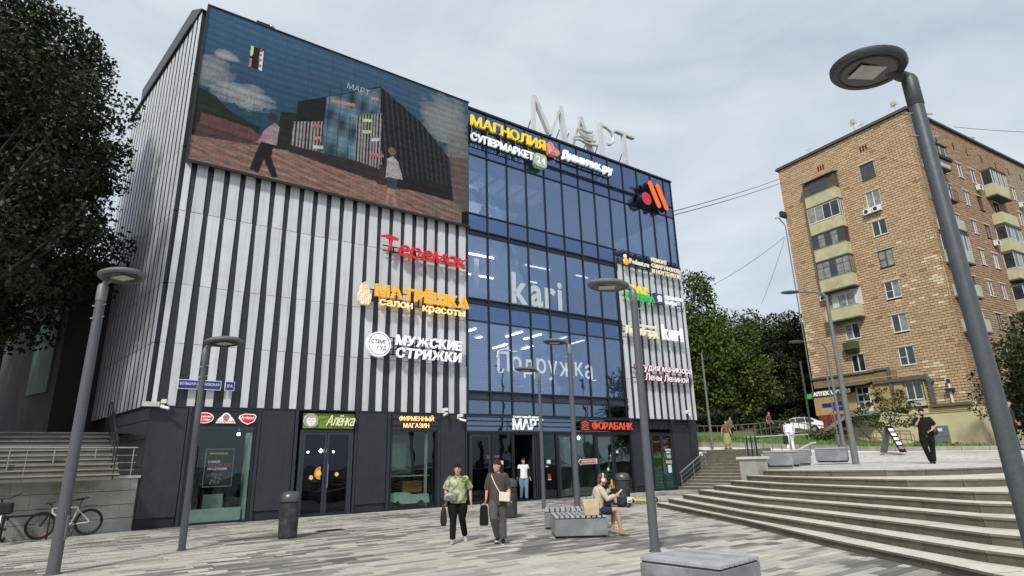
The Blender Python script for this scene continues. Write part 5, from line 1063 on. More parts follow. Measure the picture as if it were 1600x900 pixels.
def bicycle(label, loc, rz, fm, lean=0.):
    t = thing('bicycle', label, 'bicycle', loc, rz); t.rotation_euler = (lean, 0, rz); wb = 1.08
    w1 = wheel(t, 0); w2 = wheel(t, wb)
    MB().torus((0, .05, .345), (0, 1, 0), .075, .008, 20, 5).build('brake_disc', M_steel, w1, True); MB().torus((wb, .04, .345), (0, 1, 0), .055, .012, 16, 5).build('cassette', M_steel, w2, True)
    bb, hd0, hd1, st, ra = (.66, 0, .31), (.23, 0, .62), (.20, 0, .76), (.80, 0, .74), (wb, 0, .345)
    b = MB(); b.tube([hd1, (.45, 0, .76), st], [.026, .024, .022], 8); b.tube([hd0, (.48, 0, .46), bb], .028, 8); b.tube([st, bb], .020, 8); b.tube([(.78, 0, .68), (.98, .045, .48), (wb, .05, .345)], .013, 6); b.tube([(.78, 0, .68), (.98, -.045, .48), (wb, -.05, .345)], .013, 6)
    b.tube([bb, (wb, .05, .345)], .014, 6); b.tube([bb, (wb, -.05, .345)], .014, 6); b.tube([hd0, hd1], .027, 8); b.build('frame', fm, t, True)
    b = MB(); b.tube([hd0, (.16, 0, .58)], .02, 6)
    for s_ in (-1, 1): b.tube([(.17, s_ * .055, .66), (.09, s_ * .055, .50), (0, s_ * .055, .345)], [.018, .016, .013], 6)
    b.build('fork', M_bk, t, True)
    b = MB(); b.tube([st, (.86, 0, .93)], .014, 6); b.build('seat_post', M_bk, t, True)
    b = MB(); b.tube([(.72, 0, .955), (.82, 0, .955), (.92, 0, .97), (1.0, 0, .99)], [(.018, .012), (.03, .018), (.065, .022), (.07, .02)], 10); b.build('saddle', M_black, t, True)
    b = MB(); b.tube([hd1, (.18, 0, .84), (.12, 0, .88)], .016, 6); b.tube([(.16, -.33, .90), (.12, -.1, .885), (.12, .1, .885), (.16, .33, .90)], .013, 8); b.build('handlebar', M_bk, t, True)
    b = MB()
    for s_ in (-1, 1): b.tube([(.162, s_ * .34, .90), (.15, s_ * .22, .895)], .017, 8)
    b.build('grips', M_black, t, True)
    b = MB(); b.torus((.66, -.055, .31), (0, 1, 0), .085, .007, 20, 5); b.tube([(.66, -.07, .31), (.60, -.075, .15)], .011, 6); b.tube([(.66, .07, .31), (.72, .075, .47)], .011, 6); b.box(.55, .64, -.13, -.07, .135, .155); b.box(.68, .77, .07, .13, .46, .48); b.build('crankset', M_bk, t)
    b = MB(); b.tube([(.78, 0, .72), (.95, 0, .76), (1.15, 0, .78), (1.38, 0, .73)], [(.02, .01), (.03, .006), (.03, .006), (.025, .005)], 8); b.tube([(-.28, 0, .74), (-.05, 0, .77), (.14, 0, .74)], [(.02, .004), (.03, .005), (.02, .01)], 8); b.build('mudguards', M_black, t, True)
    b = MB(); b.tube([(.80, .03, .33), (.74, .14, .02)], .009, 6); b.build('kickstand', M_bk, t); MB().box(.02, .10, -.012, .012, .12, .16).build('reflector', M_lred, t)
    return t
q = WP(2.34, .36); bicycle('white mountain bicycle with black mudguards leaning by the granite wall', (q.x, q.y, 0), WRZ, M_bw, R(-4))
q = WP(1.72, .26); t = thing('bicycle', 'dark bicycle standing end-on between the lamp post and white bicycle', 'bicycle', (q.x, q.y, 0), WRZ + R(72))
wheel(t, 0, .33); wheel(t, .85, .33, y=0); b = MB(); b.tube([(.15, 0, .75), (.42, 0, .33), (.85, 0, .34)], .02, 6); b.tube([(.15, 0, .75), (.6, 0, .68), (.42, 0, .33)], .02, 6); b.tube([(.15, 0, .75), (0, 0, .33)], .018, 6); b.build('frame', mat('bronze_bike_frame', (.12, .09, .06), .4), t, True)
b = MB(); b.tube([(.12, -.28, .93), (.15, 0, .92), (.12, .28, .93)], .013, 6); b.tube([(.15, 0, .75), (.15, 0, .92)], .015, 6); b.build('handlebar', M_bk, t, True)
# cargo e-bike seen from the front
q = at(21, 848, 20.2); q = WP(3.35, 1.15)
t = thing('cargo_bicycle', 'black electric bicycle with a bag, white plate and wide handlebar at the left edge', 'bicycle', (q.x - .1, q.y, 0), WRZ + R(68))
wheel(t, 0, .31, spokes=10).scale = (1, 1, 1); wheel(t, 1.0, .31, y=.0, spokes=10)
b = MB(); b.tube([(.08, 0, .62), (.18, 0, .95)], .03, 8)
for s_ in (-1, 1): b.tube([(.1, s_ * .07, .64), (0, s_ * .06, .31)], .018, 6)
b.tube([(.12, 0, .7), (.45, 0, .35), (.75, 0, .35), (1.0, 0, .31)], .035, 8); b.tube([(.7, 0, .36), (.78, 0, .85)], .022, 6); b.build('frame', M_bk, t, True)
b = MB(); b.tube([(.18, 0, .95), (.16, 0, 1.08)], .02, 6); b.tube([(.26, -.36, 1.20), (.16, -.14, 1.08), (.16, .14, 1.08), (.26, .36, 1.20)], .015, 8); b.build('handlebar', M_bk, t, True)
MB().tube([(.12, -.02, .62), (.12, .0, .72)], .03, 8).build('headlight', M_lred, t, True); MB().box(-.085, -.075, -.10, .10, .52, .70).build('number_plate', M_whitep, t); MB().box(.02, .30, -.24, .24, .72, .98).build('front_bag', mat('black_fabric', (.014, .014, .015), .9, 0, .3, 10, .4), t, bevel=.03)
b = MB(); b.tube([(.6, 0, .86), (.95, 0, .90)], [(.05, .03), (.11, .035)], 10); b.build('saddle', M_black, t, True); MB().tube([(.5, .06, .35), (.42, .2, .0)], .012, 6).build('kickstand', M_bk, t); MB().box(.2, .5, .03, .035, .42, .56).build('sticker', M_nr, t)
q = WP(2.6, .5); t = thing('bicycle_rack', 'low black bar rack the bicycles are parked against', 'bicycle rack', WP(3.9, .48), WRZ); b = MB(); b.tube([(0, 0, .0), (0, 0, .62), (1.7, 0, .62), (1.7, 0, 0)], .028, 8); b.build('bar', M_bk, t, True)
# ---------------------------------------------------------------- kick scooters
def scooter(label, loc, rz, deckm, stemm, lab=True, small=1.0):
    t = thing('kick_scooter', label, 'kick scooter', loc, rz)
    for x in (0, .88): w = MB().torus((x, 0, .11), (0, 1, 0), .082, .028, 20, 8).build('wheel', M_tyre, t, True); MB().tube([(x, -.03, .11), (x, .03, .11)], .05, 12).build('hub', M_steel, w, True)
    b = MB(); b.prism([(.05, .12), (.14, .11), (.72, .11), (.80, .20), (.98, .24), (1.0, .22), (.86, .16), (.76, .07), (.12, .07)], -.085, .085, 'y'); b.build('deck', deckm, t, bevel=.01)
    b = MB(); b.tube([(0, 0, .20), (.06, 0, .55), (.14, 0, 1.08)], .032, 10); b.build('stem', stemm, t, True); b = MB(); b.tube([(.0, -.05, .11), (.0, -.05, .24), (.0, .05, .24), (.0, .05, .11)], .016, 6); b.build('fork', M_bk, t, True)
    b = MB(); b.tube([(.20, -.26, 1.12), (.14, -.08, 1.10), (.14, .08, 1.10), (.20, .26, 1.12)], .016, 8); b.build('handlebar', M_bk, t, True); b = MB(); b.tube([(0, -.03, .235), (-.09, -.03, .17)], [(.05, .01)] * 2, 8); b.build('front_mudguard', deckm, t)
    if lab: MB().box(.035, .10, -.045, .045, .62, .92).build('label_panel', M_lorange, t); MB().box(.96, .975, -.10, .10, .17, .36).build('number_plate', M_whitep, t)
    MB().box(.10, .19, -.05, .05, 1.02, 1.14).build('display_unit', M_bk, t)
    return t
scooter('dark kick scooter with orange stem label parked before the tall litter bin', (3.42, 22.6, 0), R(-62), M_bk, M_bk)
scooter('yellow kick scooter parked by the entrance right of the litter bin', (5.25, 24.0, 0), R(172), mat('scooter_yellow', (.75, .60, .02), .35), mat('scooter_yellow_stem', (.75, .60, .02), .35), False)
# ---------------------------------------------------------------- A-board, cabinet, railings on the upper level
q = at(1396, 707, 31.5); t = thing('folding_board_sign', 'black folding advertising board with white and pink rows on the upper plaza', 'sign board', (q.x, q.y, q.z), R(34))
for s_ in (-1, 1):
    b = MB(); v = [(-.30, s_ * .42, 0), (.30, s_ * .42, 0), (.30, s_ * .03, 1.12), (-.30, s_ * .03, 1.12)]; v2 = [(x, y - s_ * .03, z) for x, y, z in v]; b.add(v + v2, [(0, 1, 2, 3), (7, 6, 5, 4), (0, 4, 5, 1), (1, 5, 6, 2), (2, 6, 7, 3), (3, 7, 4, 0)]); b.build('board', M_bk if s_ == -1 else M_lampg, t)
for k, c in enumerate((M_lwhite, M_lwhite, M_lwhite, M_lwhite, mat('pink_row', (.6, .12, .25), .6))):
    f0 = .80 - k * .17; f1 = f0 + .11; y0 = -(.42 - .39 * f0) - .006; y1 = -(.42 - .39 * f1) - .006
    MB().add([(-.22, y0, 1.12 * f0), (.22, y0, 1.12 * f0), (.22, y1, 1.12 * f1), (-.22, y1, 1.12 * f1)], [(0, 1, 2, 3)]).build('printed_row', c, t)
M_fence = mat('khaki_railing', (.16, .145, .10), .6, .3, .2, 6)
def fence(name, label, pts, h, n, m=M_fence, bars=2, rail_m=None):
    t = thing(name, label, 'railing', (0, 0, 0)); P_ = [Vector(p) for p in pts]; L_ = [0]
    for i in range(len(P_) - 1): L_.append(L_[-1] + (P_[i + 1] - P_[i]).length)
    def pos(s):
        for i in range(len(P_) - 1):
            if s <= L_[i + 1] + 1e-6: return P_[i].lerp(P_[i + 1], (s - L_[i]) / (L_[i + 1] - L_[i]))
        return P_[-1]
    up = Vector((0, 0, h)); MB().tube([p + up for p in P_], .028, 6).build('handrail', rail_m or m, t)
    for k in range(bars): MB().tube([p + up * (k + .35) / (bars + .35) for p in P_], .016, 5).build('bar', m, t)
    for k in range(n): q = pos(L_[-1] * k / (n - 1)); MB().tube([q - Vector((0, 0, .15)), q + up], .022, 6).build('post', m, t)
    return t
fence('railing', 'long khaki railing across the grass bank behind the walkway, left part', [at(1092, 689, 44), at(1135, 689, 44), at(1188, 685, 45), at(1213, 681, 46)], 1.0, 14)
fence('railing', 'long khaki railing running from the white car down to the yellow wall', [at(1213, 681, 46), at(1240, 683, 45), at(1280, 690, 43), at(1330, 697, 41), at(1400, 703, 39), at(1428, 704, 38.5)], 1.0, 20)
fence('railing', 'khaki railing along the path below the pharmacy stairs', [at(1290, 689, 55), at(1340, 694, 54), at(1400, 699, 53), at(1432, 701, 53)], 1.0, 14)
fence('ramp_railing', 'pale grey railing above the benches beside the stone pier', [at(1167, 714, 34.5), at(1215, 713, 33.8), at(1268, 712, 33)], 1.0, 8, M_rail, 1, mat('pale_rail2', (.5, .5, .47), .5, .3))
t = thing('ramp_railing', 'short tilted pale handrail over the ramp by the benches', 'railing', (0, 0, 0)); b = MB(); b.tube([at(1241, 706, 32.5), at(1268, 692.5, 32.5), at(1275, 691.5, 32.5)], .045, 6); b.build('handrail', D.materials['pale_rail2'], t); b = MB(); b.tube([at(1267, 712, 32.5), at(1265, 693, 32.5)], .02, 6); b.tube([at(1275, 712, 32.5), at(1272, 692, 32.5)], .02, 6); b.build('post', M_rail, t)
for i, x in enumerate((1170, 1177, 1184)): q = at(x, 715, 31); t = thing('bollard_post', ('first', 'second', 'third')[i] + ' dark slim post from the left standing behind the stone pier', 'post', q); MB().tube([(0, 0, 0), (0, 0, .95)], .035, 8).build('shaft', M_bk, t, True); MB().ell(0, 0, .97, .05, .05, .04, 8, k=4).build('knob', M_bk, t, True)
# ---------------------------------------------------------------- tall road lamps
def road_lamp(label, base, top, arm=None, dbl=False, rad=.09, col=M_lampg, armdir=(-1, 0), al=1.5, up=.35):
    base = Vector(base); h = top - base.z; t = thing('road_lamp', label, 'street lamp', base, math.atan2(armdir[1], armdir[0]))
    b = MB(); b.tube([(0, 0, -.1), (0, 0, h * .55), (0, 0, h)], [rad, rad * .75, rad * .5], 10); b.build('pole', col, t, True)
    b = MB(); b.tube([(0, 0, h), (al * .12, 0, h + up * .7), (al * .4, 0, h + up), (al, 0, h + up * 1.15)], [rad * .5, rad * .4, rad * .38, rad * .34], 8); b.build('arm', col, t, True)
    b = MB(); b.ell(al + .28, 0, h + up * 1.15, .36, .13, .07, 12); b.build('lamp_head', M_lampd, t, True); return t
e_ = at(1337, 721, 25); road_lamp('tall grey road lamp on the upper plaza with head over the brick house', e_, 7.35, al=1.0, armdir=(-.85, .1), rad=.12, up=.25)
e_ = at(1320, 705.5, 30.5); road_lamp('slimmer grey road lamp with curved arm left of the tall one', e_, 6.15, al=1.0, armdir=(-.85, .1), rad=.09, up=.4)
t = thing('sign_pole', 'thin pale pole with a small box at its foot beside the curved lamp', 'pole', at(1313, 706, 30.6)); MB().tube([(0, 0, 0), (0, 0, 3.6)], .03, 8).build('shaft', M_rail, t, True); MB().box(-.08, .08, -.08, .08, .3, .75).build('box', M_lampg, t)
e_ = at(1113, 698.5, 38); t = thing('lamp_pole', 'slim grey pole standing by the walkway right of the shopping centre', 'pole', e_); MB().tube([(0, 0, -.1), (0, 0, 5.6)], [.085, .05], 10).build('shaft', M_lampg, t, True)
for i, (x, y, d_, h_, lb) in enumerate(((1122, 660, 60, 8, 'faint thin pole among the trees beyond the walkway'), (1268, 655, 62, 6.5, 'dark green utility pole at the left corner of the brick house'))): t = thing('utility_pole', lb, 'pole', at(x, y + 20, d_)); MB().tube([(0, 0, 0), (0, 0, h_)], .10, 8).build('shaft', mat('pole_green%d' % i, (.05, .06, .055), .7), t, True)
# ---------------------------------------------------------------- white car on the road above the bank
def car(label, loc, rz, col):
    t = thing('parked_car', label, 'car', loc, rz)
    side = [(-2.15, .42), (-2.18, .62), (-2.10, .80), (-1.55, .93), (-1.15, .97), (-.55, 1.38), (-.25, 1.45), (.75, 1.46), (1.25, 1.38), (1.85, 1.06), (2.10, 1.02), (2.16, .75), (2.12, .42), (1.72, .35), (1.66, .52), (1.50, .66), (1.32, .68), (1.14, .62), (1.02, .48), (.98, .30), (-1.02, .30), (-1.06, .48), (-1.18, .62), (-1.36, .68), (-1.54, .66), (-1.70, .52), (-1.76, .35)]
    b = MB(); N = len(side)
    def sec(y, k): return [(x * k if abs(x) > 1.9 else x, y * (1 - .18 * max(0, z - .95) / .5), z) for x, z in side]
    b.loft([sec(-.88, .97), sec(-.90, 1.0), sec(.90, 1.0), sec(.88, .97)]); body = b.build('body', col, t, True)
    b = MB()
    for s_ in (-1, 1):
        y = lambda z: s_ * (.905 * (1 - .18 * max(0, z - .95) / .5)); 
        for w_ in ([(-1.02, 1.0), (-.52, 1.34), (-.20, 1.39), (-.16, 1.0)], [(-.10, 1.0), (-.14, 1.39), (.62, 1.40), (.66, 1.0)], [(.72, 1.0), (.68, 1.40), (1.15, 1.33), (1.45, 1.08), (1.35, 1.0)]): b.add([(x, y(z), z) for x, z in w_], [tuple(range(len(w_)))])
    b.add([(-1.2, -.78, .99), (-1.2, .78, .99), (-.6, .70, 1.37), (-.6, -.70, 1.37)], [(0, 1, 2, 3)]); b.add([(1.9, -.75, 1.06), (1.9, .75, 1.06), (1.32, .68, 1.36), (1.32, -.68, 1.36)], [(0, 1, 2, 3)])
    b.build('windows', mat('car_glass', (.02, .025, .03), .08, 0, .05, 3), t)
    for x in (-1.37, 1.34):
        for y in (-.80, .80): w = MB().torus((x, y, .32), (0, 1, 0), .235, .085, 24, 8).build('wheel', M_tyre, t, True); MB().tube([(x, y - .09, .32), (x, y + .09, .32)], .17, 14).build('rim', M_steel, w, True)
    for y in (-.7, .7): MB().box(-2.19, -2.08, y - .16, y + .16, .66, .80).build('headlight', M_whitep, t); MB().box(2.06, 2.19, y - .14, y + .14, .80, .98).build('tail_light', M_lred, t)
    return t
q = at(1247, 677.0, 64); car('white hatchback parked at the top of the grass bank', (q.x, q.y, q.z - .02), R(-18), mat('white_car_paint', (.75, .76, .77), .25, 0, .02, 3, coat=.8))
# red kiosk and small background things
t = thing('kiosk', 'small red brown hut with a white notice beyond the walkway', 'hut', at(1101, 676, 60), R(-20)); MB().box(-1.7, 1.7, 0, 2, 0, 2.2).build('wall', mat('red_hut', (.16, .035, .03), .8), t); MB().box(-1.9, 1.9, -.2, 2.2, 2.2, 2.35).build('roof', M_dark, t); MB().box(.3, 1.1, -.03, .0, .9, 1.6).build('notice', M_whitep, t)
t = thing('far_house', 'pale house front glimpsed between the trees', 'house', at(1160, 662, 95), R(-20)); MB().box(-6, 6, 0, 6, -3, 5).build('wall', mat('pale_house', (.45, .43, .37), .8), t); MB().box(-6.3, 6.3, -.3, 6.3, 5, 5.4).build('roof', M_dark, t)
for k in range(4): MB().box(-4.5 + k * 2.6, -3.3 + k * 2.6, -.05, -.01, 1, 3).build('window', M_bk, t)
# overhead wires
def wire(label, a, c, sag, r=.02): t = thing('overhead_wire', label, 'wire', (0, 0, 0)); a, c = Vector(a), Vector(c); MB().tube([a.lerp(c, k / 14) - Vector((0, 0, sag * 4 * (k / 14) * (1 - k / 14))) for k in range(15)], r, 5).build('cable', M_bk, t)
wire('upper of the two parallel wires between the shopping centre and brick house', at(1053, 330, 36), at(1217, 280, 66), .12, .03); wire('lower of the two parallel wires between the shopping centre and brick house', at(1053, 336, 36), at(1217, 287, 66), .12, .03)
wire('thin slanting wire rising to the brick house over the trees', at(1105, 450, 60), at(1226, 370, 66), .3, .022); wire('thin steep wire running down beside the brick house corner', at(1226, 372, 66), at(1190, 475, 62), .2, .02)
wire('short thin wire in the sky above the brick house roof', at(1490, 198, 50), at(1680, 207, 50), .15, .018)
# ---------------------------------------------------------------- brick apartment house (local x along the end wall, y along the long side)
ARZ = R(-59.656); AO = Vector((29.6345, 59.268, 0)); AX = Vector((cos(ARZ), sin(ARZ), 0)); AY = Vector((-sin(ARZ), cos(ARZ), 0))
apt = thing('apartment_building', 'eight storey tan brick apartment house with pale yellow balconies and yellow plastered base', 'building', AO, ARZ)
AW, AL, AT = 13.42, 44., 31.85
M_mort = mat('brick_mortar', (.11, .07, .045), .95, 0, .25, 2)
M_brick = attr_mat('tan_brick', .85, .2, .16, 6, bump=.25)
M_ybase = mat('yellow_plaster', (.60, .54, .31), .85, 0, .08, .8, .05, dirt=(.50, .45, .26), dirts=.5)
M_yel = mat('pale_yellow_balcony', (.50, .475, .27), .8, 0, .08, 1.5, .05, dirt=(.38, .36, .22), dirts=.8)
M_grn2 = mat('pale_grey_balcony', (.44, .45, .36), .8, 0, .1, 1.5, dirt=(.32, .32, .26), dirts=1.0)
M_pvc = mat('white_window_frame', (.68, .68, .67), .5, 0, .04, 5); M_wfd = mat('brown_window_frame', (.09, .07, .05), .7, 0, .2, 5); M_pane = mat('window_pane_dark', (.025, .032, .04), .06, 0, .5, .5, spec=.9)
M_curt = mat('curtained_pane', (.22, .23, .22), .15, 0, .4, 2.5, spec=.8); M_lint = mat('pale_lintel', (.52, .49, .42), .8, 0, .1, 2); M_slab = mat('balcony_slab', (.10, .10, .095), .9)
b = MB(); b.box(.12, AW - .12, .12, AL, .8, AT - .35); b.build('core', M_mort, apt)
# openings on both faces: (a0, a1, z0, z1)
zr = [(26.6, 28.2), (23.7, 25.3), (20.85, 22.3), (17.8, 19.4), (14.82, 16.4), (11.75, 13.32), (8.8, 10.38), (5.82, 7.36)]
OPL = [(8.45, 9.74, a, c) for a, c in zr] + [(4.12, 5.5, 11.9, 13.33), (4.2, 5.42, 8.8, 10.38)]
OPR = []
for i, (a, c) in enumerate(zr[:7]):
    OPR += [(7.48, 8.45, a, c - .1), (10.1, 11.1, a, c - .1), (4.4, 5.3, a - .3, c - .1), (13.4, 14.6, a - .5, c - .1), (18.9, 19.95, a, c - .1), (22.2, 23.2, a, c - .1), (25.6, 26.6, a, c - .1)]
def inside(a0, a1, z0, z1, ops): return any(a1 > o[0] + .03 and a0 < o[1] - .03 and z1 > o[2] + .03 and z0 < o[3] - .03 for o in ops)
def brick_wall(face, ops, L_, zb, zt, cw, ch, nbase, far):
    """courses of bricks with recessed joints, leaving the windows open"""
    r = random.Random(3 + face); out_ = []; row = 0; z = zb
    while z < zt - .05:
        x = -(row % 2) * cw / 2
        while x < L_:
            x0, x1 = max(x, 0), min(x + cw - .045, L_); x += cw
            if x1 - x0 < .06: continue
            segs = [(x0, x1)]
            for o in ops:
                if z + ch - .03 > o[2] + .02 and z < o[3] - .02:
                    ns_ = []
                    for a, c in segs:
                        if c <= o[0] or a >= o[1]: ns_.append((a, c))
                        else:
                            if a < o[0] - .04: ns_.append((a, o[0]))
                            if c > o[1] + .04: ns_.append((o[1], c))
                    segs = ns_
            for a, c in segs: out_.append((a, c, z, min(z + ch - .042, zt)))
        z += ch; row += 1
    for i in range(len(out_)):
        a, c, z0, z1 = out_[i]; t_ = r.random(); m = (a + c) / 2
        if face == 0: base = [(.50, .36, .215), (.485, .345, .203), (.52, .378, .23), (.45, .315, .185), (.51, .368, .22)][int(t_ * 5)]
        else: base = [(.36, .245, .155), (.34, .228, .14), (.38, .262, .168), (.32, .21, .13)][int(t_ * 4)]
        if face == 1 and m > 19: base = tuple(x * .9 + .03 for x in ((.36, .29, .19)))
        if face == 0:
            sp = math.sin(m * 1.1 + z0 * .35) + math.sin(z0 * .9 - m * .6 + 1.2) + .6 * math.sin(z0 * 2.3 + m * 1.9)
            prob = .0
            if m > 9.3 and z0 < 20: prob = .03 + .42 * (sp > .9) * (m > 10.3)
            if m < 1.0 and z0 < 16: prob = .5 * (z0 > 8) * (z0 < 14)
            if 6.5 < m < 9.5 and z0 < 13: prob = .10 * (sp > .2)
            if r.random() < prob: base = (.70, .57, .39)
            if r.random() < .012: base = (.33, .19, .11)
        k = r.uniform(.93, 1.07); out_[i] += (tuple(min(.8, q * k) for q in base),)
    def geom(bb, q, d):
        a, c, z0, z1, col = q; e = .012
        if face == 0: v = [(a, d, z0), (c, d, z0), (c, d, z1), (a, d, z1)]; w = [(x, .13, zz) for x, _, zz in v]
        else: v = [(AW - d, a, z0), (AW - d, c, z0), (AW - d, c, z1), (AW - d, a, z1)]; w = [(AW - .13, y, zz) for _, y, zz in v]
        bb.add(v + w, [(0, 1, 2, 3), (0, 4, 5, 1), (1, 5, 6, 2), (2, 6, 7, 3), (3, 7, 4, 0)], 0, col)
    out_.sort(key=lambda q: (q[2] + (AW - q[0]) * .3) if face == 0 else q[0] * .3 + q[2])
    st = MB()
    for i, q in enumerate(out_):
        d = .0 + r.uniform(0, .03) + (.0)
        if i < nbase:
            bb = MB(); geom(bb, q, d); bb.build('brick', M_brick, apt)
        else: geom(st, q, d)
    st.build('bricks', M_brick, apt, kind='stuff')
brick_wall(0, OPL + [(-.1, 8.3, 5.0, 7.72)] , AW, 5.25, 31.55, .55, .235, 200, 0)
brick_wall(1, OPR, AL, 4.9, 31.55, .55, .22, 100, 0)
b = MB(); b.box(-.02, AW + .02, -.04, .3, .6, 5.0); b.box(AW - .3, AW + .04, .3, AL, .6, 4.9); b.build('base_wall', M_ybase, apt)
b = MB(); b.box(7.5, AW + .05, -.10, -.04, 4.60, 4.72); b.box(12.86, AW + .04, -.06, -.04, 4.98, 5.28); b.build('base_moulding', M_ybase, apt)
MB().box(8.3, 9.9, -.02, .12, 5.26, 5.7).build('sill_band', M_lint, apt)
b = MB(); b.box(-.22, AW + .22, -.22, AL, 31.58, 31.70); b.build('cornice', M_slab, apt); MB().box(-.15, AW + .15, -.15, AL, 31.70, 31.86).build('roof', mat('bitumen_roof', (.05, .045, .045), .8), apt)
# windows: opening + frame + panes + lintel + sill
def aw(face, a0, a1, z0, z1, m=M_pvc, pm=M_pane, split=.5, n=2, trans=None, lint=True, depth=.10, sill=None):
    """one window as a part with its panes and trims below it"""
    def bx(bb, a, c, d0, d1, zz0, zz1):
        if face == 0: bb.box(a, c, d0, d1, zz0, zz1)
        else: bb.box(AW - d1, AW - d0, a, c, zz0, zz1)
    w = .055 if face == 0 else .05; b = MB(); d0, d1 = depth - .05, depth + .02
    bx(b, a0, a0 + w, d0, d1, z0, z1); bx(b, a1 - w, a1, d0, d1, z0, z1); bx(b, a0 + w, a1 - w, d0, d1, z0, z0 + w); bx(b, a0 + w, a1 - w, d0, d1, z1 - w, z1)
    xs_ = [a0 + (a1 - a0) * (k / n if n != 2 else split) for k in range(1, n)]
    for x in xs_: bx(b, x - w * .7, x + w * .7, d0 - .01, d1, z0 + w, z1 - w)
    if trans: bx(b, a0 + w, xs_[0] - w * .7, d0 - .005, d1, z0 + (z1 - z0) * trans - .025, z0 + (z1 - z0) * trans + .025)
    f = b.build('window', m, apt); ed = [a0 + w] + [x for x in xs_] + [a1 - w]
    for k in range(len(ed) - 1): b = MB(); bx(b, ed[k], ed[k + 1] - .002, depth, depth + .025, z0 + w, z1 - w); b.build('pane', pm[k % len(pm)] if isinstance(pm, (list, tuple)) else pm, f)
    if lint: b = MB(); bx(b, a0 - .22, a1 + .2, -.03, .06, z1 + .005, z1 + .11); b.build('lintel', M_lint, f)
    b = MB(); bx(b, a0 - .04, a1 + .04, -.06, .10, z0 - .06, z0 - .005); b.build('sill', sill or m, f)
    b = MB(); bx(b, a0, a1, .124, .128, z0, z1)
    return f
fr = [M_wfd, M_pvc, M_pvc, M_wfd, M_pvc, M_pvc, M_pvc, M_pvc]
pmx = [M_pane, M_curt, M_pane, M_curt, [M_pane, M_curt], [M_pane, M_curt], M_pane, M_pane]
for i, (a, c) in enumerate(zr): aw(0, 8.45, 9.74, a, c, fr[i], pmx[i], trans=.45 if i in (4, 6, 3) else None)
aw(0, 4.12, 5.5, 11.9, 13.33, M_pvc, [M_curt, M_pane], trans=.5); aw(0, 4.2, 5.42, 8.8, 10.38, M_pvc, M_pane)
rr2 = random.Random(8)
for o in OPR:
    i7 = rr2.random(); aw(1, *o, M_pvc if i7 < .7 else M_wfd, rr2.choice([M_pane, M_pane, M_curt]), split=rr2.choice([.4, .5, .6]))
# vent slots under the roof
for cx in (4.4, 8.82):
    for k in range(3): MB().box(cx + .27 * k, cx + .14 + .27 * k, -.005, .02, 29.5 + .0, 30.05).build('vent_slot', mat('vent_slot_red', (.08, .015, .012), .9) if 'vent_slot_red' not in D.materials else D.materials['vent_slot_red'], apt)
for y in (4.5, 7.75, 10.4, 13.4, 16.5, 19.4, 22.3, 25.4): MB().box(AW - .02, AW + .004, y, y + .22, 29.55, 30.3).build('vent_slot', D.materials['vent_slot_red'], apt)
# balconies on the end wall
BX0, BX1, BD = 2.95, 6.25, .80
def glazing_front(name, x0, x1, z0, z1, m, n, pm, y=-BD, side=True, rail=None):
    b = MB(); w = .05
    for k in range(n + 1): x = x0 + (x1 - x0) * k / n; b.box(max(x - w / 2, x0), min(x + w / 2, x1), y, y + .05, z0, z1)
    b.box(x0, x1, y - .004, y + .054, z0, z0 + .06); b.box(x0, x1, y - .004, y + .054, z1 - .06, z1)
    if rail: b.box(x0, x1, y - .003, y + .053, z0 + (z1 - z0) * rail - .025, z0 + (z1 - z0) * rail + .025)
    if side:
        for xx in (x1 - .05, x0):
            for k in (0, 1, 2): yy = y + .05 + (BD - .1) * k / 2; b.box(xx, xx + .05, yy, yy + .04, z0, z1)
            b.box(xx + .001, xx + .049, y + .05, 0, z1 - .05, z1 - .002); b.box(xx + .001, xx + .049, y + .05, 0, z0 + .002, z0 + .05)
    f = b.build(name, m, apt)
    for k in range(n): xa, xb = x0 + (x1 - x0) * k / n, x0 + (x1 - x0) * (k + 1) / n; MB().box(xa + .026, xb - .026, y + .02, y + .03, z0 + .06, z1 - .06).build('pane', pm[k % len(pm)], f)
    if side: MB().box(x1 - .03, x1 - .02, y + .06, -.01, z0 + .05, z1 - .05).build('pane', pm[0], f); MB().box(x0 + .02, x0 + .03, y + .06, -.01, z0 + .05, z1 - .05).build('pane', pm[0], f)
    return f
def parapet(x0, x1, z0, z1, m, y=-BD, face=0):
    b = MB(); b.box(x0, x1, y, y + .07, z0, z1); b.box(x1 - .07, x1, y + .07, 0, z0, z1); b.box(x0, x0 + .07, y + .07, 0, z0, z1)
    o = b.build('balcony', m, apt); MB().box(x0 - .04, x1 + .04, y - .04, 0, z0 - .14, z0 - .002).build('balcony_slab', M_slab, o); MB().box(x0 - .02, x1 + .02, y - .03, y + .09, z1 + .002, z1 + .04).build('coping', M_grn2, o)
    return o
for zz in ((25.72, 26.85), (22.75, 23.88), (19.92, 21.12), (16.80, 17.98), (13.80, 14.92)): parapet(BX0, BX1, zz[0], zz[1], M_yel)
glazing_front('balcony_glazing', BX0, BX1, 26.90, 28.35, M_wfd, 5, [M_wfd, M_pane, M_pane, M_pane, M_wfd], rail=.5); b = MB(); b.add([(BX0 - .2, -BD - .25, 28.36), (BX1 + .1, -BD - .25, 28.36), (BX1 + .1, 0, 28.75), (BX0 - .2, 0, 28.75), (BX0 - .2, -BD - .25, 28.42), (BX1 + .1, -BD - .25, 28.42), (BX1 + .1, 0, 28.81), (BX0 - .2, 0, 28.81)], [(0, 1, 2, 3), (7, 6, 5, 4), (0, 4, 5, 1), (1, 5, 6, 2), (3, 7, 4, 0)]); b.build('balcony_roof', M_slab, apt)
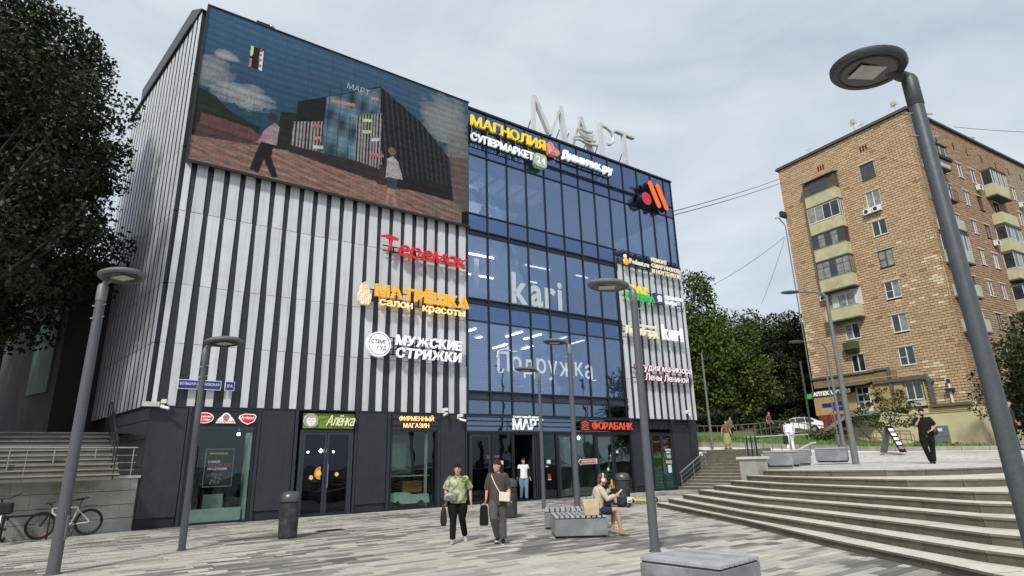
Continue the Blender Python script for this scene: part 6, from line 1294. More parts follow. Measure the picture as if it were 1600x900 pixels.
glazing_front('balcony_glazing', BX0, BX1, 23.93, 25.55, M_pvc, 4, [M_curt, M_curt, M_pane, M_pane]); glazing_front('balcony_glazing', BX0, BX1, 21.17, 22.58, M_wfd, 5, [M_pane, M_curt, M_pane, M_curt, M_pane], rail=.68); glazing_front('balcony_glazing', BX0, BX1, 18.03, 19.74, M_wfd, 5, [M_curt, M_curt, M_pane, M_curt, M_curt], rail=.66)
# the open balcony with the painted recess below
MB().box(3.4, 6.35, -.03, -.005, 14.9, 16.6).build('painted_recess', mat('whitewashed_brick', (.62, .60, .56), .85, 0, .08, 3, .3), apt)
f = MB().box(4.0, 5.75, -.08, -.032, 14.9, 16.35).build('window', M_pvc, apt)
for k in (0, 1): MB().box(4.08 + .84 * k, 4.83 + .84 * k, -.09, -.082, 14.98, 16.27).build('pane', M_curt, f)
# plant box, air conditioners
def aircon(x, z, y=-.34, face=0):
    if face == 0: o = MB().box(x, x + .75, y, -.06, z, z + .52).build('air_conditioner', M_whitep, apt); MB().lathe([(.19, 0), (.19, .01)], 0, 0, 16); MB().prism([(x + .28 + .19 * cos(a * PI / 8), z + .26 + .19 * sin(a * PI / 8)) for a in range(16)], y - .012, y - .002, 'y').build('fan_grille', M_dark, o)
    else: o = MB().box(AW + .06, AW + .38, x, x + .75, z, z + .52).build('air_conditioner', M_whitep, apt); MB().box(AW + .382, AW + .39, x + .1, x + .48, z + .08, z + .44).build('fan_grille', M_dark, o)
aircon(8.1, 23.12); aircon(8.95, 23.12); aircon(2.4, 16.1)
for y, z in ((10.3, 25.75), (19.6, 25.8), (10.9, 20.1), (19.5, 22.6)): aircon(y, z, face=1)
o = MB().box(3.95, 5.2, -.55, -.02, 10.9, 11.6).build('plant_box', mat('mossy_green_box', (.05, .085, .025), .9, 0, .35, 4, .4), apt); MB().box(4.0, 5.15, -.5, -.02, 10.55, 10.89).build('box_bracket', M_black, o)
# balconies on the long side
def bal_r(y0, y1, z0, z1, m, gl=None, glm=None, d=.87, gz=None, dark=False):
    b = MB(); b.box(AW + d - .07, AW + d, y0, y1, z0, z1); b.box(AW, AW + d - .07, y0, y0 + .07, z0, z1); b.box(AW, AW + d - .07, y1 - .07, y1, z0, z1)
    o = b.build('balcony', m, apt); MB().box(AW, AW + d + .04, y0 - .04, y1 + .04, z0 - .15, z0 - .002).build('balcony_slab', M_slab, o)
    if gl:
        za, zc = z1 + .03, gz or (z1 + 1.45); b = MB(); n = gl
        for k in range(n + 1): y = y0 + (y1 - y0) * k / n; b.box(AW + d - .05, AW + d, max(y - .03, y0), min(y + .03, y1), za, zc)
        for zz in (za, zc - .06): b.box(AW + d - .054, AW + d + .004, y0, y1, zz, zz + .06); b.box(AW, AW + d - .05, y0, y0 + .05, zz, zz + .06)
        b.box(AW + .0, AW + .05, y0, y0 + .05, za, zc); f = b.build('balcony_glazing', glm or M_pvc, apt)
        for k in range(n): MB().box(AW + d - .03, AW + d - .02, y0 + (y1 - y0) * k / n + .03, y0 + (y1 - y0) * (k + 1) / n - .03, za + .06, zc - .06).build('pane', M_curt if k % 2 else M_pane, f)
        MB().box(AW + .05, AW + d - .06, y0 + .02, y0 + .03, za + .06, zc - .06).build('pane', M_pane, f); MB().box(AW - .0, AW + d + .1, y0 - .08, y1 + .08, zc + .002, zc + .09).build('balcony_roof', M_slab, f)
    return o
A0, A1 = .75, 3.75; B0, B1 = 12.3, 15.55
bal_r(A0, A1, 26.0, 26.75, M_grn2, 6, M_wfd, gz=28.2); o = MB(); o.box(AW + .88, AW + 1.1, A0 + .6, A1 + .3, 26.72, 27.0); o.build('planter', mat('dark_planter', (.03, .03, .025), .9, 0, .4, 5, .4), apt)
o = MB(); o.box(AW, AW + .9, A0, A1, 22.75, 22.9); o.build('balcony_slab', M_slab, apt); b = MB()
for k in range(10): b.box(AW + .86, AW + .89, A0 + .33 * k, A0 + .33 * k + .03, 22.9, 23.8)
b.box(AW + .85, AW + .9, A0, A1, 23.8, 23.85); b.build('balcony_railing', M_wfd, apt)
bal_r(A0, A1, 20.0, 20.95, M_grn2); bal_r(A0, A1, 17.0, 17.95, M_grn2, 6, gz=19.6); bal_r(A0, A1, 13.98, 14.98, M_grn2); bal_r(A0, A1, 10.95, 12.0, M_grn2)
bal_r(B0, B1, 25.5, 26.6, M_yel, 6, gz=28.2); bal_r(B0, B1, 22.5, 23.6, M_yel); bal_r(B0, B1, 19.7, 20.8, M_yel, 4, gz=22.2); bal_r(B0, B1, 16.9, 17.9, M_yel, 4, gz=19.5); bal_r(B0, B1, 13.8, 14.8, M_yel, 5)
for y0 in (27.5,):
    for z in (25.5, 22.5, 19.7, 16.9): bal_r(y0, y0 + 3.2, z, z + 1.05, M_yel, 5)
# downpipes, ducts, gas pipe
b = MB(); b.tube([(-.12, -.1, 5), (-.12, -.1, 25.2), (-.6, -.4, 26.2), (-.9, -.5, 26.2)], .06, 8); b.build('downpipe', M_lampg, apt, True)
b = MB(); b.box(-.15, .2, -.8, .3, 26.0, 26.6); b.build('corner_bracket', M_dark, apt)
M_duct = mat('grey_duct', (.13, .135, .14), .6, .3, .15, 3)
for (x0, x1, z0, z1, y_) in ((-.05, 6.2, 8.55, 8.75, .28), (6.1, 7.45, 8.62, 8.82, .27), (7.3, 7.55, 5.9, 8.62, .26), (5.9, 10.4, 7.45, 7.75, .34), (10.38, 10.62, 5.4, 7.3, .30), (10.2, 13.2, 5.05, 5.28, .30)): MB().box(x0, x1, -y_, -.005, z0, z1).build('duct', M_duct, apt)
b = MB(); b.add([(10.35, -.33, 7.75), (10.85, -.33, 7.2), (10.62, -.33, 7.0), (10.2, -.33, 7.45), (10.35, -.02, 7.75), (10.85, -.02, 7.2), (10.62, -.02, 7.0), (10.2, -.02, 7.45)], [(0, 1, 2, 3), (0, 4, 5, 1), (1, 5, 6, 2), (3, 2, 6, 7)]); b.build('duct', M_duct, apt)
b = MB(); b.tube([(10.0, -.12, 7.9), (10.0, -.12, 4.75), (12.9, -.12, 4.75)], .045, 6); b.tube([(2.5, -.42, 7.95), (10, -.42, 8.0)], .03, 6); b.build('gas_pipe', mat('yellow_gas_pipe', (.55, .42, .05), .5), apt)
b = MB(); b.tube([(11.86, -.12, 5.3), (11.86, -.12, 6.9)], .09, 8); b.build('white_pipe', M_pvc, apt); b = MB(); b.box(11.6, 12.2, -.4, -.05, 6.25, 6.45); b.box(11.78, 11.98, -.25, -.05, 6.9, 7.2); b.build('pipe_fitting', M_dark, apt)
for k, (x, h) in enumerate(((3.6, .9), (8.5, 1.3), (9.2, .8), (12.4, 1.1))): b = MB(); b.tube([(x, .5, 31.8), (x, .5, 31.9 + h)], .03, 5); b.box(x - .35, x + .35, .48, .52, 31.85 + h * .8, 31.9 + h * .8); b.ell(x, .4, 31.9 + h, .3, .06, .3, 10, k=4) if k in (1, 3) else None; b.build('antenna', M_grn2, apt)
b = MB(); b.tube([(AW - .5, 14, 31.8), (AW - .5, 14, 32.8)], .03, 5); b.ell(AW - .5, 14, 32.7, .3, .3, .3, 8, k=4); b.build('antenna', M_grn2, apt)
# electrical cabinet
t = thing('electric_cabinet', 'grey two part electric cabinet against the yellow base wall', 'cabinet', AO + AX * 10.2 - AY * .45 + Vector((0, 0, 1.75)), ARZ); M_cab = mat('cabinet_grey', (.19, .21, .23), .5, .3, .08, 3)
MB().box(0, .88, 0, .4, 0, .92).build('lower_box', M_cab, t); MB().box(0, .88, 0, .4, .94, 1.78).build('upper_box', M_cab, t); MB().box(.25, .6, -.006, -.002, 1.35, 1.6).build('notice', M_whitep, t)
# pharmacy extension with stairs, door, canopy
ph = thing('pharmacy_entrance', 'pharmacy porch with dark fascia, white glazed door and outside stairs at the brick house', 'shop entrance', AO, ARZ)
M_ext = mat('ochre_plaster', (.46, .33, .14), .8, 0, .08, 1)
MB().box(.0, 4.15, -.35, -.01, 5.12, 7.0).build('wall', M_ext, ph); MB().box(-.05, 3.95, -.45, -.352, 6.92, 7.42).build('fascia', mat('slate_fascia', (.09, .10, .10), .6), ph); MB().box(4.15, 8.3, -.12, -.01, 5.1, 7.5).build('wall', M_ext, ph)
MB().box(5.9, 6.9, -.16, -.122, 5.3, 7.28).build('blank_panel', mat('tan_panel', (.42, .29, .12), .8), ph)
MB().box(.1, 8.0, -.15, -.01, 7.72, 8.5).build('brown_band', mat('brown_rough_band', (.24, .16, .09), .9, 0, .3, 3, .4), ph)
text(ph, 'АПТЕКА', .12, 6.98, 2.0, .36, -.47, .05, M_lwhite, .03, each=True); text(ph, 'ОПТИКА', 2.55, 7.2, 1.3, .15, -.47, .03, M_lwhite, .02, each=False); text(ph, '24 ЧАСА', 2.75, 7.0, 1.1, .15, -.47, .03, M_lwhite, .02, each=False); MB().prism([(2.35 + .16 * cos(a * PI / 8), 7.17 + .16 * sin(a * PI / 8)) for a in range(16)], -.47, -.455, 'y').build('round_emblem', M_lwhite, ph)
MB().box(-.55, -.15, -.5, -.3, 6.8, 7.25).build('green_cross', M_lgreen, ph); MB().box(-.63, -.07, -.48, -.32, 6.93, 7.12).build('green_cross', M_lgreen, ph)
MB().box(.8, 2.0, -.40, -.355, 5.85, 6.2).build('blue_board', M_plq, ph); MB().box(1.95, 2.9, -.42, -.37, 5.5, 6.25).build('blue_board', M_plq, ph); text(ph, 'ВЫВЕСКА'[:0] or 'ОПТИКА', 2.05, 5.75, .7, .12, -.43, .01, M_plw, each=False)
f = MB().box(4.2, 5.45, -.26, -.14, 5.18, 7.32).build('door', M_pvc, ph)
for k in range(2):
    for q in range(3): MB().box(4.3 + .6 * k + (.1 if k == 0 else 0), 4.78 + .6 * k, -.275, -.262, 5.3 + .66 * q + (.3 if q == 0 else .15), 5.3 + .66 * (q + 1)).build('pane', M_pane, f)
b = MB(); b.add([(3.0, -1.4, 7.45), (5.8, -1.4, 7.45), (5.8, -.02, 7.75), (3.0, -.02, 7.75), (3.0, -1.4, 7.52), (5.8, -1.4, 7.52), (5.8, -.02, 7.85), (3.0, -.02, 7.85)], [(0, 1, 2, 3), (7, 6, 5, 4), (0, 4, 5, 1), (1, 5, 6, 2), (3, 7, 4, 0)]); b.build('canopy', M_slab, ph)
MB().box(3.6, 6.0, -1.5, -.13, 4.75, 5.1).build('landing', mat('landing_concrete', (.25, .25, .24), .9), ph)
for k in range(13): MB().box(3.6 - .3 * (k + 1), 3.6 - .3 * k - .004, -1.5, -.4, 4.93 - .16 * (k + 1) - .12, 5.1 - .16 * (k + 1)).build('stair_step', M_slab, ph)
MB().box(.2, 3.2, -.39, -.36, 3.0, 5.1).build('red_wall', mat('dark_red_wall', (.20, .03, .02), .8), ph)
b = MB(); b.add([(3.6, -1.55, 4.6), (3.6, -1.55, 4.95), (-.3, -1.55, 2.9), (-.3, -1.55, 2.55), (3.6, -1.5, 4.6), (3.6, -1.5, 4.95), (-.3, -1.5, 2.9), (-.3, -1.5, 2.55)], [(0, 1, 2, 3), (7, 6, 5, 4), (1, 5, 6, 2), (0, 3, 7, 4)]); b.build('stringer', D.materials['landing_concrete'], ph)
MB().tube([(-.3, -1.52, 3.75), (3.6, -1.52, 5.95), (6.0, -1.48, 5.95)], .025, 6).build('handrail', M_rail, ph)
for k in range(7): x = -.2 + .62 * k; z = 3.0 + .55 * (x + .3) if x < 3.6 else 5.0; MB().tube([(x, -1.52, z - .1), (x, -1.52, z + .78)], .018, 5).build('post', M_rail, ph)
for x in (4.2, 5.6): MB().tube([(x - .5, -1.3, 4.8), (x + .6, -.3, 2.6)], .06, 6).build('brace', M_rust, ph)
# ---------------------------------------------------------------- trees
def leaf_mat(name, c1, c2):
    m = D.materials.new(name); m.use_nodes = True; t = m.node_tree; b = t.nodes['Principled BSDF']; g = t.nodes.new('ShaderNodeNewGeometry'); r = t.nodes.new('ShaderNodeValToRGB')
    r.color_ramp.elements[0].color = c1 + (1,); r.color_ramp.elements[1].color = c2 + (1,); t.links.new(g.outputs['Random Per Island'], r.inputs[0]); t.links.new(r.outputs[0], b.inputs['Base Color'])
    b.inputs['Roughness'].default_value = .6; b.inputs['Specular IOR Level'].default_value = .25
    return m
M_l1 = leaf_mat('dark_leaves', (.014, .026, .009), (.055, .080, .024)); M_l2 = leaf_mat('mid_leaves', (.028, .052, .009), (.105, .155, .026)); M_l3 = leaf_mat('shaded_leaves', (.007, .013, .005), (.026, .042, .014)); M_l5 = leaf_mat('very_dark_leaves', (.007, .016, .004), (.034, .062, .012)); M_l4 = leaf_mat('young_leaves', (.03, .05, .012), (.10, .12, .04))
M_bark = mat('bark', (.035, .028, .02), .95, 0, .3, 6, .6)
def leaves(name, centres, radii, per, size, m, parent, seed=1, flat=.75, kindf=None):
    r = np.random.default_rng(seed); P_ = []
    for (c, rd) in zip(centres, radii):
        n = max(4, int(per * rd ** 2)); d = r.normal(size=(n, 3)); d /= np.linalg.norm(d, axis=1)[:, None]; rr_ = rd * r.uniform(.25, 1.08, n) ** .55
        p = np.array(c) + d * rr_[:, None] * np.array([1, 1, flat]); P_.append(p)
    P_ = np.concatenate(P_); n = len(P_); a = r.normal(size=(n, 3)); a /= np.linalg.norm(a, axis=1)[:, None]; up = r.normal(size=(n, 3)); up[:, 2] += 1.0; b_ = np.cross(a, up); b_ /= np.linalg.norm(b_, axis=1)[:, None] + 1e-9
    s = size * r.uniform(.6, 1.35, n)[:, None]; V = np.stack([P_ + a * s, P_ + b_ * s * .55, P_ - a * s, P_ - b_ * s * .55], 1).reshape(-1, 3)
    F = np.arange(4 * n).reshape(-1, 4); me = D.meshes.new(name); me.from_pydata(V.tolist(), [], F.tolist()); me.materials.append(m); o = link(D.objects.new(name, me)); return fin(o, parent)
def tree(label, base, h, crown, nclump, csize, per, lsize, m, seed, trunk=.35, group=None, name='broadleaf_tree', hollow=.45, flat=.75, first=.3):
    """crown: list of (dx, dy, dz, rx, ry, rz) ellipsoids relative to the base"""
    t = thing(name, label, 'tree', base, 0, group); r = random.Random(seed); cs = []; rd = []
    tot = sum(c[3] * c[4] * c[5] for c in crown)
    for c in crown:
        k = int(nclump * c[3] * c[4] * c[5] / tot) + 1
        for i in range(k):
            while True:
                v = Vector((r.uniform(-1, 1), r.uniform(-1, 1), r.uniform(-1, 1)))
                if v.length < 1 and (v.length > hollow or r.random() < .25): break
            cs.append((c[0] + v.x * c[3], c[1] + v.y * c[4], c[2] + v.z * c[5])); rd.append(csize * r.uniform(.55, 1.25))
    top = h * .8; b = MB(); bend = [(r.uniform(-.2, .2), r.uniform(-.2, .2)) for _ in range(6)]
    b.tube([(bend[k][0] * k * .3, bend[k][1] * k * .3, top * k / 5 - .3 * (k == 0)) for k in range(6)], [trunk * (1.15 if k == 0 else 1 - k * .16) for k in range(6)], 10)
    tr = b.build('trunk', M_bark, t, True); b = MB(); idx = list(range(len(cs))); r.shuffle(idx)
    for i in idx[:26]:
        c = Vector(cs[i]); z0 = min(max(first * h, c.z - h * .22), top * .95); s = Vector((0, 0, z0)); mid = s.lerp(c, .5) + Vector((0, 0, -.06 * h)); q = trunk * .38 * (1 - z0 / h * .6); b.tube([s, mid, c], [q, q * .6, q * .2], 6, cap=False)
    b.build('limbs', M_bark, tr, True)
    leaves('crown', cs, rd, per, lsize, m, t, seed, flat); return t
# left foreground masses
q = at(-85, 700, 25)
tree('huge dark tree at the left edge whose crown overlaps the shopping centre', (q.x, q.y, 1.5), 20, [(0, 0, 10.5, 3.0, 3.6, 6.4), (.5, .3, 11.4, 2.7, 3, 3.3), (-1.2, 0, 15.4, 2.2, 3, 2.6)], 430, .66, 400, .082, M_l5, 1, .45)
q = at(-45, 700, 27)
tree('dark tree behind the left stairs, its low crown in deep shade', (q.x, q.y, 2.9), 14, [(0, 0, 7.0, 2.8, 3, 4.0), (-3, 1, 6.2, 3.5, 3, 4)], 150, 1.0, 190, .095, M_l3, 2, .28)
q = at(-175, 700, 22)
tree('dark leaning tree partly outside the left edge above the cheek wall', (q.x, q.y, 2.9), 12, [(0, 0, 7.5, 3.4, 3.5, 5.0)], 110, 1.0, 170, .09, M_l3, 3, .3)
for i, (x, y) in enumerate(((-34, 10),)): tree('tall tree just outside the left side of the picture', (x, y, 0), 17, [(0, 0, 10.5, 5, 5, 5.5)], 130, 1.3, 50, .25, M_l1, 20 + i, .35)
# behind the walkway
TG = 'trees beyond the grass bank'
for i, (px, d_, h, rx, rz, m_, lab, nn) in enumerate((
    (1098, 58, 16.3, 3.0, 6.4, M_l2, 'tallest light green tree just right of the shopping centre', 200), (1150, 63, 13.4, 3.6, 6.2, M_l2, 'bright green tree second from the shopping centre', 170),
    (1205, 79, 15.9, 4.8, 6.8, M_l1, 'broad tree in the middle of the group beyond the bank', 190), (1246, 77, 15.6, 4.3, 8.0, M_l1, 'dark tree right of the middle with a pointed top', 190), (1290, 79, 15.4, 5.0, 8.0, M_l1, 'dark tree closest to the brick house corner', 190),
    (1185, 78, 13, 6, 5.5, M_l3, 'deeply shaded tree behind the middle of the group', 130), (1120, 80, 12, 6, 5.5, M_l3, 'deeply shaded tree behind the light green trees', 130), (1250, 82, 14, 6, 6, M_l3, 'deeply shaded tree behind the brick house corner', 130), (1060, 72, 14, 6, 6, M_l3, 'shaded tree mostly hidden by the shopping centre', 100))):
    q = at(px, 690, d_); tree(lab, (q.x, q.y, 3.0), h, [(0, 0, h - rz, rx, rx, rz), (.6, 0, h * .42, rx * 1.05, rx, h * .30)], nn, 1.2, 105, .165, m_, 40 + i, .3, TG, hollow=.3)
TG2 = 'trees at the right edge'
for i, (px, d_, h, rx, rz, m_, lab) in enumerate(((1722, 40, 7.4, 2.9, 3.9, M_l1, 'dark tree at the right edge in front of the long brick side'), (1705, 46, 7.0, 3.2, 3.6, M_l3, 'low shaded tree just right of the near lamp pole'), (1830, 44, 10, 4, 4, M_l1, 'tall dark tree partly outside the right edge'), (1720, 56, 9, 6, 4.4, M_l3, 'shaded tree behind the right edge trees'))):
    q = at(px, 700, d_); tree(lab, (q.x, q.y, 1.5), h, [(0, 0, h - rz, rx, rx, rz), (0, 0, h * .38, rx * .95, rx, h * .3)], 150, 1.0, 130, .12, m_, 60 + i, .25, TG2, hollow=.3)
q = at(1399, 700, 42); tree('small feathery young tree growing before the yellow base wall', (q.x, q.y, 1.75), 3.6, [(0, 0, 2.25, 1.75, 1.5, 1.15), (-.2, 0, 3.0, .9, .9, .6)], 75, .33, 260, .085, M_l4, 70, .05, None, 'young_tree', .1, .6, .2)
# shrubs
def shrub(label, p, r_, m, seed, n=14, ls=.12): t = thing('shrub', label, 'shrub', p); rr_ = random.Random(seed); b = MB(); [b.tube([(0, 0, 0), (rr_.uniform(-r_, r_) * .6, rr_.uniform(-r_, r_) * .6, r_)], .02, 4) for _ in range(6)]; b.build('stems', M_bark, t); leaves('foliage', [(rr_.uniform(-r_, r_), rr_.uniform(-r_, r_), rr_.uniform(.1, r_ * 1.1)) for _ in range(n)], [r_ * .5] * n, 260 / r_, ls, m, t, seed); return t
shrub('leafy low bush by the railing under the pharmacy stairs', at(1292, 697, 42), .8, M_l4, 1); shrub('round dark bush left of the car behind the railing', at(1208, 682, 50), 1.0, M_l1, 2); shrub('clipped dark bush beyond the walkway near the red hut', at(1124, 680, 56), 1.5, M_l3, 3, 24, .2)
shrub('weedy tuft by the electric cabinet', at(1440, 703, 46), .5, M_l4, 4); shrub('weedy tuft right of the electric cabinet', at(1490, 703.5, 45), .35, M_l4, 5)
# what stands across the square, behind the camera, and shows in the glass
for i, (x, y) in enumerate(((-22, -34), (-8, -40), (9, -36), (24, -30), (-36, -22))): tree('tree on the far side of the square, seen only mirrored in the glass, ' + ('first', 'second', 'third', 'fourth', 'fifth')[i], (x, y, 0), 10, [(0, 0, 6, 4.5, 4.5, 3.8)], 60, 1.5, 30, .35, M_l1, 90 + i, .3)
t = thing('opposite_building', 'long pale building across the square behind the camera', 'building', (-30, -62, 0)); MB().box(0, 46, -10, 0, 0, 15).build('wall', mat('opposite_wall', (.35, .33, .29), .8), t)
b = MB()
for i in range(14):
    for k in range(4): MB().box(1.5 + i * 3.2, 3.2 + i * 3.2, -.0, .05, 1.5 + k * 3.4, 3.3 + k * 3.4).build('window', M_pane, t)
# ---------------------------------------------------------------- people
def remesh(mb, name, m, parent, vox=.012, it=2, extra=None, label=None, picture=None):
    me = D.meshes.new(name); me.from_pydata([tuple(v) for v in mb.v], [], mb.f)
    bm = bmesh.new(); bm.from_mesh(me); bmesh.ops.recalc_face_normals(bm, faces=bm.faces); bm.to_mesh(me); bm.free()
    o = D.objects.new('tmp', me); SC.collection.objects.link(o)
    rm = o.modifiers.new('r', 'REMESH'); rm.mode = 'VOXEL'; rm.voxel_size = vox; rm.use_smooth_shade = True
    sm = o.modifiers.new('s', 'SMOOTH'); sm.iterations = it; sm.factor = .5
    dg = bpy.context.evaluated_depsgraph_get(); me2 = D.meshes.new_from_object(o.evaluated_get(dg)); D.objects.remove(o); D.meshes.remove(me)
    if extra is not None and extra.v:
        bm = bmesh.new(); bm.from_mesh(me2); e = D.meshes.new('e'); e.from_pydata([tuple(v) for v in extra.v], [], extra.f); bm.from_mesh(e); D.meshes.remove(e)
        bmesh.ops.recalc_face_normals(bm, faces=bm.faces); [setattr(f, 'smooth', True) for f in bm.faces]; bm.to_mesh(me2); bm.free()
    me2.name = name; me2.materials.clear(); me2.materials.append(m); o2 = link(D.objects.new(name, me2)); return fin(o2, parent, label=label)
def V3(*a): return Vector(a)
def bl(mb, path, rad, lat, n=14, cap=True):
    """elliptical sleeve round a path; rad = (half width along lat, half depth)"""
    P_ = [Vector(p) for p in path]; rings = []; lat = Vector(lat).normalized()
    for i, p in enumerate(P_):
        d = (P_[min(i + 1, len(P_) - 1)] - P_[max(i - 1, 0)]).normalized(); a = (lat - d * lat.dot(d)).normalized(); b = d.cross(a); ra, rb = rad[i] if isinstance(rad[i], tuple) else (rad[i],) * 2
        rings.append([p + a * ra * cos(2 * PI * k / n) + b * rb * sin(2 * PI * k / n) for k in range(n)])
    mb.loft(rings, 0, cap)
def skinm(nm='skin', c=(.50, .29, .21)): return D.materials.get(nm) or mat(nm, c, .55, 0, .05, 12, spec=.35)
def cloth(nm, c, var=.15, sc=9, bump=.3): return D.materials.get(nm) or mat(nm, c, .85, 0, var, sc, bump, spec=.2)
def person(label, loc, rz, J, st, H=1.70, vox=.012, hands=True):
    t = thing('person', label, 'person', loc, rz, None); k = H / 1.70; t.scale = (k, k, k); w = st.get('w', 1.0); g = dict(J)
    pel, neck, head = Vector(g['pelvis']), Vector(g['neck']), Vector(g['head']); lat = Vector(g.get('lat', (1, 0, 0))); sp = neck - pel; up = sp.normalized()
    fw = lat.cross(up).normalized() * -1
    if fw.dot(Vector((0, -1, 0))) < 0: fw = -fw
    sh = [neck - up * .055 + lat * s * .165 * w ** .5 for s in (-1, 1)]; hp = [pel - up * .02 + lat * s * .09 * w for s in (-1, 1)]
    sk = skinm(st.get('skin', 'skin'), st.get('skinc', (.50, .29, .21)))
    def spine(f): return pel + sp * f
    b = MB()
    bl(b, [spine(f) for f in (-.16, 0, .22, .5, .78, .93, 1.0, 1.06)], [(.12 * w, .09 * w), (.155 * w, .115 * w), (.125 * w, .10 * w), (.135 * w, .10 * w), (.16 * w, .10 * w), (.12, .08), (.055, .055), (.05, .052)], lat)
    bl(b, [neck - up * .05, neck + up * .03, head - up * .04], [.055, .05, .052], lat)
    yaw = g.get('yaw', 0); hf = (fw * cos(yaw) + lat * sin(yaw)).normalized(); hl = hf.cross(Vector((0, 0, 1))).normalized(); hu = hl.cross(hf).normalized(); hu = hu if hu.z > 0 else -hu
    def hp_(x, y, z): return head + hl * x + hf * y + hu * z
    rings = []
    for z, rx, ry, oy in ((-.122, .020, .022, .052), (-.108, .040, .042, .040), (-.08, .054, .066, .022), (-.04, .066, .086, .008), (0, .073, .096, 0), (.045, .075, .098, -.004), (.085, .064, .086, -.006), (.112, .040, .055, -.006), (.122, .012, .016, -.006)):
        rings.append([hp_(rx * cos(2 * PI * q / 16), oy + ry * sin(2 * PI * q / 16), z) for q in range(16)])
    b.loft(rings)
    bl(b, [hp_(0, .090, .022), hp_(0, .106, -.008), hp_(0, .114, -.026), hp_(0, .09, -.036)], [.009, .012, .015, .010], hl, 8)      # nose
    for s in (-1, 1): bl(b, [hp_(.070 * s, -.004, -.03), hp_(.082 * s, -.010, 0), (hp_(.074 * s, -.006, .026))], [(.006, .012), (.008, .019), (.006, .012)], hl, 8)
    bl(b, [hp_(-.022, .084, -.066), hp_(0, .094, -.066), hp_(.022, .084, -.066)], [.006, .010, .006], hu, 6)
    ex = MB()
    for i in (0, 1):
        el, wr = Vector(g['el'][i]), Vector(g['wr'][i]); bl(b, [sh[i] + up * .01, sh[i].lerp(el, .35), el, el.lerp(wr, .3), wr], [.052, .047 * w ** .5, .038, .039, .026], lat if abs((el - sh[i]).normalized().dot(lat)) < .9 else up, 10)
        hd = Vector(g.get('hd', [None, None])[i] or (wr - el)).normalized(); hn = hd.cross(fw if abs(hd.dot(fw)) < .8 else lat).normalized(); hs = hd.cross(hn).normalized(); curl = g.get('curl', (.35, .35))[i]
        # palm: thin along hn, wide along hs
        bl(b, [wr - hd * .01, wr + hd * .035, wr + hd * .085], [(.024, .016), (.038, .016), (.038, .013)], hs, 10)
        inn = hn * (1 if i == 0 else -1) * (g.get('palm', (1, 1))[i])
        if hands:
            for q in range(4):
                r0 = wr + hd * .083 + hs * (-.030 + .020 * q); L_ = (.062, .074, .070, .055)[q]; a1 = curl; a2 = curl * 2.2; a3 = curl * 3.2
                p1 = r0 + (hd * cos(a1) + inn * sin(a1)) * L_ * .45; p2 = p1 + (hd * cos(a2) + inn * sin(a2)) * L_ * .32; p3 = p2 + (hd * cos(a3) + inn * sin(a3)) * L_ * .25
                ex.tube([r0 - hd * .012, p1, p2, p3], [.0095, .009, .0082, .0065], 7)
            th = hs * -1; r0 = wr + hd * .03 + th * .028; p1 = r0 + (th * .6 + hd * .7 + inn * .25).normalized() * .035; p2 = p1 + (hd * .8 + inn * .5 + th * .15).normalized() * .032; ex.tube([r0 - th * .01, p1, p2], [.012, .0105, .008], 7)
        kn, an = Vector(g['kn'][i]), Vector(g['an'][i]); bl(b, [hp[i], hp[i].lerp(kn, .4), kn, kn.lerp(an, .3), kn.lerp(an, .65), an], [.088 * w, .078 * w, .054, .055, .044, .036], lat, 12)
    if st.get('body', True): remesh(b, 'body', sk, t, vox, 2, ex)
    # eyes, brows, mouth
    me_ = D.materials.get('eye_dark') or mat('eye_dark', (.02, .015, .012), .3); b = MB()
    for s in (-1, 1): c = hp_(.031 * s, .088, .018); b.ell(c.x, c.y, c.z, .011, .011, .006, 8, k=4)
    b.build('eyes', me_, t, True); b = MB()
    for s in (-1, 1): b.tube([hp_(.014 * s, .094, .038), hp_(.034 * s, .090, .043), hp_(.050 * s, .078, .036)], [.0035, .004, .0025], 5)
    hairm = cloth('hair_' + st.get('hair', 'dark'), {'dark': (.018, .012, .010), 'brown': (.055, .030, .018), 'auburn': (.13, .07, .04)}[st.get('hair', 'dark')], .4, 30, .5); b.build('eyebrows', hairm, t); MB().tube([hp_(-.020, .094, -.067), hp_(0, .1015, -.066), hp_(.020, .094, -.067)], .0035, 5).build('mouth', D.materials.get('lips') or mat('lips', (.30, .09, .08), .5), t)
    # hair or cap
    b = MB(); hk = st.get('hairstyle', 'short'); c = hp_(0, -.016, .034)
    rings = []
    for z, rx, ry, oy in ((-.045, .070, .060, -.045), (-.01, .080, .078, -.032), (.03, .084, .094, -.016), (.065, .083, .106, -.004), (.100, .069, .094, -.004), (.128, .045, .062, -.006), (.142, .012, .018, -.008)): rings.append([hp_(rx * cos(2 * PI * q / 16) * (1 + .05 * sin(q * 2.3 + z * 40)), oy + ry * sin(2 * PI * q / 16), z) for q in range(16)])
    b.loft(rings)
    if hk == 'bun': b.ell(*hp_(0, -.13, .0), .045, .045, .045, 10)
    if hk == 'bob': bl(b, [hp_(0, -.06, .05), hp_(0, -.07, -.05), hp_(0, -.06, -.11)], [(.083, .05), (.085, .045), (.07, .03)], hl, 12)
    remesh(b, 'hair' if hk != 'cap' else 'cap', hairm if hk != 'cap' else cloth('black_cap', (.015, .015, .016)), t, vox * .8, 1)
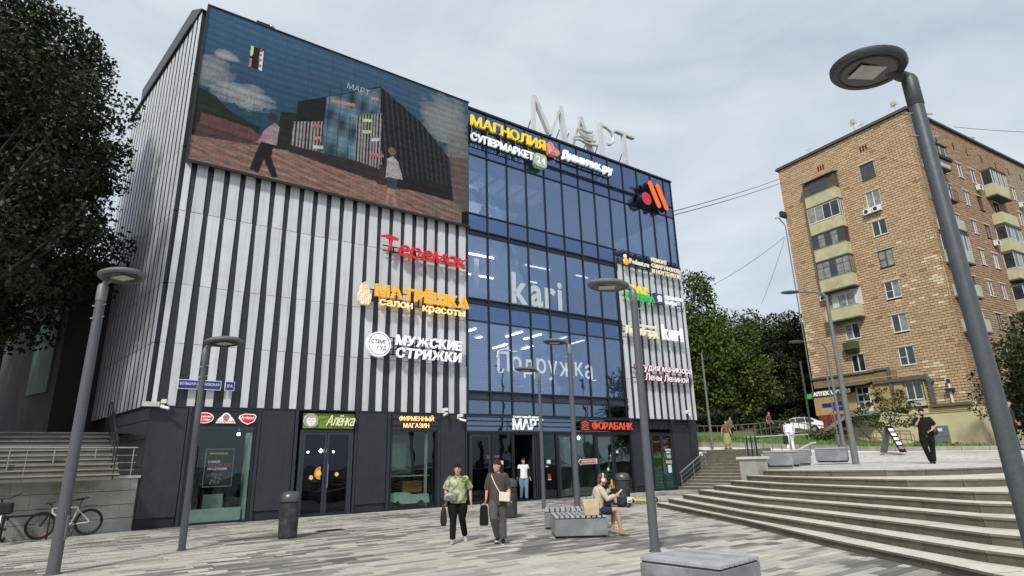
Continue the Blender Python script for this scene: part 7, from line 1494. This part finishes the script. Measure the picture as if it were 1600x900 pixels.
    # clothes
    if 'top' in st:
        b = MB(); hem = st.get('hem', -.10); bulk = st.get('bulk', .022); fs = [hem, 0, .22, .5, .78, .92, .985]; base = [(.155 * w, .115 * w), (.158 * w, .118 * w), (.140 * w, .115 * w), (.145 * w, .115 * w), (.165 * w, .105 * w), (.130, .085), (.072, .066)]
        bl(b, [spine(f) for f in fs], [(x + bulk, y + bulk) for x, y in base[:-1]] + [(.078, .07)], lat, 18)
        for i in (0, 1):
            el, wr = Vector(g['el'][i]), Vector(g['wr'][i]); sl = st.get('sleeve', .8); pts = [sh[i] + up * .012 - lat * (-1 if i == 0 else 1) * .05, sh[i] + up * .005, sh[i].lerp(el, .5)]; rad = [.046 + bulk * .2, .050 + bulk * .35, .052 * w ** .5 + bulk * .8]
            if sl <= 1: pts.append(sh[i].lerp(el, sl)); rad.append(.050 * w ** .5 + bulk)
            else: pts += [el, el.lerp(wr, sl - 1)]; rad += [.046 + bulk * .6, .036 + bulk * .6]
            bl(b, pts, rad, lat if abs((el - sh[i]).normalized().dot(lat)) < .9 else up, 12)
        remesh(b, st.get('topname', 'shirt'), st['top'], t, vox, 2)
    if 'legs' in st:
        b = MB(); cut = st.get('cut', .97); bl(b, [spine(f) for f in (-.12, -.05, .03, .10)], [(.14 * w, .10 * w), (.165 * w, .125 * w), (.160 * w, .12 * w), (.145 * w, .11 * w)], lat, 16); lb = st.get('lbulk', .016)
        for i in (0, 1):
            kn, an = Vector(g['kn'][i]), Vector(g['an'][i]); pts = [hp[i] + up * .02, hp[i].lerp(kn, .45)]; rad = [.098 * w, .086 * w + lb]
            if cut < .5: pts.append(hp[i].lerp(kn, cut * 2)); rad.append(.080 * w + lb)
            else: pts += [kn, kn.lerp(an, .5), kn.lerp(an, cut)]; rad += [.062 + lb, .056 + lb, .050 + lb]
            bl(b, pts, rad, lat, 14)
        remesh(b, st.get('legname', 'trousers'), st['legs'], t, vox, 2)
    if 'skirt' in st:
        b = MB(); bl(b, [spine(.12), spine(-.05), pel + V3(0, 0, -.3), pel + V3(0, 0, -.62)], [(.14, .11), (.18, .14), (.23, .19), (.27, .23)], lat, 20); b.build('skirt', st['skirt'], t, True)
    for i in (0, 1):
        an = Vector(g['an'][i]); to = Vector(g.get('toe', [(0, -1, 0), (0, -1, 0)])[i]).normalized(); b = MB(); side = to.cross(V3(0, 0, 1)).normalized()
        bl(b, [an - to * .055 + V3(0, 0, -.035), an + V3(0, 0, -.030), an + to * .08 + V3(0, 0, -.05), an + to * .15 + V3(0, 0, -.062), an + to * .185 + V3(0, 0, -.068)], [(.034, .040), (.042, .048), (.044, .034), (.038, .024), (.018, .012)], side, 12)
        s_ = remesh(b, 'shoe', st.get('shoe', M_black), t, .01, 1)
        if 'sole' in st: b = MB(); b.prism([tuple((an + to * a + side * c)[:2]) for a, c in ((-.08, -.03), (-.08, .03), (0, .042), (.10, .045), (.18, .02), (.18, -.02), (.10, -.045), (0, -.042))], an.z - .092, an.z - .068); b.build('sole', st['sole'], s_)
    return t, dict(sh=sh, hp=hp, fw=fw, up=up, lat=lat, head=head, hp_=hp_)
STAND = dict(pelvis=(0, 0, .93), neck=(0, -.01, 1.45), head=(0, -.035, 1.585))
# walker with the tie-dye shirt
m_tie = mat('green_tie_dye', (.26, .31, .12), .85, 0, .1, 5, .2); tt = m_tie.node_tree; rp = [n for n in tt.nodes if n.type == 'VALTORGB'][0]; rp.color_ramp.elements[0].color = (.10, .15, .035, 1); rp.color_ramp.elements[1].color = (.50, .52, .32, 1); rp.color_ramp.elements[0].position = .40; rp.color_ramp.elements[1].position = .58
[n for n in tt.nodes if n.type == 'TEX_NOISE'][0].inputs['Scale'].default_value = 7
p, inf = person('woman with short dark hair in green tie-dye shirt and black trousers walking', (-1.30, 13.62, 0), R(4), dict(STAND, el=[(-.27, .05, 1.15), (.285, .03, 1.14)], wr=[(-.25, -.07, .93), (.30, -.05, .89)], kn=[(-.10, -.06, .50), (.10, .05, .51)], an=[(-.11, -.10, .09), (.16, .30, .14)], toe=[(-.1, -1, 0), (.2, -1, -.5)], curl=(.6, .3), yaw=-.1),
    dict(w=1.24, top=m_tie, topname='shirt', sleeve=.95, bulk=.028, hem=-.14, legs=cloth('black_trousers', (.008, .008, .009)), shoe=cloth('grey_shoes', (.38, .37, .35)), hair='dark'), 1.62, .011)
b = MB(); b.ell(-.16, -.19, 1.0, .15, .05, .10, 16); b.box(-.30, -.02, -.23, -.15, .92, 1.03); remesh(b, 'shoulder_bag', mat('pewter_bag', (.20, .20, .18), .35, .4, .3, 12, .3), p, .012); b = MB(); b.tube([(-.20, -.16, 1.08), (-.02, -.185, 1.25), (.12, -.13, 1.38), (.15, -.02, 1.44), (.10, .11, 1.35), (-.12, .18, 1.15), (-.24, .05, 1.03)], .009, 6); b.build('bag_strap', mat('pale_green_strap', (.35, .38, .25), .7), p, True)
b = MB(); b.loft([[(-.31 + x * k2 * .75, -.10 + y * k_, z) for x, y in ((-.1, -.02), (.1, -.02), (.1, .02), (-.1, .03))] for z, k_, k2 in ((.86, .5, .14), (.79, 1.2, .42), (.68, 1.9, .82), (.57, 1.5, .95), (.47, 1.9, 1.0), (.40, 1.2, .70), (.38, .6, .5))]); carr = thing('carrier_bag', 'black plastic carrier bag hanging from the hand of the woman in green', 'bag', p.location.copy(), R(4)); carr.scale = p.scale; b.build('bag', mat('black_plastic_film', (.012, .012, .013), .3, 0, .3, 8, .5), carr, True); b = MB()
for y in (-.12, -.09): b.tube([(-.33, y, .83), (-.275, -.09, .88), (-.28, y, .83)], .006, 5)
b.build('handles', D.materials['black_plastic_film'], carr)
# walker with the cream bag
p, inf = person('woman in dark brown shirt and grey trousers with a cream shoulder bag walking', (-.42, 13.42, 0), R(-3), dict(STAND, el=[(-.235, .04, 1.14), (.24, .05, 1.14)], wr=[(-.255, -.03, .90), (.26, -.10, .93)], kn=[(-.085, -.14, .52), (.09, .02, .50)], an=[(-.02, .10, .13), (.10, -.02, .09)], toe=[(-.2, -1, -.35), (.05, -1, 0)], curl=(.8, .5), yaw=-.75),
    dict(w=1.0, top=cloth('brown_shirt', (.075, .060, .052)), sleeve=1.25, bulk=.034, hem=-.30, legs=cloth('grey_trousers', (.085, .082, .078)), lbulk=.028, shoe=cloth('black_shoes', (.012, .012, .012)), sole=M_whitep, hair='brown', hairstyle='bun'), 1.67, .011)
b = MB(); b.prism([(.04, .87), (.27, .85), (.28, 1.04), (.05, 1.06)], -.235, -.165, 'y'); b.build('shoulder_bag', mat('cream_bag', (.66, .62, .48), .5, 0, .05, 8), p, bevel=.012); b = MB(); b.tube([(.06, -.20, 1.04), (-.06, -.17, 1.25), (-.12, -.12, 1.39), (-.12, 0, 1.435), (-.06, .13, 1.3), (.15, .14, 1.1), (.24, -.1, 1.03)], (.011), 6); b.build('bag_strap', D.materials['cream_bag'], p, True)
tb = thing('tote_bag', 'long black tote bag held by the woman in the brown shirt', 'bag', p.location.copy(), R(-3)); b = MB(); b.loft([[(-.30 + x, -.03 + y, z) for x, y in ((-w_, -.014), (w_, -.014), (w_, .014), (-w_, .014))] for z, w_ in ((.77, .055), (.72, .08), (.60, .088), (.45, .095), (.38, .09), (.36, .075))]); b.build('bag', cloth('black_tote', (.010, .010, .012)), tb, True); b = MB(); b.tube([(-.38, -.03, .76), (-.29, -.03, .87), (-.24, -.03, .87), (-.20, -.03, .76)], .007, 5); b.build('handles', cloth('black_tote', (.01, .01, .01)), tb)
# person sitting on the block bench, in profile facing right
SIT = dict(pelvis=(0, 0, .56), neck=(0, -.10, 1.07), head=(0, -.17, 1.215), el=[(-.25, -.20, .80), (.25, -.22, .82)], wr=[(-.13, -.42, .86), (.12, -.36, 1.00)], kn=[(-.10, -.44, .56), (.10, -.42, .60)], an=[(-.11, -.50, .10), (.11, -.36, .12)], toe=[(0, -1, 0), (0, -1, -.1)], curl=(.7, .8), hd=[(.35, -.75, .35), (-.2, -.3, .9)])
seated, inf = person('person in beige jacket, navy shorts and white headphones sitting on the block bench', (1.78, 14.22, 0), R(94), SIT, dict(w=1.02, top=cloth('beige_jacket', (.50, .45, .36)), topname='jacket', sleeve=1.85, bulk=.036, hem=-.12, legs=cloth('navy_shorts', (.022, .035, .07)), legname='shorts', cut=.36, shoe=cloth('tan_shoes', (.32, .24, .15)), hair='auburn', hairstyle='bob'), 1.68, .011)
h_ = inf['hp_']; b = MB(); b.tube([h_(-.088, 0, 0), h_(-.085, -.01, .08), h_(-.05, -.01, .135), h_(.05, -.01, .135), h_(.085, -.01, .08), h_(.088, 0, 0)], .011, 8)
for s in (-1, 1): b.tube([h_(.080 * s, 0, -.005), h_(.112 * s, 0, -.005)], .040, 14)
b.build('headphones', M_whitep, seated, True)
ph_ = thing('mobile_phone', 'mobile phone in the raised hand of the seated person', 'phone', seated.matrix_world.translation.copy(), R(94)); ph_.location = seated.location; ph_.scale = seated.scale
b = MB(); b.box(-.035, .035, -.02, 0, 0, .0); b = MB(); v = Vector((-.07, -.50, .90)); b.tube([v, v + V3(.02, -.10, .085)], [(.038, .006)] * 2, 4); b.build('case', M_whitep, ph_)
kb = thing('paper_bag', 'kraft coloured canvas bag standing on the bench beside the seated person', 'bag', (1.62, 13.97, .465), R(4)); b = MB(); b.loft([[(x * k_, y * k2, z) for x, y in ((-.16, -.06), (.16, -.06), (.16, .06), (-.16, .06))] for z, k_, k2 in ((0, .95, 1), (.02, 1, 1.1), (.15, 1.02, 1.15), (.33, 1.12, .5), (.34, 1.12, .45))]); b.build('bag', cloth('kraft_bag', (.50, .40, .25), .12, 5, .4), kb)
b = MB(); b.tube([(-.10, 0, .33), (-.06, 0, .44), (.06, 0, .44), (.10, 0, .33)], .009, 6); b.build('handles', cloth('brown_handles', (.10, .05, .03)), kb)
hb = thing('black_helmet_bag', 'round black bag on the lap of the seated person', 'bag', (2.0, 14.15, .66), 0); MB().torus((0, 0, .14), (.2, 1, 0), .09, .022, 20, 8).build('handle', M_black, hb, True); b = MB(); b.ell(0, 0, .03, .11, .08, .10, 14); b.build('pouch', M_black, hb, True)
# man at the entrance
q = FW(14.38, -.15)
person('man in white T-shirt, open dark jacket and blue jeans stepping out of the entrance', (q.x, q.y, 0), R(20), dict(STAND, el=[(-.25, .05, 1.16), (.25, .05, 1.15)], wr=[(-.29, -.02, .90), (.28, -.02, .90)], kn=[(-.09, -.02, .50), (.09, -.10, .50)], an=[(-.08, .10, .10), (.07, -.14, .09)]),
    dict(w=1.15, top=cloth('white_tshirt', (.75, .75, .76)), topname='t_shirt', sleeve=.3, bulk=.02, legs=cloth('blue_jeans', (.13, .22, .32), .25), shoe=M_black, hair='dark', hairstyle='cap'), 1.76, .014)
b = MB(); jk = D.objects['person.003']
for s in (-1, 1):
    bl(b, [(s * .20, .02, 1.40), (s * .235, .04, 1.2), (s * .25, .04, 1.12), (s * .285, 0, .94)], [.06, .062, .058, .045], (1, 0, 0), 10); bl(b, [(s * .12, .03, 1.42), (s * .175, .03, 1.25), (s * .20, .02, .95)], [(.05, .09), (.05, .13), (.05, .13)], (1, 0, 0), 12)
bl(b, [(0, .08, 1.43), (0, .10, 1.2), (0, .10, .95)], [(.15, .05), (.19, .05), (.20, .06)], (1, 0, 0), 12); remesh(b, 'jacket', cloth('dark_jacket', (.010, .010, .012)), jk, .014)
# man in black on the upper plaza
q = at(1457, 726, 24.0)
p, inf = person('bearded man all in black walking on the upper plaza, hand at his mouth', (q.x, q.y, q.z), R(-35), dict(STAND, el=[(-.26, -.08, 1.14), (.27, .02, 1.15)], wr=[(-.09, -.17, 1.38), (.16, -.14, 1.02)], hd=[(.4, .3, .9), (-.7, -.4, -.2)], kn=[(-.09, -.10, .50), (.09, .06, .50)], an=[(-.02, .06, .12), (.06, -.02, .09)], curl=(.9, .5)),
    dict(w=1.08, top=cloth('black_tshirt', (.010, .010, .010)), topname='t_shirt', sleeve=.85, bulk=.028, legs=cloth('black_trousers', (.008, .008, .009)), shoe=M_black, hair='dark'), 1.76, .014)
h_ = inf['hp_']; b = MB(); bl(b, [h_(0, .045, -.055), h_(0, .05, -.10), h_(0, .045, -.13)], [(.060, .055), (.052, .045), (.03, .025)], (1, 0, 0), 12); remesh(b, 'beard', D.materials['hair_dark'], p, .01, 1); b = MB(); b.ell(.25, -.04, .98, .09, .06, .11, 12); b.build('hip_bag', M_black, p, True)
# walkers further off
q = at(1138, 702, 38.2)
person('woman in a brown top and long yellow green skirt walking past the stairs', (q.x, q.y, q.z), R(10), dict(STAND, el=[(-.25, .02, 1.16), (.24, .05, 1.15)], wr=[(-.30, .02, .92), (.26, -.05, .92)], kn=[(-.09, 0, .5), (.09, -.04, .5)], an=[(-.09, .1, .1), (.09, -.08, .09)]), dict(top=cloth('brown_top', (.16, .09, .06)), sleeve=.3, bulk=.015, hem=.0, skirt=cloth('lime_skirt', (.27, .28, .09)), hair='dark', hairstyle='bob'), 1.68, .02)
q = at(1237, 705.5, 33.5)
p, inf = person('person dressed all in white bending forward beside the ramp rail', (q.x, q.y, q.z), R(150), dict(pelvis=(0, .0, .92), neck=(0, -.30, 1.32), head=(0, -.42, 1.38), el=[(-.22, -.36, 1.06), (.22, -.34, 1.06)], wr=[(-.18, -.38, .82), (.18, -.36, .84)], kn=[(-.09, -.06, .5), (.09, .05, .5)], an=[(-.10, .02, .09), (.12, .22, .12)]), dict(w=1.1, top=cloth('white_top', (.78, .78, .78), .04), sleeve=1.7, bulk=.03, hem=-.16, legs=cloth('white_trousers', (.74, .74, .74), .04), shoe=M_whitep, hair='dark', hairstyle='short'), 1.68, .02)
q2 = thing('black_bag', 'black bag hanging at the side of the bending person in white', 'bag', (q.x - .25, q.y - .1, q.z + .35), 0); MB().box(-.12, .12, -.06, .06, 0, .42).build('bag', M_black, q2, bevel=.02); MB().tube([(-.08, 0, .42), (0, 0, .55), (.08, 0, .42)], .01, 5).build('handle', M_black, q2)
for px, py, d_, lab, tc_ in ((1205, 681, 47.5, 'distant person in an orange top walking on the bank path', (.13, .06, .04)), (1144, 689, 46, 'distant person in pale clothes near the tree trunks beyond the railing', (.16, .16, .16)), (1590, 704, 27, 'person in black with pale sleeves half hidden behind the near lamp pole', (.03, .03, .03))):
    q = at(px, py, d_); person(lab, (q.x, q.y, q.z), R(30), dict(STAND, el=[(-.25, .02, 1.16), (.24, .05, 1.15)], wr=[(-.28, -.08, .94), (.26, -.08, .94)], kn=[(-.09, -.05, .5), (.09, .04, .5)], an=[(-.09, -.08, .09), (.09, .15, .12)]), dict(top=cloth('top_%d' % px, tc_), sleeve=1.2, bulk=.025, legs=cloth('black_trousers', (.008, .008, .009)), shoe=M_black, hair='dark'), 1.7, .022)
# guests at the window tables of the top floor
for x, lb in ((13.0, 'guest sitting at the leftmost table behind the top floor glass'), (15.2, 'guest sitting at the middle table behind the top floor glass'), (16.2, 'guest sitting at the right table behind the top floor glass')):
    o = dup(seated, FW(x, -1.2, 12.62), RZ + R(90) * (1 if x != 16.2 else -1), lb)
    for ch in o.children:
        if ch.name.startswith(('jacket', 'shorts')): ch.data = ch.data.copy(); ch.data.materials[0] = cloth('guest_dark', (.03, .035, .05))
